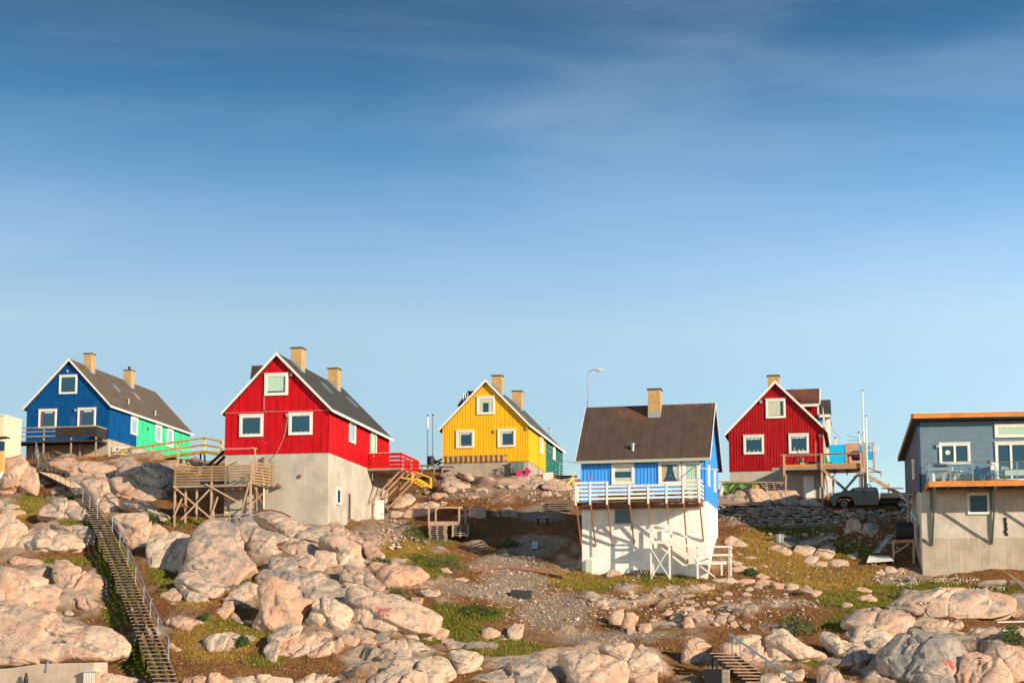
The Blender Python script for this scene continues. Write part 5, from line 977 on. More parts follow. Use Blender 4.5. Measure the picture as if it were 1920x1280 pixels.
extr([tp_(1594,920),tp_(1603,914.6),tp_(1618,914.0),tp_(1618,920)],.105,.12,'side_window',CARG,t,0); extr([tp_(1621,920),tp_(1621,914.0),tp_(1640,914.2),tp_(1643,920)],.105,.12,'side_window',CARG,t,0)
m=MB(); a,b=tp_(1589.6,920.2),tp_(1600.6,913.9); m.poly([(a[0]-.02,.2,a[1]),(a[0]-.02,1.55,a[1]),(b[0]-.02,1.48,b[1]),(b[0]-.02,.27,b[1])],[(3,2,1,0)]).build('windscreen',CARG,t)
for px in (1583,1690):
    for y in (.0,1.55):
        c=tp_(px,944.5); r=.36
        w1=MB().tube([(c[0],y,c[1]),(c[0],y+.03,c[1]),(c[0],y+.19,c[1]),(c[0],y+.22,c[1])],[r-.04,r,r,r-.04],20); w1=link('wheel',None,t); w1.empty_display_size=.1
        MB().tube([(c[0],y-.02,c[1]),(c[0],y+.01,c[1]),(c[0],y+.2,c[1]),(c[0],y+.23,c[1])],[r-.05,r,r,r-.05],22).build('tyre',TYRE,w1); MB().tube([(c[0],y-.035,c[1]),(c[0],y-.022,c[1])],[.22,.23],14).build('rim',RIM,w1)
        mm=MB()
        for k_ in range(5): an=k_*2*math.pi/5; mm.beam((c[0],y-.045,c[1]),(c[0]+.19*math.cos(an),y-.045,c[1]+.19*math.sin(an)),.05,.02,(0,1,0))
        mm.build('spokes',TYRE,w1)
a=tp_(1560,927); MB().box(a[0]-.12,a[0]+.1,-.02,.25,a[1]-.1,a[1]+.1).build('headlight',plain_once('lamp_lens',(.75,.75,.72),.1),t,bevel=.03); MB().box(a[0]-.16,a[0]+.08,1.5,1.77,a[1]-.1,a[1]+.1).build('headlight',bpy.data.materials['lamp_lens'],t,bevel=.03)
a=tp_(1557,941); MB().box(a[0]-.14,a[0]+.12,-.03,1.78,a[1]-.2,a[1]+.08).build('bumper',BLACK,t,bevel=.04)
a=tp_(1598,920); MB().box(a[0],a[0]+.12,-.18,-.0,a[1]+.02,a[1]+.2).build('wing_mirror',BLACK,t,bevel=.03); q=tp_(1618,924); MB().box(q[0]+.1,q[0]+.26,-.03,-.003,q[1]-.1,q[1]-.05).box(q[0]+1.,q[0]+1.16,-.03,-.003,q[1]-.1,q[1]-.05).build('door_handle',BLACK,t)
q=tp_(1619.5,946); q2=tp_(1619.5,921); MB().box(q[0]-.012,q[0]+.012,-.004,0,q[1],q2[1]).build('door_seam',BLACK,t)
a=tp_(1651,933.5); b=tp_(1712,930); fb=MB().box(a[0],b[0]-.1,.0,1.85,a[1],b[1]+.0).build('flat_bed',WOODG,t); MB().box(a[0],b[0]-.3,.15,.2,b[1]+.0,b[1]+.3).build('bed_side',WOODP,fb)
MB().box(a[0],b[0]-.2,.5,.6,a[1]-.35,a[1]-.01).box(a[0],b[0]-.2,1.2,1.3,a[1]-.35,a[1]-.01).build('chassis',BLACK,t)

# ------------------------------------------------------------ grey house (right edge)
rzg=R(3.3); O=at(1725.5,918,108.); fr=Fr(O,rzg); t=thing('grey_house','grey blue boarded house with a flat orange edged roof at the right edge','house',O,rzg)
c0=fr.y(1722.5,780,0); ztop=c0[2]; WX=11.; DP=8.6; zbk=fr.x(1690,860,-.05)[2]; 
e0=fr.y(1711.5,776,-.7); xr0=e0[0]; 
# shed roof falling to the back
yb_=fr.x(1684,857,xr0)[1]; zb_=fr.x(1684,857,xr0)[2]; yb_=min(yb_,12.); print('grey roof back',yb_,zb_,ztop,e0)
def zroof(y): return e0[2]+(zb_-e0[2])*(y+.7)/(yb_+.7)
zw=lambda y: zroof(y)-.34
m=MB(); m.prism([(0,0,0),(0,yb_-.7,0),(0,yb_-.7,zw(yb_-.7)),(0,0,zw(0))],(WX,0,0)); m.build('wall',GREYB,t)
m=MB(); H_=zw(0); k=0
while k*.155<H_-.02:
    z0=k*.155; z1=min(z0+.15,H_); m.prism([(.09,-.004,z1),(.09,-.028,z0),(.09,-.004,z0)],(WX-.09,0,0)); k+=1
m.build('weatherboards',GREYB,t)
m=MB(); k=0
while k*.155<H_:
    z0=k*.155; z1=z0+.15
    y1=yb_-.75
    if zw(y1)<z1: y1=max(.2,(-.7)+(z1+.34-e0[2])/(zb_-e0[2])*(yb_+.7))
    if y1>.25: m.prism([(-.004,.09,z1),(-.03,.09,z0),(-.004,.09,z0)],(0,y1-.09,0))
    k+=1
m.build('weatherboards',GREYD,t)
MB().box(-.045,.09,-.045,.09,-.15,zw(.0)).build('corner_board',DBLUE,t); MB().box(-.045,-.004,yb_-.85,yb_-.7,-.15,zw(yb_-.7)).build('corner_board',DBLUE,t)
m=MB(); m.prism([(xr0,-.7,e0[2]),(xr0,yb_,zb_),(xr0,yb_,zb_-.28),(xr0,-.7,e0[2]-.28)],(WX+1.5,0,0)); m.build('roof',plain_once('roof_soffit',(.10,.085,.075)),t)
MB().box(xr0-.0,xr0+WX+1.5,-.745,-.703,e0[2]-.29,e0[2]+.02).build('fascia',WOODO,t); MB().prism([(xr0-.04,-.7,e0[2]+.03),(xr0-.04,yb_,zb_+.03),(xr0-.04,yb_,zb_-.30),(xr0-.04,-.7,e0[2]-.30)],(.037,0,0)).build('fascia',WOODB,t)
MB().box(xr0-.05,xr0+WX+1.5,-.77,.3,e0[2]+.022,e0[2]+.06).build('roof_edge',WHITE,t)
wf=win_front(t,fr,1761,1819,830.7,870,'plain',split=1,fw=.12); q=fr.y(1777,848,-.05); MB().cyl((q[0],-.06,q[2]),.16,.02,16,1).build('paper_lantern',plain_once('lantern',(.8,.72,.45)),wf)
win_front(t,fr,1864.8,1955,795.5,819.7,'transom'); win_front(t,fr,1866.4,1955,828.5,902,'plain',split=2,name='balcony_door')
walllamp(t,fr,1757,836); 
a=fr.x(1713,868,0); 
window(t,(0-.03,a[1]*0+2.6,1.0),(0,1,0),.7,1.3,'plain',nrm=(-1,0,0),fw=.1)
MB().box(.03,WX-.03,.03,yb_-.8,-7.5,-.003).build('basement',CONCG,t)
z_=fr.y(1820,1008,.03)[2]; MB().box(.01,WX,-.0,.029,-7.5,z_).build('basement_plinth',CONCP,t)
a=fr.y(1814.5,964,.03); b=fr.y(1854.5,924,.03); window(t,(a[0],.03,a[2]),(1,0,0),b[0]-a[0],b[2]-a[2],'plain',nrm=(0,-1,0),fw=.1)
q=fr.y(1886,975,.02); m=MB(); 
r_=random.Random(2)
for i in range(7): m.box(q[0]-.12+r_.uniform(-.04,.04),q[0]+.06+r_.uniform(-.04,.06),-.012-.001*i,.03,q[2]-1.+i*.17,q[2]-1.+(i+1)*.17)
m.build('tar_stain',BLACK,t)
Lb=2.1; zf=fr.y(1741,902,-Lb)[2]; xa_=fr.y(1741,905,-Lb)[0]; zf0=fr.y(1741,912.5,-Lb)[2]
m=MB()
for i in range(14): y=-Lb+i*(Lb-.05)/14; m.box(xa_+.05,WX,y,y+(Lb-.05)/14-.012,zf-.05,zf-.01)
bal=m.build('balcony',WOODO,t); MB().box(xa_,WX,-Lb-.05,-Lb-.003,zf0,zf).box(xa_,xa_+.045,-Lb,-.05,zf0,zf-.003).build('edge_board',WOODO,bal)
for k in range(9): MB().box(xa_+.2+k*1.1,xa_+.27+k*1.1,-Lb+.0,-.05,zf0+.03,zf-.055).build('joist',WOODB,bal)
zr=fr.y(1741,867.5,-Lb)[2]; rp=[1742,1782,1824,1865.6,1907.4,1950]; xs=[fr.y(p_,880,-Lb)[0] for p_ in rp]
m=MB().tube([(xa_,-Lb+.03,zr),(WX,-Lb+.03,zr)],.028,6).tube([(xa_+.02,-Lb+.03,zr),(xa_+.02,-.06,zr)],.028,6); rail=m.build('railing',METAL,bal)
for x in xs: MB().box(x-.03,x+.03,-Lb+.0,-Lb+.06,zf,zr-.03).build('post',METAL,rail)
for y in (-1.4,-.75): MB().box(xa_,xa_+.05,y,y+.05,zf,zr-.03).build('post',METAL,rail)
for x0_,x1_ in zip(xs[:-1],xs[1:]): MB().box(x0_+.05,x1_-.05,-Lb+.02,-Lb+.032,zf+.06,zr-.08).build('glass_panel',GLASSR,rail)
MB().box(xa_+.018,xa_+.03,-Lb+.1,-.1,zf+.06,zr-.08).build('glass_panel',GLASSR,rail)
for pxw,pyw,pxo in ((1748,1022,1755),(1860,1019,1869.5),(1975,1017,1990)):
    f0=fr.y(pxw,pyw,.0); o0=fr.y(pxo,912,-Lb+.1); m=MB().beam((f0[0],-.04,f0[2]),(f0[0]+.02,-Lb+.1,zf0-.05),.10,.10).beam((f0[0],-.06,f0[2]),(f0[0],-.06,zf0-.1),.11,.1).beam((f0[0],-.02,zf0-.08),(f0[0]+.02,-Lb+.0,zf0-.08),.1,.1); m.build('bracket',IRON,bal)
# things on the balcony
c_,s_=math.cos(rzg),math.sin(rzg)
def bl(px,y): q=fr.y(px,895,y); P=v3(q[0],y,zf); return O+v3(P[0]*c_-P[1]*s_,P[0]*s_+P[1]*c_,P[2])
t=thing('barbecue','steel barbecue with dark panels at the left end of the glass balcony','barbecue',bl(1764,-1.)); MB().box(-.75,.75,-.3,.3,.75,1.0).build('body',METAL,t,bevel=.03); MB().box(-.45,.45,-.3,.3,1.003,1.22).build('lid',BLACK,t,bevel=.08)
for sx in (-.7,.62):
    for sy in (-.25,.2): MB().box(sx,sx+.06,sy,sy+.06,0,.75).build('leg',METAL,t)
MB().box(-.6,.6,-.25,.25,.25,.3).build('shelf',METAL,t); MB().beam((-.5,-.32,.35),(.6,-.32,.75),.03,.12).build('handle',WOODP,t)
def bottle(px,y,l,c): 
    t=thing('gas_bottle',l,'gas bottle',bl(px,y)); MB().tube([(0,0,0),(0,0,.04),(0,0,.42),(0,0,.5)],[.13,.15,.15,.07],12).build('cylinder_body',c,t); MB().tube([(0,0,.5),(0,0,.6)],[.06,.08],8).build('valve',WHITE,t)
bottle(1749,-1.75,'white gas bottle nearest the left end post of the glass balcony',plain_once('white_enamel',(.7,.7,.68),.3)); bottle(1770,-1.75,'smaller white gas bottle under the barbecue table end',plain_once('white_enamel',(.7,.7,.68),.3))
t=thing('blue_crate','small blue tub on the balcony floor beside a gas bottle','tub',bl(1777,-1.7)); MB().tube([(0,0,0),(0,0,.22)],[.17,.22],12).build('tub_body',plain_once('royal_blue_plastic',(.01,.09,.35)),t)
t=thing('stool','small dark stool on the balcony beside the bicycle','stool',bl(1799,-1.5)); MB().box(-.17,.17,-.17,.17,.38,.43).build('seat',IRON,t)
for sx in (-.15,.11):
    for sy in (-.15,.11): MB().box(sx,sx+.04,sy,sy+.04,0,.38).build('leg',IRON,t)
def ringtube(mb,c,r,rt,n=24,y=0): 
    P=[(c[0]+r*math.cos(2*math.pi*i/n),c[1],c[2]+r*math.sin(2*math.pi*i/n)) for i in range(n+1)]; mb.tube(P,rt,6,False)
t=thing('bicycle','bicycle leaning at the back of the glass balcony','bicycle',bl(1820,-1.2))
for x in (-.3,.75):
    m=MB(); ringtube(m,(x,0,.33),.31,.018); 
    for k in range(8): an=k*math.pi/4; m.tube([(x,0,.33),(x+.31*math.cos(an),0,.33+.31*math.sin(an))],.006,4)
    m.build('wheel',BLACK,t)
MB().tube([(-.3,0,.33),(-.05,0,.8),(.55,0,.85),(.75,0,.33)],.02,6).tube([(-.05,0,.8),(.2,0,.33),(.55,0,.85)],.02,6).tube([(-.3,0,.33),(.2,0,.33)],.018,6).build('frame',plain_once('royal_blue_plastic',(.01,.09,.35)),t); MB().box(-.2,.06,-.06,.06,.88,.93).build('saddle',BLACK,t); MB().tube([(.55,-.02,.85),(.5,0,1.02)],.015,5).tube([(.5,-.25,1.02),(.5,.25,1.02)],.015,5).build('handlebar',METAL,t)
t=thing('storage_bench','long low cream storage bench against the grey boards','bench',bl(1815,-.35)); MB().box(-1.4,1.5,-.25,.25,0,.55).build('bench_box',plain_once('cream_plastic',(.62,.60,.50)),t,bevel=.02); MB().box(-1.43,1.53,-.28,.28,.553,.6).build('lid',WHITE,t)
t=thing('round_table','round pale table between the barbecue and the bicycle','table',bl(1790,-.95)); MB().tube([(0,0,.7),(0,0,.75)],.5,20).build('table_top',WHITE,t); MB().tube([(0,0,0),(0,0,.7)],.04,8).build('leg',METAL,t); MB().tube([(0,0,0),(0,0,.04)],.25,14).build('base',METAL,t)
t=thing('dining_table','dark topped table with pale cloth at the right end of the balcony','table',bl(1912,-1.2)); MB().box(-1.,1.4,-.4,.4,.72,.77).build('table_top',IRON,t); MB().box(-.95,1.35,-.43,-.405,.35,.72).build('table_cloth',plain_once('pale_cloth',(.62,.63,.62),.9),t)
for sx in (-.9,1.2):
    for sy in (-.35,.3): MB().box(sx,sx+.06,sy,sy+.06,0,.72).build('leg',WOODP,t)
def chair(px,y,l,mat,rz=0.):
    t=thing('garden_chair',l,'chair',bl(px,y),rz); MB().box(-.24,.24,-.24,.24,.40,.44).build('seat',mat,t); MB().beam((.24,0,.44),(.36,0,.95),.46,.03,(0,1,0)).build('backrest',mat,t)
    for sx in (-.22,.22):
        for sy in (-.22,.22): MB().tube([(sx,sy,0),(sx,sy,.40)],.018,6).build('leg',METAL,t)
    for sy in (-.25,.25): MB().tube([(-.22,sy,.4),(-.22,sy,.62),(.28,sy,.64)],.018,6).build('armrest',METAL,t)
    return t
chair(1875,-1.35,'empty grey garden chair right of the seated reader',plain_once('grey_mesh',(.35,.40,.42)),0.)
chair(1852.5,-1.3,'garden chair with a bright blue rim under the seated reader',plain_once('blue_mesh',(.05,.16,.40)),math.pi)
t=thing('blue_bag','heap of blue cloth behind the seated reader','bag',bl(1838,-1.1)); V_,F_=ico(3); vv=V_*np.array([.42,.3,.55])*(1+.22*fbm(V_*2.2,3,5))[:,None]+np.array([0,0,.45]); o=link('cloth_heap',mesh_np('cloth_heap',vv,F_,plain_once('blue_cloth',(.03,.13,.28),.9)),t)
# seated person, turned to the right, reading a paper
SKIN=plain_once('skin',(.52,.27,.17),.5); HAIR=plain_once('dark_hair',(.025,.015,.01),.6); CLO=plain_once('brown_patterned_top',(.16,.10,.075),.9); TRO=plain_once('blue_trousers',(.03,.10,.25),.9)
def skin(name,J,E,mat,par,sub=2,root=0):
    me=bpy.data.meshes.new(name); me.from_pydata([j[:3] for j in J],E,[]); o=link(name,me,par); m=o.modifiers.new('skin','SKIN'); 
    for i,j in enumerate(J): r_=j[3]; me.skin_vertices[0].data[i].radius=(r_,j[4] if len(j)>4 else r_)
    me.skin_vertices[0].data[root].use_root=True; m.use_smooth_shade=True; s=o.modifiers.new('s','SUBSURF'); s.levels=sub; s.render_levels=sub; me.materials.append(mat); return o
P0=bl(1852,-1.3); t=thing('person','person with dark tied hair sitting on the balcony reading a white paper','person',P0)
# skeleton: pelvis .50, spine leaning forward, arms reaching out to the paper
J=[(-.02,0,.50,.12,.15),(0,0,.66,.11,.15),(.03,0,.84,.11,.16),(.06,0,.98,.09,.15),(.09,0,1.06,.05,.05),(.12,0,1.13,.05,.05),
 (.06,-.17,.98,.055),(.14,-.22,.76,.042),(.34,-.14,.82,.03),(.42,-.12,.85,.026),(.06,.17,.98,.055),(.14,.22,.76,.042),(.34,.14,.82,.03),(.42,.12,.85,.026),
 (.02,-.10,.49,.085),(.40,-.12,.50,.06),(.44,-.12,.12,.042),(.02,.10,.49,.085),(.40,.12,.50,.06),(.44,.12,.12,.042)]
E=[(0,1),(1,2),(2,3),(3,4),(4,5),(3,6),(6,7),(7,8),(8,9),(3,10),(10,11),(11,12),(12,13),(0,14),(14,15),(15,16),(0,17),(17,18),(18,19)]
bdy=skin('body',J,E,SKIN,t)
V_,F_=ico(4); hd=V_*np.array([.105,.08,.125]); fx_=np.exp(-((V_[:,1]/.2)**2+((V_[:,2]+.05)/.22)**2))*(V_[:,0]>0); hd[:,0]+=.022*fx_; ey=np.exp(-(((np.abs(V_[:,1])-.38)/.16)**2+((V_[:,2]-.12)/.12)**2))*(V_[:,0]>0); hd[:,0]-=.012*ey; ch=np.clip(-V_[:,2],0,1); hd[:,0]+=.02*ch*(V_[:,0]>0); hd[:,1]*=1-.25*ch
hd=hd@np.array([[math.cos(.5),0,-math.sin(.5)],[0,1,0],[math.sin(.5),0,math.cos(.5)]]).T@np.eye(3)
link('head',mesh_np('head',hd+np.array([.17,0,1.23]),F_,SKIN),t)
hr=V_*np.array([.118,.098,.13]); hr=hr[:]; hr[:,0]-=.03; hr[:,2]+=.02; hr*= (1+.04*fbm(V_*6,2,3))[:,None]; msk=V_[F_].mean(1); keep=(msk[:,0]<.25)|(msk[:,2]>.55)
hm=mesh_np('hair',hr+np.array([.15,0,1.25]),F_[keep],HAIR); link('hair',hm,t); V3_,F3_=ico(2); link('hair_knot',mesh_np('hair_knot',V3_*.05+np.array([.04,0,1.36]),F3_,HAIR),t)
for s in (-1,1): link('ear',mesh_np('ear',V3_*np.array([.02,.012,.032])+np.array([.15,s*.085,1.22]),F3_,SKIN),t); link('eye',mesh_np('eye',V3_*.011+np.array([.262,s*.03,1.225]),F3_,BLACK),t)
link('mouth',mesh_np('mouth',V3_*np.array([.008,.024,.006])+np.array([.262,0,1.15]),F3_,plain_once('lips',(.4,.1,.08))),t)
skin('top',[(-.02,0,.52,.135,.165),(0,0,.66,.125,.165),(.03,0,.84,.12,.17),(.055,0,.985,.10,.16),(.06,-.18,.97,.062),(.10,-.21,.86,.056),(.06,.18,.97,.062),(.10,.21,.86,.056)],[(0,1),(1,2),(2,3),(3,4),(4,5),(3,6),(6,7)],CLO,t)
skin('trousers',[(-.02,0,.49,.135,.16),(.04,-.10,.50,.10),(.40,-.12,.51,.075),(.44,-.12,.16,.055),(.04,.10,.50,.10),(.40,.12,.51,.075),(.44,.12,.16,.055)],[(0,1),(1,2),(2,3),(0,4),(4,5),(5,6)],TRO,t)
for s in (-1,1):
    MB().box(.38,.62,s*.12-.045,s*.12+.045,0,.08).build('shoe',BLACK,t,bevel=.03)
    bx_=(.43,s*.12,.86); skin('hand',[(bx_[0]-.02,bx_[1],bx_[2],.026,.018),(bx_[0]+.05,bx_[1],bx_[2]+.01,.032,.014)],[(0,1)],SKIN,t,1)
    for f_,(dz,ln) in enumerate(((.035,.05),(.015,.06),(-.005,.055),(-.025,.042))): skin('finger',[(bx_[0]+.05,bx_[1],bx_[2]+dz,.009),(bx_[0]+.05+ln*.6,bx_[1]-s*.005,bx_[2]+dz,.008),(bx_[0]+.05+ln,bx_[1]-s*.02,bx_[2]+dz-.004,.007)],[(0,1),(1,2)],SKIN,t,1)
    skin('thumb',[(bx_[0],bx_[1],bx_[2]+.02,.010),(bx_[0]+.03,bx_[1]-s*.02,bx_[2]+.05,.009),(bx_[0]+.06,bx_[1]-s*.03,bx_[2]+.055,.008)],[(0,1),(1,2)],SKIN,t,1)
t=thing('newspaper','large white newspaper held open by the seated reader','newspaper',P0); MB().poly([(.48,-.36,.72),(.52,0,.72),(.48,.36,.72),(.60,.36,1.22),(.64,0,1.22),(.60,-.36,1.22),(.485,-.36,.72),(.525,0,.72),(.485,.36,.72),(.605,.36,1.22),(.645,0,1.22),(.605,-.36,1.22)],[(0,1,4,5),(1,2,3,4),(6,11,10,7),(7,10,9,8)]).build('pages',plain_once('newsprint',(.8,.79,.76),.9),t)
t.rotation_euler=(0,0,-.75)
# ------------------------------------------------------------ small world: things standing around the houses
def pxthing(name,label,cat,px,py,Y=None,group=None,rz=0.):
    P=at(px,py,Y) if Y else gnd(px,py); t=thing(name,label,cat,P,rz,group); return t,P
def bars(P0,segs,w_,h_=None):
    m=MB()
    for p,q in segs: m.beam(at(*p)-P0,at(*q)-P0,w_,h_ or w_)
    return m
# terrace left of the red house
Yf=104.7; t,P0=pxthing('wooden_terrace','free standing wooden terrace with slatted railing on braced posts, left of the red house','terrace',395,972,Yf)
L3=lambda px,py,Y=Yf: at(px,py,Y)-P0
x0,x1=L3(326,910)[0],L3(469.5,908)[0]; zf=L3(395,908.5)[2]; zt=L3(395,873)[2]; dp=2.25
m=MB()
for i in range(14): y=i*dp/14; m.box(x0,x1+.35,y,y+dp/14-.015,zf-.05,zf)
m.box(x0,x1,-.05,-.003,zf-.16,zf).build('deck',WOODG,t)
m=MB(); nsl=7; hh=(zt-zf)
for k in range(nsl):
    z1=zt-k*hh/nsl; z0=z1-hh/nsl*.66; 
    m.box(x0,x1 if k<6 else L3(396,0)[0],-.05,-.015,z0,z1)
m.build('railing',WOODY,t)
m=MB()
for k in range(nsl+1):
    z1=zt+.3-k*.2; m.beam((x1+.02,.0,z1-.1),(x1+.9,dp,z1-.12),.035,.12)
m.build('railing',WOODY,t); m=MB()
for k in range(3): z1=zt+.25-k*.22; m.beam((x0,0,z1),(x0+1.1,dp,z1-.12),.035,.11)
m.build('railing',WOODY,t)
for px,pb,dy,tp in ((326.5,975,0,868),(347,966,.3,880),(368,960,.3,880),(395,975,0,876),(400,962,dp,908),(469,950,0,872),(468,946,dp*.9,908)):
    b=L3(px,pb,Yf+dy); MB().box(b[0]-.06,b[0]+.06,dy-.02,dy+.1,b[2]-.5,L3(px,tp,Yf+dy)[2]).build('post',WOODP,t)
for a_,b_ in (((326,911),(398,973)),((341,974),(394,917)),((386,907),(453,944)),((469,902),(452,965)),((326,970),(342,934)),((398,965),(409,931))):
    MB().beam(L3(*a_)+v3(0,-.1,0),L3(*b_)+v3(0,-.06,0),.05,.11).build('brace',WOODP,t)
for a_,b_ in (((473,905,104.9),(492,945,106.6)),((472,945,104.9),(492,925,106.6))): MB().beam(L3(*a_),L3(*b_),.05,.1).build('brace',WOODB,t)
t,P0=pxthing('washing_line_post','T shaped washing line post at the right corner of the terrace','post',480,920,105.6); bars(P0,[((481,925,105.6),(478,840,105.6))],.09).build('post_shaft',WOODP,t); bars(P0,[((471,839,105.3),(481,841,106.))],.07).build('crossbar',WOODP,t)
bars(P0,[((477,839,105.6),(334,842,105.)),((477,841,105.6),(334,844,105.))],.012).build('line',WHITE,t)
t,P0=pxthing('washing_line_post','T shaped washing line post at the left corner of the terrace','post',332,895,105.6); bars(P0,[((334,880,105.),(334,842,105.))],.09).build('post_shaft',WOODP,t); bars(P0,[((332,842,104.8),(342,846,105.8))],.07).build('crossbar',WOODG,t)
t,P0=pxthing('brown_board','tall brown board standing against the red house basement by the terrace','board',495,950,106.85); bars(P0,[((495.5,955,106.85),(495.5,855,106.85))],.22,.06).build('plank',WOODB,t)
t,P0=pxthing('white_pole','thin white pole leaning at the right end of the terrace','pole',493,952,106.6); MB().tube([at(494.5,953,106.6)-P0,at(494.5,900,106.6)-P0,at(490,880,106.4)-P0],.05,6).build('shaft',WHITE,t)
t,P0=pxthing('dark_pipe','pair of dark slanting pipes beside the red house left wall','pipe',385,876,108.5); MB().tube([at(384,878,108.5)-P0,at(420,846,111)-P0],.1,8).build('pipe_body',BLACK,t); MB().tube([at(400,876,108.5)-P0,at(421,856,111)-P0],.1,8).build('pipe_body',BLACK,t)
t,P0=pxthing('hose','dark red hose arching over the rock beside the red basement','hose',500,962,105.4); MB().tube([at(x,y,Y)-P0 for x,y,Y in ((452,969,105.3),(470,962,105.2),(490,957,105.2),(510,956,105.2),(530,961,105.2),(545,969,105.2))],.06,8).build('hose_body',RUSTY,t)
t,P0=pxthing('low_barrier','low grey pipe barrier with yellow clamps below the terrace','barrier',430,975,104); m=bars(P0,[((396,965,104),(473,963,104)),((396,972,104),(470,970,104))],.05).build('rails',METAL,t)
for px in (396,431,470): bars(P0,[((px,963,104),(px,978,104))],.07).build('post',METAL,t)
for px,py in ((424,961),(424,973)): q=at(px,py,103.95)-P0; MB().box(q[0]-.1,q[0]+.1,-.06,.06,q[2]-.08,q[2]+.08).build('clamp',plain_once('yellow_plastic',(.75,.5,.02)),t,bevel=.02)
# yellow footbridge
t,P0=pxthing('footbridge','yellow orange timber footbridge with railings leading to the red house','footbridge',300,870,132)
A_,B_,C_=(224,843.5,134.),(384,820.5,130.),(418,828,124.); a_,b_,c_=(225,867,134.),(384,846.5,130.),(418,853,124.)
mid=lambda p,q,f: (p[0],p[1]+(q[1]-p[1])*f,p[2])
bars(P0,[(A_,B_),(B_,C_)],.14,.14).build('handrail',YW,t); bars(P0,[(mid(A_,a_,.5),mid(B_,b_,.5)),(mid(B_,b_,.5),mid(C_,c_,.5))],.06,.16).build('middle_rail',YW,t); bars(P0,[(a_,b_),(b_,c_)],.07,.26).build('side_beam',YW,t)
m=MB()
for (p,q) in ((a_,b_),(b_,c_)):
    p3,q3=at(*p)-P0,at(*q)-P0; n=int(np.linalg.norm(q3-p3)/.2); s_=v3(0,1.2,0) if p is a_ else v3(1.2,.6,0)
    for i in range(n): c=p3+(q3-p3)*(i+.5)/n; m.beam(c+v3(0,.02,.06),c+s_+v3(0,0,.06),.16,.04)
m.build('deck',WOODG,t)
for px,pb in ((230.8,868),(285.6,872),(333.7,862),(383,855),(415,856)):
    f=(px-224)/160; 
    if px<384: tpp=(px,843.5+(820.5-843.5)*f,134-4*f)
    else: tpp=(px,827.5,124.3)
    MB().beam(at(*tpp)-P0,at(px,pb,tpp[2])-P0,.14,.14).build('post',YW,t)
for px,pt,pb in ((243,862,868),(300,864,872),(376,850,862),(384,850,866)): MB().beam(at(px,pt,131.5)-P0,at(px,pb,131.5)-P0,.12,.12).build('support_post',WOODD,t)
t,P0=pxthing('white_box','white meter box between the blue house deck and the footbridge','box',229,846,135); MB().box(-.8,.8,-.05,.3,-.0,.45).build('panel_body',WHITE,t,bevel=.02); MB().box(-.55,-.35,-.07,-.051,.12,.32).build('cap',IRON,t)
t,P0=pxthing('timber_stack','grey timbers and a board propped under the white panel','timber',225,866,134.8); bars(P0,[((209,848,134.8),(245,848,134.8)),((212,850,134.8),(225,866,134.6)),((209,838,134.8),(209,868,134.8)),((246,836,134.8),(246,868,134.8))],.1,.14).build('timbers',WOODG,t)
t,P0=pxthing('rusty_pipe','long thin rusty pipe lying along the ridge under the footbridge','pipe',240,870,133); MB().tube([at(x,y,Y)-P0 for x,y,Y in ((130,858,134.5),(160,864,133.8),(200,868,133),(240,869,132.5),(300,872,131),(350,876,129),(410,886,126))],.07,6).build('pipe_body',RUSTY,t)
t,P0=pxthing('plank','long grey plank lying on the rock in front of the blue house','plank',120,858,134); bars(P0,[((104,846,134.5),(150,862,133.8))],.3,.06).build('board',WOODG,t)
t,P0=pxthing('crate_pile','orange board and crates leaning under the blue house terrace','boards',150,866,135); bars(P0,[((136,858,135),(185,853,135.4)),((137,862,135),(160,862,135))],.2,.3).build('boards',WOODO,t); MB().box(.1,.5,-.2,.1,0,.6).build('crate',METALB,t)
# cream building, left edge
O=at(4.5,858,124.); t=thing('cream_building','cream coloured flat roofed building on short stilts at the left edge','building',O); fr=Fr(O)
a=fr.x(38,860,0); zt=fr.y(4.5,779,0)[2]; MB().box(-8,0,0,a[1],0,zt).build('wall',CREAM,t); MB().box(-8.1,.06,-.06,a[1]+.06,zt+.003,zt+.08).build('roof_edge',WHITE,t); MB().box(-7.9,.5,.2,a[1],-.25,-.004).build('floor_frame',WOODG,t)
for x,y in ((-.1,.3),(.3,.4),(-.1,2.2)): MB().box(x,x+.12,y,y+.12,-2.2,-.26).build('stilt',WOODP,t)
MB().beam((.3,.3,-.1),(2.2,.6,-.55),.08,.12).build('brace',WOODG,t)
O=at(3.5,905,118.); t=thing('ochre_shed','ochre and white shed corner cut off by the left edge','shed',O); MB().box(-6,0,0,.35,0,.9).build('base_wall',WHITE,t); MB().box(-6,0,.02,.35,.903,2.6).build('wall',OCH,t); MB().prism([(-6,-.3,3.6),(.35,-.3,3.75),(.35,-.3,3.63),(-6,-.3,3.4)],(0,.7,0)).build('roof',FELT,t)
m=MB().box(-6,-.05,.05,.35,2.603,3.4).build('window_band',INT,t)
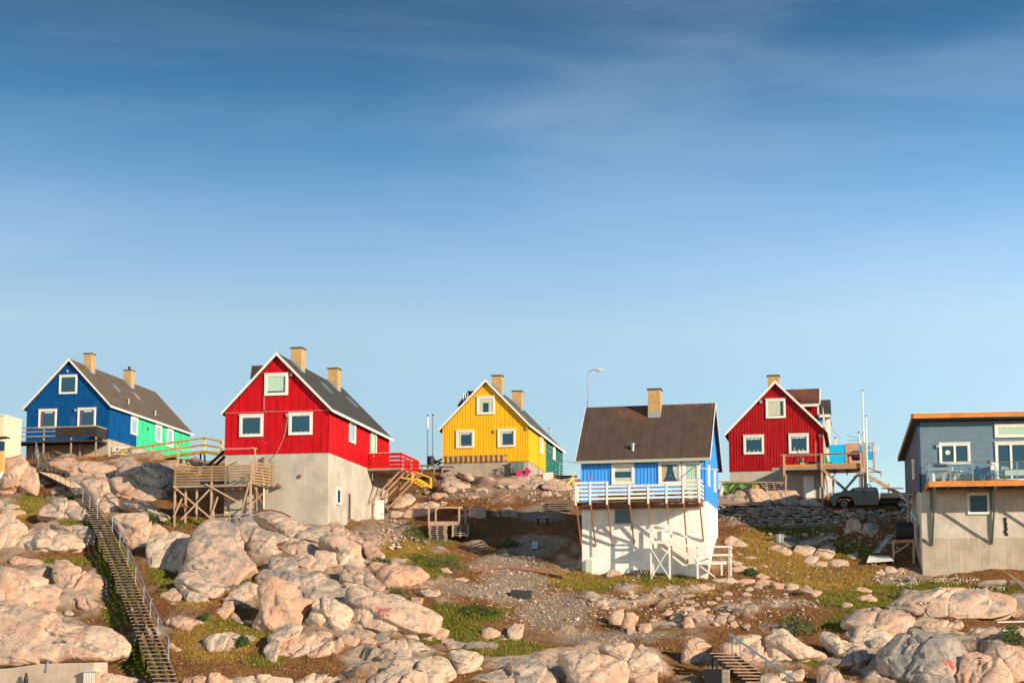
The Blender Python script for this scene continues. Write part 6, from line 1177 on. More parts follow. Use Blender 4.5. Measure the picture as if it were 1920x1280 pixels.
# ------------------------------------------------------------ long staircase
t,P0=pxthing('long_staircase','long open timber staircase climbing the rocks at left with metal handrails','staircase',300,1270,81.)
path=[(78,848,129.5),(83,870,127.),(84,884,125.5),(146,914,118.),(167,950,110.),(191,985,104.),(226,1064,97.3),(252,1129,91.3),(273,1179,87.4),(303,1251,82.),(314,1290,79.3)]
wds=[1.25,1.2,1.1]
def _clear(i):
    x,y,Y=path[i]; ys=[Y]
    for j in (i-1,i+1):
        if 0<=j<len(path):
            for f in (0,.25,.5): 
                a_=x+(path[j][0]-x)*f; b_=y+(path[j][1]-y)*f; d_=dep(a_,min(b_,1290)); 
                if d_: ys.append(d_-2.1+(path[j][2]-Y)*-f)
    return min(ys)
path=[(x,y,_clear(i) if 2<i else Y-1.5) for i,(x,y,Y) in enumerate(path)]
PT=[at(*p)-P0 for p in path]
def walk(A,B,nm,step=.2):
    n=max(1,int(round(abs(B[2]-A[2])/step))); return [A+(B-A)*(i+.5)/n for i in range(n)]
BLACKW=wood('tarred_wood',(.018,.015,.014)); first=None; cnt=0
for i in list(range(0,2))+list(range(3,len(PT)-1)):
    for c in walk(PT[i],PT[i+1],'s'):
        if first is None:
            first=MB().box(-.62,.62,-.13,.13,-.05,0).build('step',WOODS,t); first.location=tuple(c)
        else:
            o=first.copy(); COL.objects.link(o); o.parent=t; o.location=tuple(c); o.rotation_euler=(random.uniform(-.02,.02),random.uniform(-.015,.015),random.uniform(-.03,.03))
        cnt+=1
print('steps',cnt)
for sx in (-.5,0.,.5):  # wide middle stringer is added to darken the gaps between the treads
    for i in list(range(0,2))+list(range(3,len(PT)-1)):
        MB().beam(PT[i]+v3(sx,0,-.14),PT[i+1]+v3(sx,0,-.16),.09 if sx else .16,.24).build('stringer',WOODD,t)
A,B=PT[2],PT[3]; n=int(np.linalg.norm(B-A)/.16); m=MB(); d=(B-A)/np.linalg.norm(B-A); sd=np.cross(d,v3(0,0,1)); sd/=np.linalg.norm(sd)
for i in range(n): c=A+(B-A)*(i+.5)/n; m.beam(c-sd*.6,c+sd*.6,.145,.045)
m.build('walkway',WOODP,t); MB().beam(A+sd*.6-v3(0,0,.12),B+sd*.6-v3(0,0,.12),.06,.2).build('stringer',WOODD,t); MB().beam(A-sd*.6-v3(0,0,.12),B-sd*.6-v3(0,0,.12),.06,.2).build('stringer',WOODD,t)
def groundz(P): W_=P+P0; return float(H(np.array([W_[0]]),np.array([W_[1]]))[0])-P0[2]
for i in range(0,len(PT)-1):
    n=max(1,int(np.linalg.norm(PT[i+1]-PT[i])/2.2))
    for k in range(n):
        c=PT[i]+(PT[i+1]-PT[i])*k/n
        for sx in (-.48,.48):
            q=c+v3(sx,0,0); g=groundz(q)
            if q[2]-g>.15: MB().box(q[0]-.045,q[0]+.045,q[1]+.12,q[1]+.21,g-.3,q[2]-.06).build('post',WOODD,t)
# lower right metal handrail
def rail_run(pts,offs,h_,mat,npost,posts=True):
    Q=[p+offs for p in pts]; m=MB().tube([q+v3(0,0,h_) for q in Q],.035,6); hr=m.build('handrail',mat,t); MB().tube([q+v3(0,0,h_*.5) for q in Q],.025,6).build('middle_rail',mat,t)
    L=[0]; 
    for a,b in zip(Q[:-1],Q[1:]): L.append(L[-1]+np.linalg.norm(b-a))
    for k in range(npost):
        s_=L[-1]*k/(npost-1); i=min(max(np.searchsorted(L,s_)-1,0),len(Q)-2); f=(s_-L[i])/(L[i+1]-L[i]); c=Q[i]+(Q[i+1]-Q[i])*f; MB().tube([c-v3(0,0,.2),c+v3(0,0,h_)],.028,6).build('rail_post',mat,t)
rr=[at(203,985,104.)-P0*1,]
LR=[PT[5]*.9+PT[6]*.1,PT[6],PT[7],PT[8],PT[8]*.25+PT[9]*.75]
rail_run(LR,v3(.62,0,0),.98,METAL,8)
rail_run([PT[0]+v3(-.55,0,0),PT[1]+v3(-.55,0,0)],v3(0,0,0),.95,METAL,3)
LL=[PT[2]+sd*.55*(-1),PT[3]+v3(-.2,-.3,0),PT[4]+v3(-.1,0,0)+v3(0,0,0),PT[4]*.5+PT[5]*.5]
rail_run([PT[2]+sd*.58,PT[3]+sd*.58],v3(0,0,0),.95,IRON,8)
rail_run([PT[3]+sd*.58,PT[4]+v3(-.1,0,0),PT[4]*.45+PT[5]*.55+v3(.1,0,0)],v3(0,0,0),.95,METAL,5)
# ------------------------------------------------------------ lower right steps
t,P0=pxthing('short_steps','open timber steps with a blue grey metal handrail at the bottom edge','steps',1400,1260,80.3)
s0=at(1356,1223,82.)-P0; s1=at(1432,1283,79.9)-P0; n=11
for i in range(n):
    c=s0+(s1-s0)*i/(n-1); MB().box(c[0]-.66,c[0]+.66,c[1]-.12,c[1]+.14,c[2]-.05,c[2]).build('step',WOODP,t)
for sx in (-.55,.58): MB().beam(s0+v3(sx,0,-.16),s1+v3(sx,0,-.16),.07,.22).build('stringer',BLACK,t)
for k,(a,b) in enumerate(((1336,1232),(1344,1240),(1356,1250))): bars(P0,[((a,1225+k*8,82-.6*k),(b-2 if 0 else a,1262+k*8,82-.6*k))],.1).build('post',WOODD,t)
ra=(1366.7,1187,82.2); rb=(1491.7,1275,79.9); rd=bars(P0,[(ra,rb)],.07,.09).build('handrail',METALB,t)
for px in (1372,1387.5,1412,1436.5,1461,1487.5):
    f=(px-1366.7)/125; y0=1187+88*f; Yq=82.2-2.3*f; MB().beam(at(px,y0,Yq)-P0,at(px+1,y0+36,Yq)-P0,.05,.05,(0,1,0)).build('rail_post',METALB,t)
t,P0=pxthing('black_box','black box with a pale side panel beside the short steps','box',1345,1288,80.4); MB().box(-.62,.25,-.3,.6,0,.9).build('box_body',BLACK,t,bevel=.02); MB().box(.253,.6,-.3,.6,0,.88).build('side_panel',WOODG,t,bevel=.02)
# bottom left concrete platform
t,P0=pxthing('concrete_block','low rough concrete block wall at the bottom left corner','concrete block',95,1295,79.3); a=at(28,1250,79.3)-P0; b=at(178,1241,79.3)-P0; MB().prism([(a[0]-2,0,-.6),(b[0],0,-.6),(b[0],0,b[2]),(a[0]+1.4,0,b[2]-.08),(a[0],0,a[2]-.02),(a[0]-2,0,a[2]-.2)],(0,1.6,0)).build('block_body',concrete('pinkish_concrete',(.55,.44,.34),.3,.1),t,bevel=.05)
q=at(88,1252,79.4)-P0; MB().prism([(q[0]-.05,-.05,q[2]-.2),(q[0]+.06,-.05,q[2]-.2),(q[0]+.05,-.05,q[2]+.35)],(0,.3,0)).build('fin',METALB,t)
t,P0=pxthing('slatted_crate','upright slatted white and brown crate with a pale blue lid, bottom left','crate',167,1292,79.); m=MB()
for i in range(7): m.box(-.32+i*.093,-.32+i*.093+.05,-.03,0,0,.9)
m.build('slats',WHITE,t); MB().box(-.34,.34,.003,.5,0,.9).build('crate_body',WOODP,t); MB().box(-.38,.38,-.06,.55,.903,.99).build('lid',plain_once('pale_blue_lid',(.35,.48,.50)),t)
t,P0=pxthing('black_bollard','narrow black figure shaped bollard on the concrete block, bottom left','bollard',48.5,1285,79.); MB().tube([(0,0,0),(0,0,.35),(0,0,.5),(0,0,.54),(0,0,.58),(0,0,.66),(0,0,.7)],[.11,.12,.09,.05,.07,.06,.01],12).build('bollard_body',BLACK,t)
t,P0=pxthing('overhead_cable','thin cable running from the teal wall to the light blue house','cable',1070,866,117.); MB().tube([at(x,y,Y)-P0 for x,y,Y in ((1058,863,128),(1064,864.6,122),(1072,866,114),(1082,867.5,106.5))],.02,5).build('wire',METAL,t)
# street lamp
t,P0=pxthing('street_lamp','tall thin street lamp curving over behind the light blue house','street lamp',1103,905,131.); pts=[at(x,y,131)-P0 for x,y in ((1102.5,905),(1102.5,800),(1102.3,720),(1103,705),(1106,697),(1111,693.5),(1118,692.8))]; MB().tube(pts,[.09,.08,.06,.055,.05,.05,.05],8).build('pole',FLASH,t)
q=at(1123,693.5,131)-P0; V_,F_=ico(3); o=link('lamp_head',mesh_np('lamp_head',V_*np.array([.36,.16,.11])+q,F_,plain_once('lamp_housing',(.62,.60,.55),.4)),t); link('lens',mesh_np('lens',V_*np.array([.26,.12,.07])+q+v3(.02,0,-.07),F_,bpy.data.materials['lamp_lens']),o)
# poles left of the yellow house
def pole(px,pt,pb,Y,l,white_to=None):
    t,P0=pxthing('flagpole',l,'pole',px,pb,Y); tp=at(px+.0,pt,Y)-P0; MB().tube([(0,0,-.3),tp],[.07,.05],8).build('pole_shaft',METALB,t); MB().tube([tp,tp+v3(0,0,.1)],.09,8).build('finial',BLACK,t)
    if white_to: w_=at(px,white_to,Y)-P0; MB().tube([w_,tp-v3(0,0,.02)],.085,8).build('white_sleeve',WHITE,t)
pole(802,780,872,126.,'left slim pole with a white upper part beside the yellow house',803); pole(811.5,779,868,126.5,'right slim dark pole beside the yellow house')
t,P0=pxthing('black_barrel','black barrel beside the two slim poles left of the yellow house','barrel',808,871,126); MB().tube([(0,0,0),(0,0,.05),(0,0,.65),(0,0,.7)],[.27,.3,.28,.25],14).build('barrel_body',BLACK,t)
t,P0=pxthing('scrap_heap','dark heap of scrap against the left wall of the yellow house','scrap',822,870,127); bars(P0,[((814,862,127),(826,868,127)),((814,868,127),(829,860,127)),((820,871,127),(829,866,127)),((812,858,127),(818,870,127))],.14,.14).build('scrap_pieces',WOODD,t)
t,P0=pxthing('boardwalk','narrow grey boardwalk on posts left of the yellow house','boardwalk',810,885,126); bars(P0,[((785,872,126),(852,875,126))],.7,.07).build('deck',WOODG,t)
for px in (791,813.5,829): bars(P0,[((px,873,125.8),(px,888,125.8))],.1).build('post',WOODG,t)
bars(P0,[((786,880,125.9),(830,878,125.9))],.05,.1).build('rail',WOODP,t)
t,P0=pxthing('yellow_stairs','small yellow orange stairs below the red balcony','stairs',790,905,119.); 
bars(P0,[((778,884,119),(809,896,119))],.08,.1).build('handrail',YW,t)
for px,a,b in ((772,896,905),(774,884,900),(808,895,915)): bars(P0,[((px,a,119),(px,b,119))],.13).build('post',YW,t)
for k in range(4): q=at(778+k*6,897+k*3.4,119)-P0; MB().box(q[0]-.28,q[0]+.28,-.1,.9,q[2]-.22,q[2]).build('step',YW,t)
bars(P0,[((752,895,119),(772,898,119))],.1,.12).build('beam',YW,t)
# beside the yellow house
t,P0=pxthing('deck_chair','bright pink deck chair in front of the yellow house foundation','chair',978,897,128.2); PK=plain_once('pink_fabric',(.62,.02,.13),.8); MB().beam((-.45,0,.42),(.3,0,.35),.55,.03,(0,1,0)).build('seat',PK,t); MB().beam((.25,0,.35),(.62,0,.78),.5,.03,(0,1,0)).build('backrest',PK,t)
for s in (-.25,.25): MB().tube([(-.5,s,0),(.4,s,.5)],.02,6).build('leg',METAL,t); MB().tube([(.45,s,0),(-.3,s,.5)],.02,6).build('leg',METAL,t)
t,P0=pxthing('bicycle','old bicycle leaning on the yellow house foundation','bicycle',945,893,128.6)
for x in (-.35,.65):
    m=MB(); ringtube(m,(x,0,.35),.33,.022)
    for k in range(6): an=k*math.pi/3; m.tube([(x,0,.35),(x+.33*math.cos(an),0,.35+.33*math.sin(an))],.006,4)
    m.build('wheel',BLACK,t)
MB().tube([(-.35,0,.35),(-.1,0,.85),(.5,0,.88),(.65,0,.35)],.025,6).tube([(-.1,0,.85),(.15,0,.35),(.5,0,.88)],.025,6).build('frame',IRON,t); MB().box(-.22,.04,-.06,.06,.92,.98).build('saddle',BLACK,t); MB().tube([(.5,-.25,1.05),(.5,0,1.08),(.5,.25,1.05)],.015,5).build('handlebar',METAL,t)
t,P0=pxthing('white_board','square white board leaning at the corner of the yellow house','board',1027.5,901,127.5); a=at(1018.5,901,127.5)-P0; b=at(1037,885,127.5)-P0; MB().box(a[0],b[0],0,.05,0,b[2]).build('panel',WHITE,t)
t,P0=pxthing('ladder','pale ladder leaning against the teal rear wall','ladder',1053,902,129); 
for dx in (-5,5): bars(P0,[((1053+dx,903,129),(1054+dx*.8,865,131))],.05).build('rail',plain_once('pale_green_ladder',(.35,.45,.38)),t)
for k in range(6): bars(P0,[((1048.5+k*.2,897-k*5.5,129.2+k*.3),(1058+k*.0,897.5-k*5.5,129.2+k*.3))],.04).build('rung',bpy.data.materials['pale_green_ladder'],t)
t,P0=pxthing('orange_post','orange wooden cross post with planks behind the light blue house','post',1075,912,126.5); bars(P0,[((1075,916,126.5),(1075,884,126.5)),((1075,896,126.5),(1060,911,126))],.13).build('post_shaft',YW,t); bars(P0,[((1040,892,127),(1082,893,126.5)),((1042,897,127),(1070,894,126.5))],.06,.14).build('planks',WOODD,t)
t,P0=pxthing('stacked_planks','stack of grey planks forming rough steps left of the light blue house','planks',1048,956,117.5)
m=MB()
for k in range(5): a=at(1031-k*1.5,939+k*4.2,117.6-.3*k)-P0; b=at(1074,938+k*4.0,117.6-.3*k)-P0; m.beam(a,b,.5,.06)
m.build('planks_pile',WOODG,t)
# pallet frame in the hollow
t,P0=pxthing('timber_platform','open timber platform frame with a board floor in the shaded hollow','platform',835,990,111.)
for px,Y in ((804,110.),(861,110.),(817,112.5),(873,112.5)): bars(P0,[((px,949.5,Y),(px,990,Y))],.11).build('post',WOODP,t)
bars(P0,[((803,951,110),(862,951,110)),((817,951,112.5),(873,951,112.5)),((804,951,110),(817,951,112.5)),((861,951,110),(873,951,112.5))],.08,.12).build('top_rail',WOODP,t)
m=MB()
for k in range(8): m.beam(at(803,978,110+.3*k)-P0,at(862,978,110+.3*k)-P0,.26,.05)
m.build('floor',WOODP,t); bars(P0,[((803,981,109.9),(862,981,109.9))],.05,.3).build('front_board',WOODP,t)
def pallet(par,c,w_,d_,mat,rz=0.):
    o=link('pallet',None,par,tuple(c)) 
    return o
def pallet_mesh():
    m=MB()
    for k in range(7): m.box(-.6,.6,-.4+k*.12,-.4+k*.12+.08,.122,.144)
    for y in (-.4,-.05,.3): m.box(-.6,.6,y,y+.1,.1,.12)
    for x in (-.6,-.07,.46):
        for y in (-.4,-.05,.3): m.box(x,x+.14,y,y+.1,.022,.099)
        m.box(x,x+.14,-.4,.4,0,.02)
    return m
pm=pallet_mesh()
def pallets(label,px,py,Y,n,group,rz=0.,mat=None,base=None):
    P=at(px,py,Y)
    for k in range(n):
        o=link('pallet',pallets.me if mat is None else pallets.me2,None,(P[0]+random.uniform(-.04,.04),P[1]+random.uniform(-.04,.04),P[2]+k*.15)); o.rotation_euler=(0,0,rz+random.uniform(-.04,.04)); tag(o,label,'pallet',group)
o_=pm.build('pallet_proto',WOODG); pallets.me=o_.data; pallets.me.name='pallet'; bpy.data.objects.remove(o_)
pallets('weathered pallet in the left stack under the timber frame',822,1017,109.6,8,'pallets stacked left under the timber frame')
pallets('weathered pallet in the right stack under the timber frame',862,1007,110.2,6,'pallets stacked right under the timber frame',.3)
pallets('dark pallet in the stack against the dark red house foundation',1452,919,118.8,4,'pallets stacked at the dark red house')
P=gnd(1686,1147)
o=link('pallet',pallets.me,None,tuple(at(1686,1145,dep(1686,1170) or 92)+v3(0,1.2,.1))); o.rotation_euler=(.1,.05,.2); tag(o,'single grey pallet lying on the white grey lichen boulder at right','pallet')
t,P0=pxthing('small_table','small table with a bright blue top in the shade','table',1018,985,113.); MB().box(-.42,.42,-.3,.3,.55,.6).build('table_top',plain_once('bright_blue_top',(.15,.35,.65),.4),t)
for sx in (-.38,.3):
    for sy in (-.26,.2): MB().box(sx,sx+.07,sy,sy+.07,0,.55).build('leg',WOODD,t)
t,P0=pxthing('blue_trolley','small blue grey box with side handles in the shaded gravel','trolley',1004,1029,108.5); MB().box(-.2,.2,-.2,.2,0,.55).build('box_body',METALB,t,bevel=.03); MB().tube([(-.75,0,.28),(-.2,0,.28)],.03,6).build('handle',METAL,t); MB().tube([(.2,0,.28),(.6,0,.3)],.03,6).build('handle',METAL,t)
t,P0=pxthing('black_crate','dark grey rectangular box lying in the rubble, centre','box',977,1121); MB().box(-.58,.0,-.35,.35,-.1,.5).box(.003,.6,-.33,.35,-.1,.47).build('box_body',plain_once('charcoal_box',(.035,.04,.04),.7),t,bevel=.015)
t,P0=pxthing('rusty_pipe','long curved brown pipe lying across the gravel, centre','pipe',950,1068,100); 
pp=[(885,1073),(905,1070),(925,1067),(945,1065.5),(970,1067),(1000,1071),(1030,1077),(1056,1083)]; MB().tube([gnd(x,y+1)+v3(0,0,.08)-P0 for x,y in pp],.075,8).build('pipe_body',RUSTY,t)
# right part
t,P0=pxthing('tarpaulin','green crumpled tarpaulin hanging over a heap beside the light blue house','tarpaulin',1390,926,119.); bm=bmesh.new(); NX,NY=46,18; vs=[]
for i in range(NX+1):
    for j in range(NY+1):
        u,v=i/NX,j/NY; a=at(1354+72*u,903+ (22-6*u+6*math.sin(u*9)*.3)*v*(1.25 if u<.25 else 1-.35*u),119.)-P0; w_=fbm(np.array([[u*9+v*2.5,v*3,1.]]),3,8)[0]; vs.append(bm.verts.new((a[0],-.5*math.sin(math.pi*min(1,v*1.1)*.5)+.16*w_,a[2]+.05*w_)))
for i in range(NX):
    for j in range(NY): k=i*(NY+1)+j; bm.faces.new((vs[k],vs[k+NY+1],vs[k+NY+2],vs[k+1]))
me=bpy.data.meshes.new('tarpaulin_sheet'); bm.to_mesh(me); bm.free(); me.materials.append(plain('green_tarpaulin',(.10,.17,.03),.45,0,.5,.5)); me.shade_smooth(); o=link('sheet',me,t); sd_=o.modifiers.new('s','SOLIDIFY'); sd_.thickness=.02
t,P0=pxthing('rail_pole','long pale horizontal pole above the green tarpaulin','pole',1410,903,118.7); bars(P0,[((1347,902.5,118.7),(1476,904.5,118.3))],.06,.08).build('pole_body',WOODP,t); bars(P0,[((1426,906,118.6),(1452,934,117.8))],.08,.1).build('brace',WOODP,t); bars(P0,[((1474,890,118.3),(1473,922,118.3))],.1).build('post',WOODP,t); bars(P0,[((1426,903,118.7),(1426,920,118.9))],.09).build('post',WOODD,t)
t,P0=pxthing('orange_buoy','orange and white float under the tarpaulin edge','float',1418,918,118.6); V_,F_=ico(3); link('float_body',mesh_np('float_body',V_*np.array([.22,.2,.17])+v3(0,0,.2),F_,plain_once('orange_float',(.7,.25,.03))),t); MB().tube([(0,0,0),(0,0,.14)],.22,12).build('white_band',WHITE,t)
t,P0=pxthing('white_boards','bundle of white boards leaning at the back corner of the light blue house','boards',1351,928,115.)
m=MB()
for k in range(4): m.beam(at(1349.+k*1.2,928,115.+k*.12)-P0,at(1352.5+k*1.4,908+k*2,115.3+k*.12)-P0,.12,.03)
m.build('boards',WHITE,t)
t,P0=pxthing('concrete_slab','pale triangular slab lying beside the light blue house corner','slab',1360,940,115.8); MB().prism([at(1348,938,116)-P0,at(1379,938,116)-P0,at(1362,929,116.6)-P0,at(1348,927,116.6)-P0],(0,.4,0)).build('slab_body',CONCB,t)
t,P0=pxthing('timber_beam','thick grey timber beam along the left end of the stone wall','beam',1390,946,115.1); MB().prism([at(1348,938,115.)-P0,at(1434,941,115.)-P0,at(1434,943.5,115.)-P0,at(1420,947,115.)-P0,at(1348,943.5,115.)-P0][::-1],(0,.25,0)).build('beam_body',WOODG,t)
t,P0=pxthing('red_bar','thin dark red bar lying on top of the stone wall below the pickup','bar',1570,953,114.8); bars(P0,[((1530,950,114.7),(1612,957,114.7))],.08,.08).build('bar_body',plain_once('dark_red_metal',(.22,.01,.02)),t)
# dry stone wall
def stonewall():
    t=thing('stone_wall','dry stone retaining wall of flat grey stones below the pickup','wall',at(1520,985,114.9)); O_=np.array(t.location); r_=np.random.RandomState(4); V_,F_=ico(2); vs=[];fs=[];tn=[];n=0
    top=lambda px: np.interp(px,[1340,1434,1500,1560,1620,1705],[946,947,949,950.5,953,956]); 
    x0=at(1346,960,114.9)[0]; x1=at(1700,960,114.9)[0]; z=-1.6
    zmin=at(1500,1030,114.9)[2]
    zc=zmin
    while zc<at(1350,944,114.9)[2]:
        hh=r_.uniform(.12,.22); x=x0-r_.uniform(0,.3)
        while x<x1:
            wd=r_.uniform(.2,.85); hj=hh*r_.uniform(.75,1.5); c=np.array([x+wd/2,114.95+r_.uniform(-.06,.06)+(at(1400,947,114.9)[2]-zc)*-.10,zc+hh/2+r_.uniform(-.05,.05)]); px,_=proj(c); 
            if c[2]+hh/2<=at(px,float(top(px)),114.9)[2]+.03:
                v=V_.copy(); v=np.sign(v)*np.abs(v)**.75; v*=(1+.22*fbm(V_*1.3+r_.uniform(0,50),2,3))[:,None]; v*=np.array([wd*.54,.24,hj*.52]); a=r_.uniform(-.22,.22); v=np.stack([v[:,0]*math.cos(a)-v[:,2]*math.sin(a),v[:,1],v[:,0]*math.sin(a)+v[:,2]*math.cos(a)],1)
                vs.append(v+c-O_); fs.append(F_+n); n+=len(v); tn.append(np.full(len(v),r_.uniform(.6,2.2)))
            x+=wd*.97
        zc+=hh*.93
    link('wall_stones',mesh_np('wall_stones',np.vstack(vs),np.vstack(fs),ROCK,True,{'tint':np.concatenate(tn)}),t)
    MB().prism([at(1346,946,115.3)-O_,at(1700,956,115.3)-O_,at(1700,1030,115.3)-O_,at(1346,1030,115.3)-O_],(0,.5,0)).build('wall_core',plain_once('dark_earth',(.05,.04,.03),.95),t)
stonewall()
t,P0=pxthing('plastic_bin','pale grey green bin standing in the shade below the stone wall','bin',1462,1015,111.5); MB().tube([(0,0,-.1),(0,0,.48),(0,0,.52)],[.24,.29,.31],14).build('bin_body',plain_once('pale_bin',(.45,.47,.40)),t)
t,P0=pxthing('pale_panel','flat pale panel lying on the grass beside the grey basement','panel',1650,1054,108.6); MB().prism([at(1625,1054.5,108.2)-P0,at(1675,1051,108.2)-P0,at(1668,1043,110)-P0,at(1630,1042,110)-P0],(0,0,.05)).build('sheet',WHITE,t)
t,P0=pxthing('oil_tank','black oil tank on a timber stand against the grey basement','tank',1697,1012,109.6); MB().tube([(-.62,0,.62),(-.55,0,.62),(.5,0,.62),(.57,0,.62)],[.45,.58,.58,.45],18).build('tank_body',BLACK,t)
t,P0=pxthing('tank_stand','brown timber stand carrying the black oil tank','stand',1697,1050,109.6); m=bars(P0,[((1672,1014.5,109.3),(1716,1013.5,109.3)),((1672,1014.5,110.1),(1716,1013.5,110.1))],.12,.2).build('top_beam',WOODB,t)
for px,Y in ((1675,109.3),(1713,109.3),(1675,110.1),(1713,110.1)): bars(P0,[((px,1014,Y),(px,1056,Y))],.13).build('leg',WOODG,t)
bars(P0,[((1678,1036,109.25),(1704,1019,109.25))],.06,.1).build('brace',WOODG,t)
t,P0=pxthing('ladder','dark grey ladder lying up the bank beside the oil tank','ladder',1657,1036,110.3)
for dx in (0,11): bars(P0,[((1638+dx,1036,109.8),(1666+dx,1001,112.2))],.06).build('rail',METALB,t)
for k in range(9): f=(k+.5)/9; bars(P0,[((1638+28*f,1036-35*f,109.8+2.4*f),(1649+28*f,1036-35*f,109.8+2.4*f))],.045).build('rung',METAL,t)
t,P0=pxthing('timber_walkway','grey timber walkway with crossed braces between the pickup and the grey house','walkway',1700,950,111.5); 
bars(P0,[((1686,926,112.5),(1724,927,110.5))],.9,.08).build('deck',WOODG,t)
for a_,b_ in (((1688,926,111.5),(1712,952,111.)),((1712,926,111.5),(1690,960,111.5)),((1700,944,111.),(1718,975,110.6))): bars(P0,[(a_,b_)],.07,.14).build('brace',METALB,t)
for px in (1702,1712,1721): bars(P0,[((px,925,110.8),(px,1000,110.8))],.13).build('post',WOODG,t)
bars(P0,[((1690,935,111),(1722,934,110.6)),((1686,945,111.3),(1722,946,110.6))],.06,.12).build('rail',WOODB,t)
t,P0=pxthing('plank','orange new plank lying on top of the huge right whaleback','plank',1786,1104,dep(1786,1112)); MB().box(-.75,.72,-.1,.1,-.05,.12).build('board',WOODO,t)
t,P0=pxthing('plank_heap','heap of grey planks at the right edge below the grey house','planks',1908,1100,dep(1908,1104)); m=MB()
for a_,b_ in (((-.55,.3,.85),(.6,-.3,-.1)),((-.45,.2,.8),(.2,-.2,-.1)),((-.3,.1,.6),(.4,-.35,-.15)),((-1.8,-.2,.05),(-.5,-.3,.0)),((-1.5,-.4,.1),(-.9,-.5,-.2))): m.beam(a_,b_,.12,.04)
m.build('boards',WOODG,t)
t,P0=pxthing('drift_log','grey weathered log against the bank at right','log',1863,1098,dep(1863,1102)); MB().tube([(-.9,0,.05),(-.5,0,.12),(.3,0,.18),(.9,.1,.25)],[.16,.24,.22,.15],10).build('log_body',WOODG,t)
t,P0=pxthing('white_pipe','thin white pipe lying in the turf at the right edge','pipe',1895,1168); MB().tube([(-.7,0,.06),(1.,.1,.1)],.05,8).build('pipe_body',WHITE,t)
t,P0=pxthing('white_stick','short white board in the turf above the pale right rock','board',1889,1184); MB().box(-.22,.22,-.05,.05,.02,.12).build('board',WHITE,t)
t,P0=pxthing('litter','turquoise scrap of netting and litter on the turf at right','litter',1848,1160); V_,F_=ico(2)
for k,(x,y,c) in enumerate(((-.1,0,'turquoise_net'),(.15,.1,'turquoise_net'),(.35,-.1,'newsprint'),(-.3,.1,'newsprint'))): link('scrap',mesh_np('scrap',V_*np.array([.14,.1,.06])*(1+.5*fbm(V_*3+k,2,k))[:,None]+v3(x,y,.06),F_,plain_once(c,(.03,.35,.30))),t)
t,P0=pxthing('drain_pipe','pale blue plastic pipe in the rubble near the basement door','pipe',740,1022); MB().tube([(-.35,.6,.3),(.35,-.2,.06)],.06,8).build('pipe_body',plain_once('pale_blue_lid',(.35,.48,.5)),t)
# graffiti, painted on the rocks: thin strokes set on the stone face
PINK=plain_once('red_spray_paint',(.62,.09,.08),.8); BLK=plain_once('black_spray_paint',(.03,.03,.03),.8)
def graffiti(label,rockname_px,strokes,mat,r,name='graffiti'):
    dg=bpy.context.evaluated_depsgraph_get(); bpy.context.view_layer.update(); m=MB(); org=None
    for st in strokes:
        pts=[]
        for i in range(len(st)-1):
            for f in np.linspace(0,1,7)[:-1]: pts.append((st[i][0]+(st[i+1][0]-st[i][0])*f,st[i][1]+(st[i+1][1]-st[i][1])*f))
        pts.append(st[-1]); P=[]
        for x,y in pts:
            d=Vector(ray(x,y)).normalized(); ok,loc,n,_,ob,_=S.ray_cast(dg,Vector((0,0,0)),d)
            if ok: P.append(np.array(loc)-np.array(d)*.012)
        if len(P)>1:
            if org is None: org=P[0]
            for a,b in zip(P[:-1],P[1:]):
                if np.linalg.norm(a-b)<.35: m.beam(a-org,b-org,r,.006,tuple(-np.array(Vector(ray(960,1100)).normalized())))
    if m.v: o=m.build(name,mat,None,tuple(org)); tag(o,label,'graffiti')
def Z4(pts,ox=640,oy=1080,k=8.53): return [(ox+x/k,oy+y/k) for x,y in pts]
GS_=[[(525,500),(610,482)],[(570,492),(545,560)],[(600,520),(590,570),(625,575),(630,525),(600,520)],[(640,545),(665,545)],[(672,570),(680,515),(700,550),(715,510),(722,565)],[(735,570),(740,505),(765,515),(745,540),(770,565)],
 [(620,590),(590,600),(600,620),(625,625),(610,645),(585,635)],[(640,610),(640,640),(665,640),(660,608),(640,610)],[(680,650),(685,590),(705,588)],[(680,618),(700,616)],[(715,645),(735,590),(755,640)],[(722,622),(750,620)]]
graffiti('red sprayed letters on the smooth pink slab',None,[Z4(s) for s in GS_],PINK,.045)
Z5=lambda pts: Z4(pts,1780,1180,12.8)
graffiti('column of small black painted letters on the pale rock at lower right',None,[Z5(s) for s in ([(690,570),(700,590)],[(740,570),(760,590)],[(690,660),(700,700),(760,690),(750,655)],[(700,680),(750,670)],[(690,740),(760,745)],[(730,745),(720,780),(765,790)],[(690,800),(700,840),(760,830),(755,800),(700,805)])],BLK,.06)
Z6=lambda pts: Z4(pts,1440,1040,4.)
graffiti('pink scribble on the giant dark grey boulder',None,[Z6(s) for s in ([(1310,790),(1340,830),(1360,785),(1385,840)],[(1320,810),(1400,800)],[(1350,790),(1390,865)],[(1380,785),(1365,835),(1400,850)])],PINK,.05)
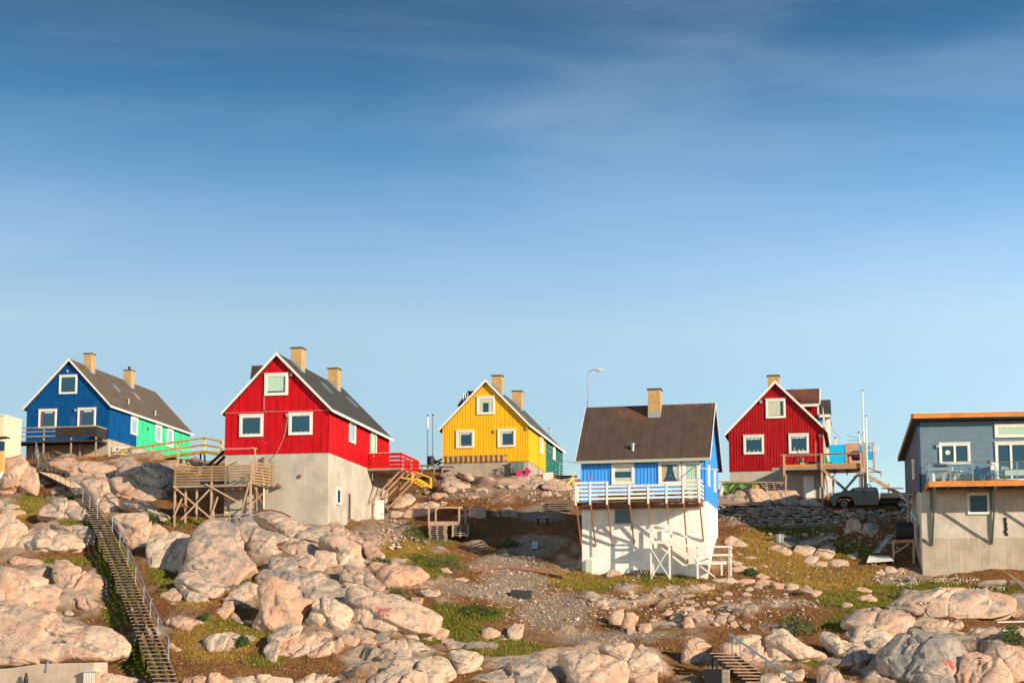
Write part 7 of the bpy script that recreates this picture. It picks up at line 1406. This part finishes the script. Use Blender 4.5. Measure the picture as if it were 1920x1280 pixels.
# ------------------------------------------------------------ loose stones, rubble, grass, shrubs
def stone_v(r_,lv,flat=.7):
    V_,F_=ico(lv); p=V_.copy()
    for _ in range(9):
        n=r_.normal(size=3); n/=np.linalg.norm(n); d=r_.uniform(.45,.85); ex=np.maximum(0,p@n-d); p-=n*(ex*.95)[:,None]
    p*=np.array([r_.uniform(.8,1.25),r_.uniform(.7,1.1),r_.uniform(.5,.9)*flat/.7]); return p,F_
rs=np.random.RandomState(21)
VAR=[mesh_np('stone',*stone_v(rs,3),ROCK,True,{'tint':np.full(len(ico(3)[0]),rs.uniform(-.1,.8))}) for _ in range(14)]
def sample(Z,n,jit=1.):
    out=[]; ar=np.array([rx*ry for _,_,rx,ry in Z],float); ar/=ar.sum()
    while len(out)<n:
        cx,cy,rx,ry=Z[rs.choice(len(Z),p=ar)]; a=rs.uniform(0,6.28); q=math.sqrt(rs.uniform())*jit; x,y=cx+rx*q*math.cos(a),cy+ry*q*math.sin(a)
        if -20<x<1940 and y<1284: out.append((x,y))
    return out
RUB=[('loose pink grey stone in the rubble spilling down the middle of the slope','rubble stones in the middle of the slope',[(985,1105,110,50),(1040,1150,100,36),(900,1110,100,14),(960,1060,80,20)],64,(.08,.22)),
 ('loose stone in the pile at the foot of the red basement door','rubble stones at the red basement',[(735,990,32,22),(700,1000,40,14),(760,1020,40,14)],50,(.10,.28)),
 ('weathered stone in the band below the yellow house','stones below the yellow house',[(920,925,170,14),(1030,935,60,10),(860,925,60,8)],50,(.10,.32)),
 ('low stone half sunk in the brown heath right of the rubble','stones in the brown heath',[(1250,1120,190,34),(1350,1160,140,24),(1480,1130,60,20)],34,(.10,.26)),
 ('shaded stone on the bank under the stone wall','stones under the stone wall',[(1560,1010,90,14),(1640,1000,50,26),(1480,1005,60,8)],20,(.12,.4)),
 ('small stone at the foot of the grey basement','stones at the grey basement',[(1680,1082,50,14),(1840,1100,50,6)],10,(.1,.25))]
for lab,grp,Z,n,(s0,s1) in RUB:
    for x,y in sample(Z,n):
        P=gnd(x,y); o=bpy.data.objects.new('loose_stone',VAR[rs.randint(len(VAR))]); COL.objects.link(o); s=rs.uniform(s0,s1)*rs.uniform(.7,1.)
        o.location=(P[0],P[1],P[2]+s*.2); o.scale=(s*rs.uniform(.8,1.4),s,s); o.rotation_euler=(rs.uniform(-.4,.4),rs.uniform(-.4,.4),rs.uniform(0,6.28)); tag(o,lab,'stone',grp)
def scatter(name,Z,n,s0,s1,lv=1,kind='stuff',tint=(-.1,1.)):
    vs=[];fs=[];tn=[];k=0; lib=[stone_v(rs,lv) for _ in range(12)]
    for x,y in sample(Z,n,1.05):
        P=gnd(x,y); V_,F_=lib[rs.randint(12)]; s=s0+(s1-s0)*rs.uniform()**2.2; a=rs.uniform(0,6.28); c_,s_=math.cos(a),math.sin(a); v=V_*s; v=np.stack([v[:,0]*c_-v[:,1]*s_,v[:,0]*s_+v[:,1]*c_,v[:,2]],1); vs.append(v+P+v3(0,0,s*.15)); fs.append(F_+k); k+=len(v); tn.append(np.full(len(v),rs.uniform(*tint)))
    o=link(name,mesh_np(name,np.vstack(vs),np.vstack(fs),ROCK,True,{'tint':np.concatenate(tn)})); o['kind']='stuff'
scatter('rubble',[(960,1055,65,16),(975,1098,80,42),(1040,1150,95,38),(900,1108,110,16),(1150,1190,90,12),(1150,1230,40,36),(730,995,40,26),(700,1004,50,14),(1000,1022,60,22)],4200,.018,.085)
scatter('stony_ground',[(920,925,170,18),(1050,925,40,20),(1250,1120,190,40),(1440,1150,100,34),(1560,1010,110,18),(1640,1000,60,40),(1680,1082,60,16),(1400,1020,50,30),(300,885,110,14),(120,880,80,20),(1500,1070,90,20)],1700,.03,.15)
scatter('scattered_pebbles',[(960,1170,960,120)],1500,.02,.09)
# blades
def blades(name,mat,wt,n,h0,h1,w_,lean=.5,per=4):
    p=wt.ravel().copy(); px,py=proj(np.stack([fx,fy,zz],1)); p[(px<-40)|(px>1960)|(py>1300)|(fy>135)]=0; p=p*np.clip(140-fy,5,80)**.5; p/=p.sum()
    idx=rs.choice(len(p),n,p=p); X=fx[idx]+rs.uniform(-.14,.14,n); Y=fy[idx]+rs.uniform(-.14,.14,n); X=np.repeat(X,per)+rs.normal(0,.07,n*per); Y=np.repeat(Y,per)+rs.normal(0,.07,n*per); Zg=H(X,Y)-.02; N_=n*per
    h=np.repeat(rs.uniform(h0,h1,n)**1.,per)*rs.uniform(.6,1.2,N_); a=rs.uniform(0,6.28,N_); wv=w_*rs.uniform(.7,1.4,N_); l=rs.normal(0,lean,(N_,2))*h[:,None]*.5
    A=np.stack([X+np.cos(a)*wv,Y+np.sin(a)*wv,Zg],1); B=np.stack([X-np.cos(a)*wv,Y-np.sin(a)*wv,Zg],1); C_=np.stack([X+l[:,0],Y+l[:,1],Zg+h],1)
    V=np.stack([A,B,C_],1).reshape(-1,3); Fc=np.arange(3*N_).reshape(-1,3); tn=np.repeat(np.repeat(rs.uniform(0,1,n),per),3)
    o=link(name,mesh_np(name,V,Fc,mat,False,{'tone':tn})); o['kind']='stuff'
def bladem(name,c1,c2,c3):
    t=NT(name); a=t.n('Attribute',attribute_name='tone').outputs['Fac']; c=t.mix(t.rng(a,.0,.6,smooth=False),c1,c2); c=t.mix(t.rng(a,.7,1.),c,c3); return t.done(c,.8,.15)
keep=(1-pat)
dry=np.clip(fbm(np.stack([fx*.25,fy*.25,fx*0],1),3,5)+.4,0,1)
blades('grass',bladem('green_blades',(.08,.115,.012),(.15,.17,.022),(.27,.18,.04)),zg*keep*(1-.8*zs)+.01*keep,26000,.07,.20,.02)
blades('dry_grass',bladem('golden_blades',(.34,.21,.05),(.40,.24,.06),(.20,.17,.04)),(zy*1.+.22*zg+.05)*keep*(1-.8*zs),26000,.06,.20,.018)
blades('heath',bladem('heath_sprigs',(.24,.10,.045),(.29,.15,.06),(.15,.11,.03)),keep*(1-zg*.8)*(1-zs)*(.25+dry),38000,.04,.13,.028,.9)
# shrubs
LEAF=bladem('shrub_leaves',(.035,.075,.018),(.075,.13,.035),(.14,.17,.06)); STEM=plain('shrub_stems',(.09,.06,.04),.9)
def shrub(x0,x1,y0,y1,label,dens=1.):
    cx,cy=(x0+x1)/2,(y0+y1)/2; P=gnd(cx,y1-1); Yc=P[1]; k=Yc/3022; w_,h_=(x1-x0)*k/2,(y1-y0)*k*.9; d_=max(w_*.5,.35); t=thing('shrub',label,'shrub',P); n=int(900*dens*max(1,w_*h_*1.1)); n=min(n,4200)
    u=rs.normal(size=(n,3)); u/=np.linalg.norm(u,axis=1)[:,None]; u*=(rs.uniform(.55,1.,n)**.5)[:,None]; u[:,2]=np.abs(u[:,2]); lump=1+.35*fbm(u*2.4+cx,3,4); c=u*lump[:,None]*np.array([w_,d_,h_])
    c[:,2]+=H(P[0]+c[:,0],P[1]+c[:,1])-P[2]-.03
    a=rs.normal(size=(n,3)); a/=np.linalg.norm(a,axis=1)[:,None]; b=np.cross(a,rs.normal(size=(n,3))); b/=np.linalg.norm(b,axis=1)[:,None]; s=rs.uniform(.035,.075,n)[:,None]
    V=np.stack([c-a*s,c-b*s*.5,c+a*s,c+b*s*.5],1).reshape(-1,3); tn=np.repeat(np.clip(rs.uniform(0,1,n)*.6+.4*(fbm(c*3,2,6)+.5),0,1),4)
    link('foliage',mesh_np('foliage',V,np.arange(4*n).reshape(-1,4),LEAF,False,{'tone':tn}),t)
    m=MB()
    for i in range(10): q=c[rs.randint(n)]*.8; m.tube([(q[0]*.3,q[1]*.3,-.1),tuple(q*.6),tuple(q)],[.02,.014,.008],5,False)
    m.build('stems',STEM,t)
for a in ((244,298,950,980,'green shrub on the slab below the footbridge, left'),(716,776,1096,1134,'green grey shrub behind the top of the graffiti slab'),(446,466,1186,1212,'small round green bush beside the isolated white grey boulder'),(376,392,1148,1162,'tiny green bush right of the long handrail'),(856,938,1133,1150,'low strip of green shrub in the middle of the rubble'),(752,800,978,1012,'dark shrub in the shade left of the pallets'),(768,878,1040,1060,'long low shrub between grass and gravel, centre'),(1452,1534,1152,1186,'wide green shrub right of the brown heath row'),(1880,1925,1180,1202,'green shrub at the right edge above the pale rocks'),(690,742,1042,1060,'low dark green shrub right of the pink rock shoulder'),(1395,1420,1065,1078,'small green tuft bush right of the white landing'),(930,975,1008,1026,'low dark shrub in the shaded gravel')): shrub(*a)
# white flowers by the grey basement
V_,F_=ico(1); vs=[];k=0;fs=[]
for x,y in sample([(1790,1092,50,7),(1700,1100,30,5),(1850,1108,40,4),(1645,1060,14,6)],260): P=gnd(x,y); vs.append(V_*rs.uniform(.02,.04)+P+v3(0,0,rs.uniform(.1,.28))); fs.append(F_+k); k+=len(V_)
link('wild_flowers',mesh_np('wild_flowers',np.vstack(vs),np.vstack(fs),plain_once('flower_white',(.75,.74,.6),.8)))['kind']='stuff'
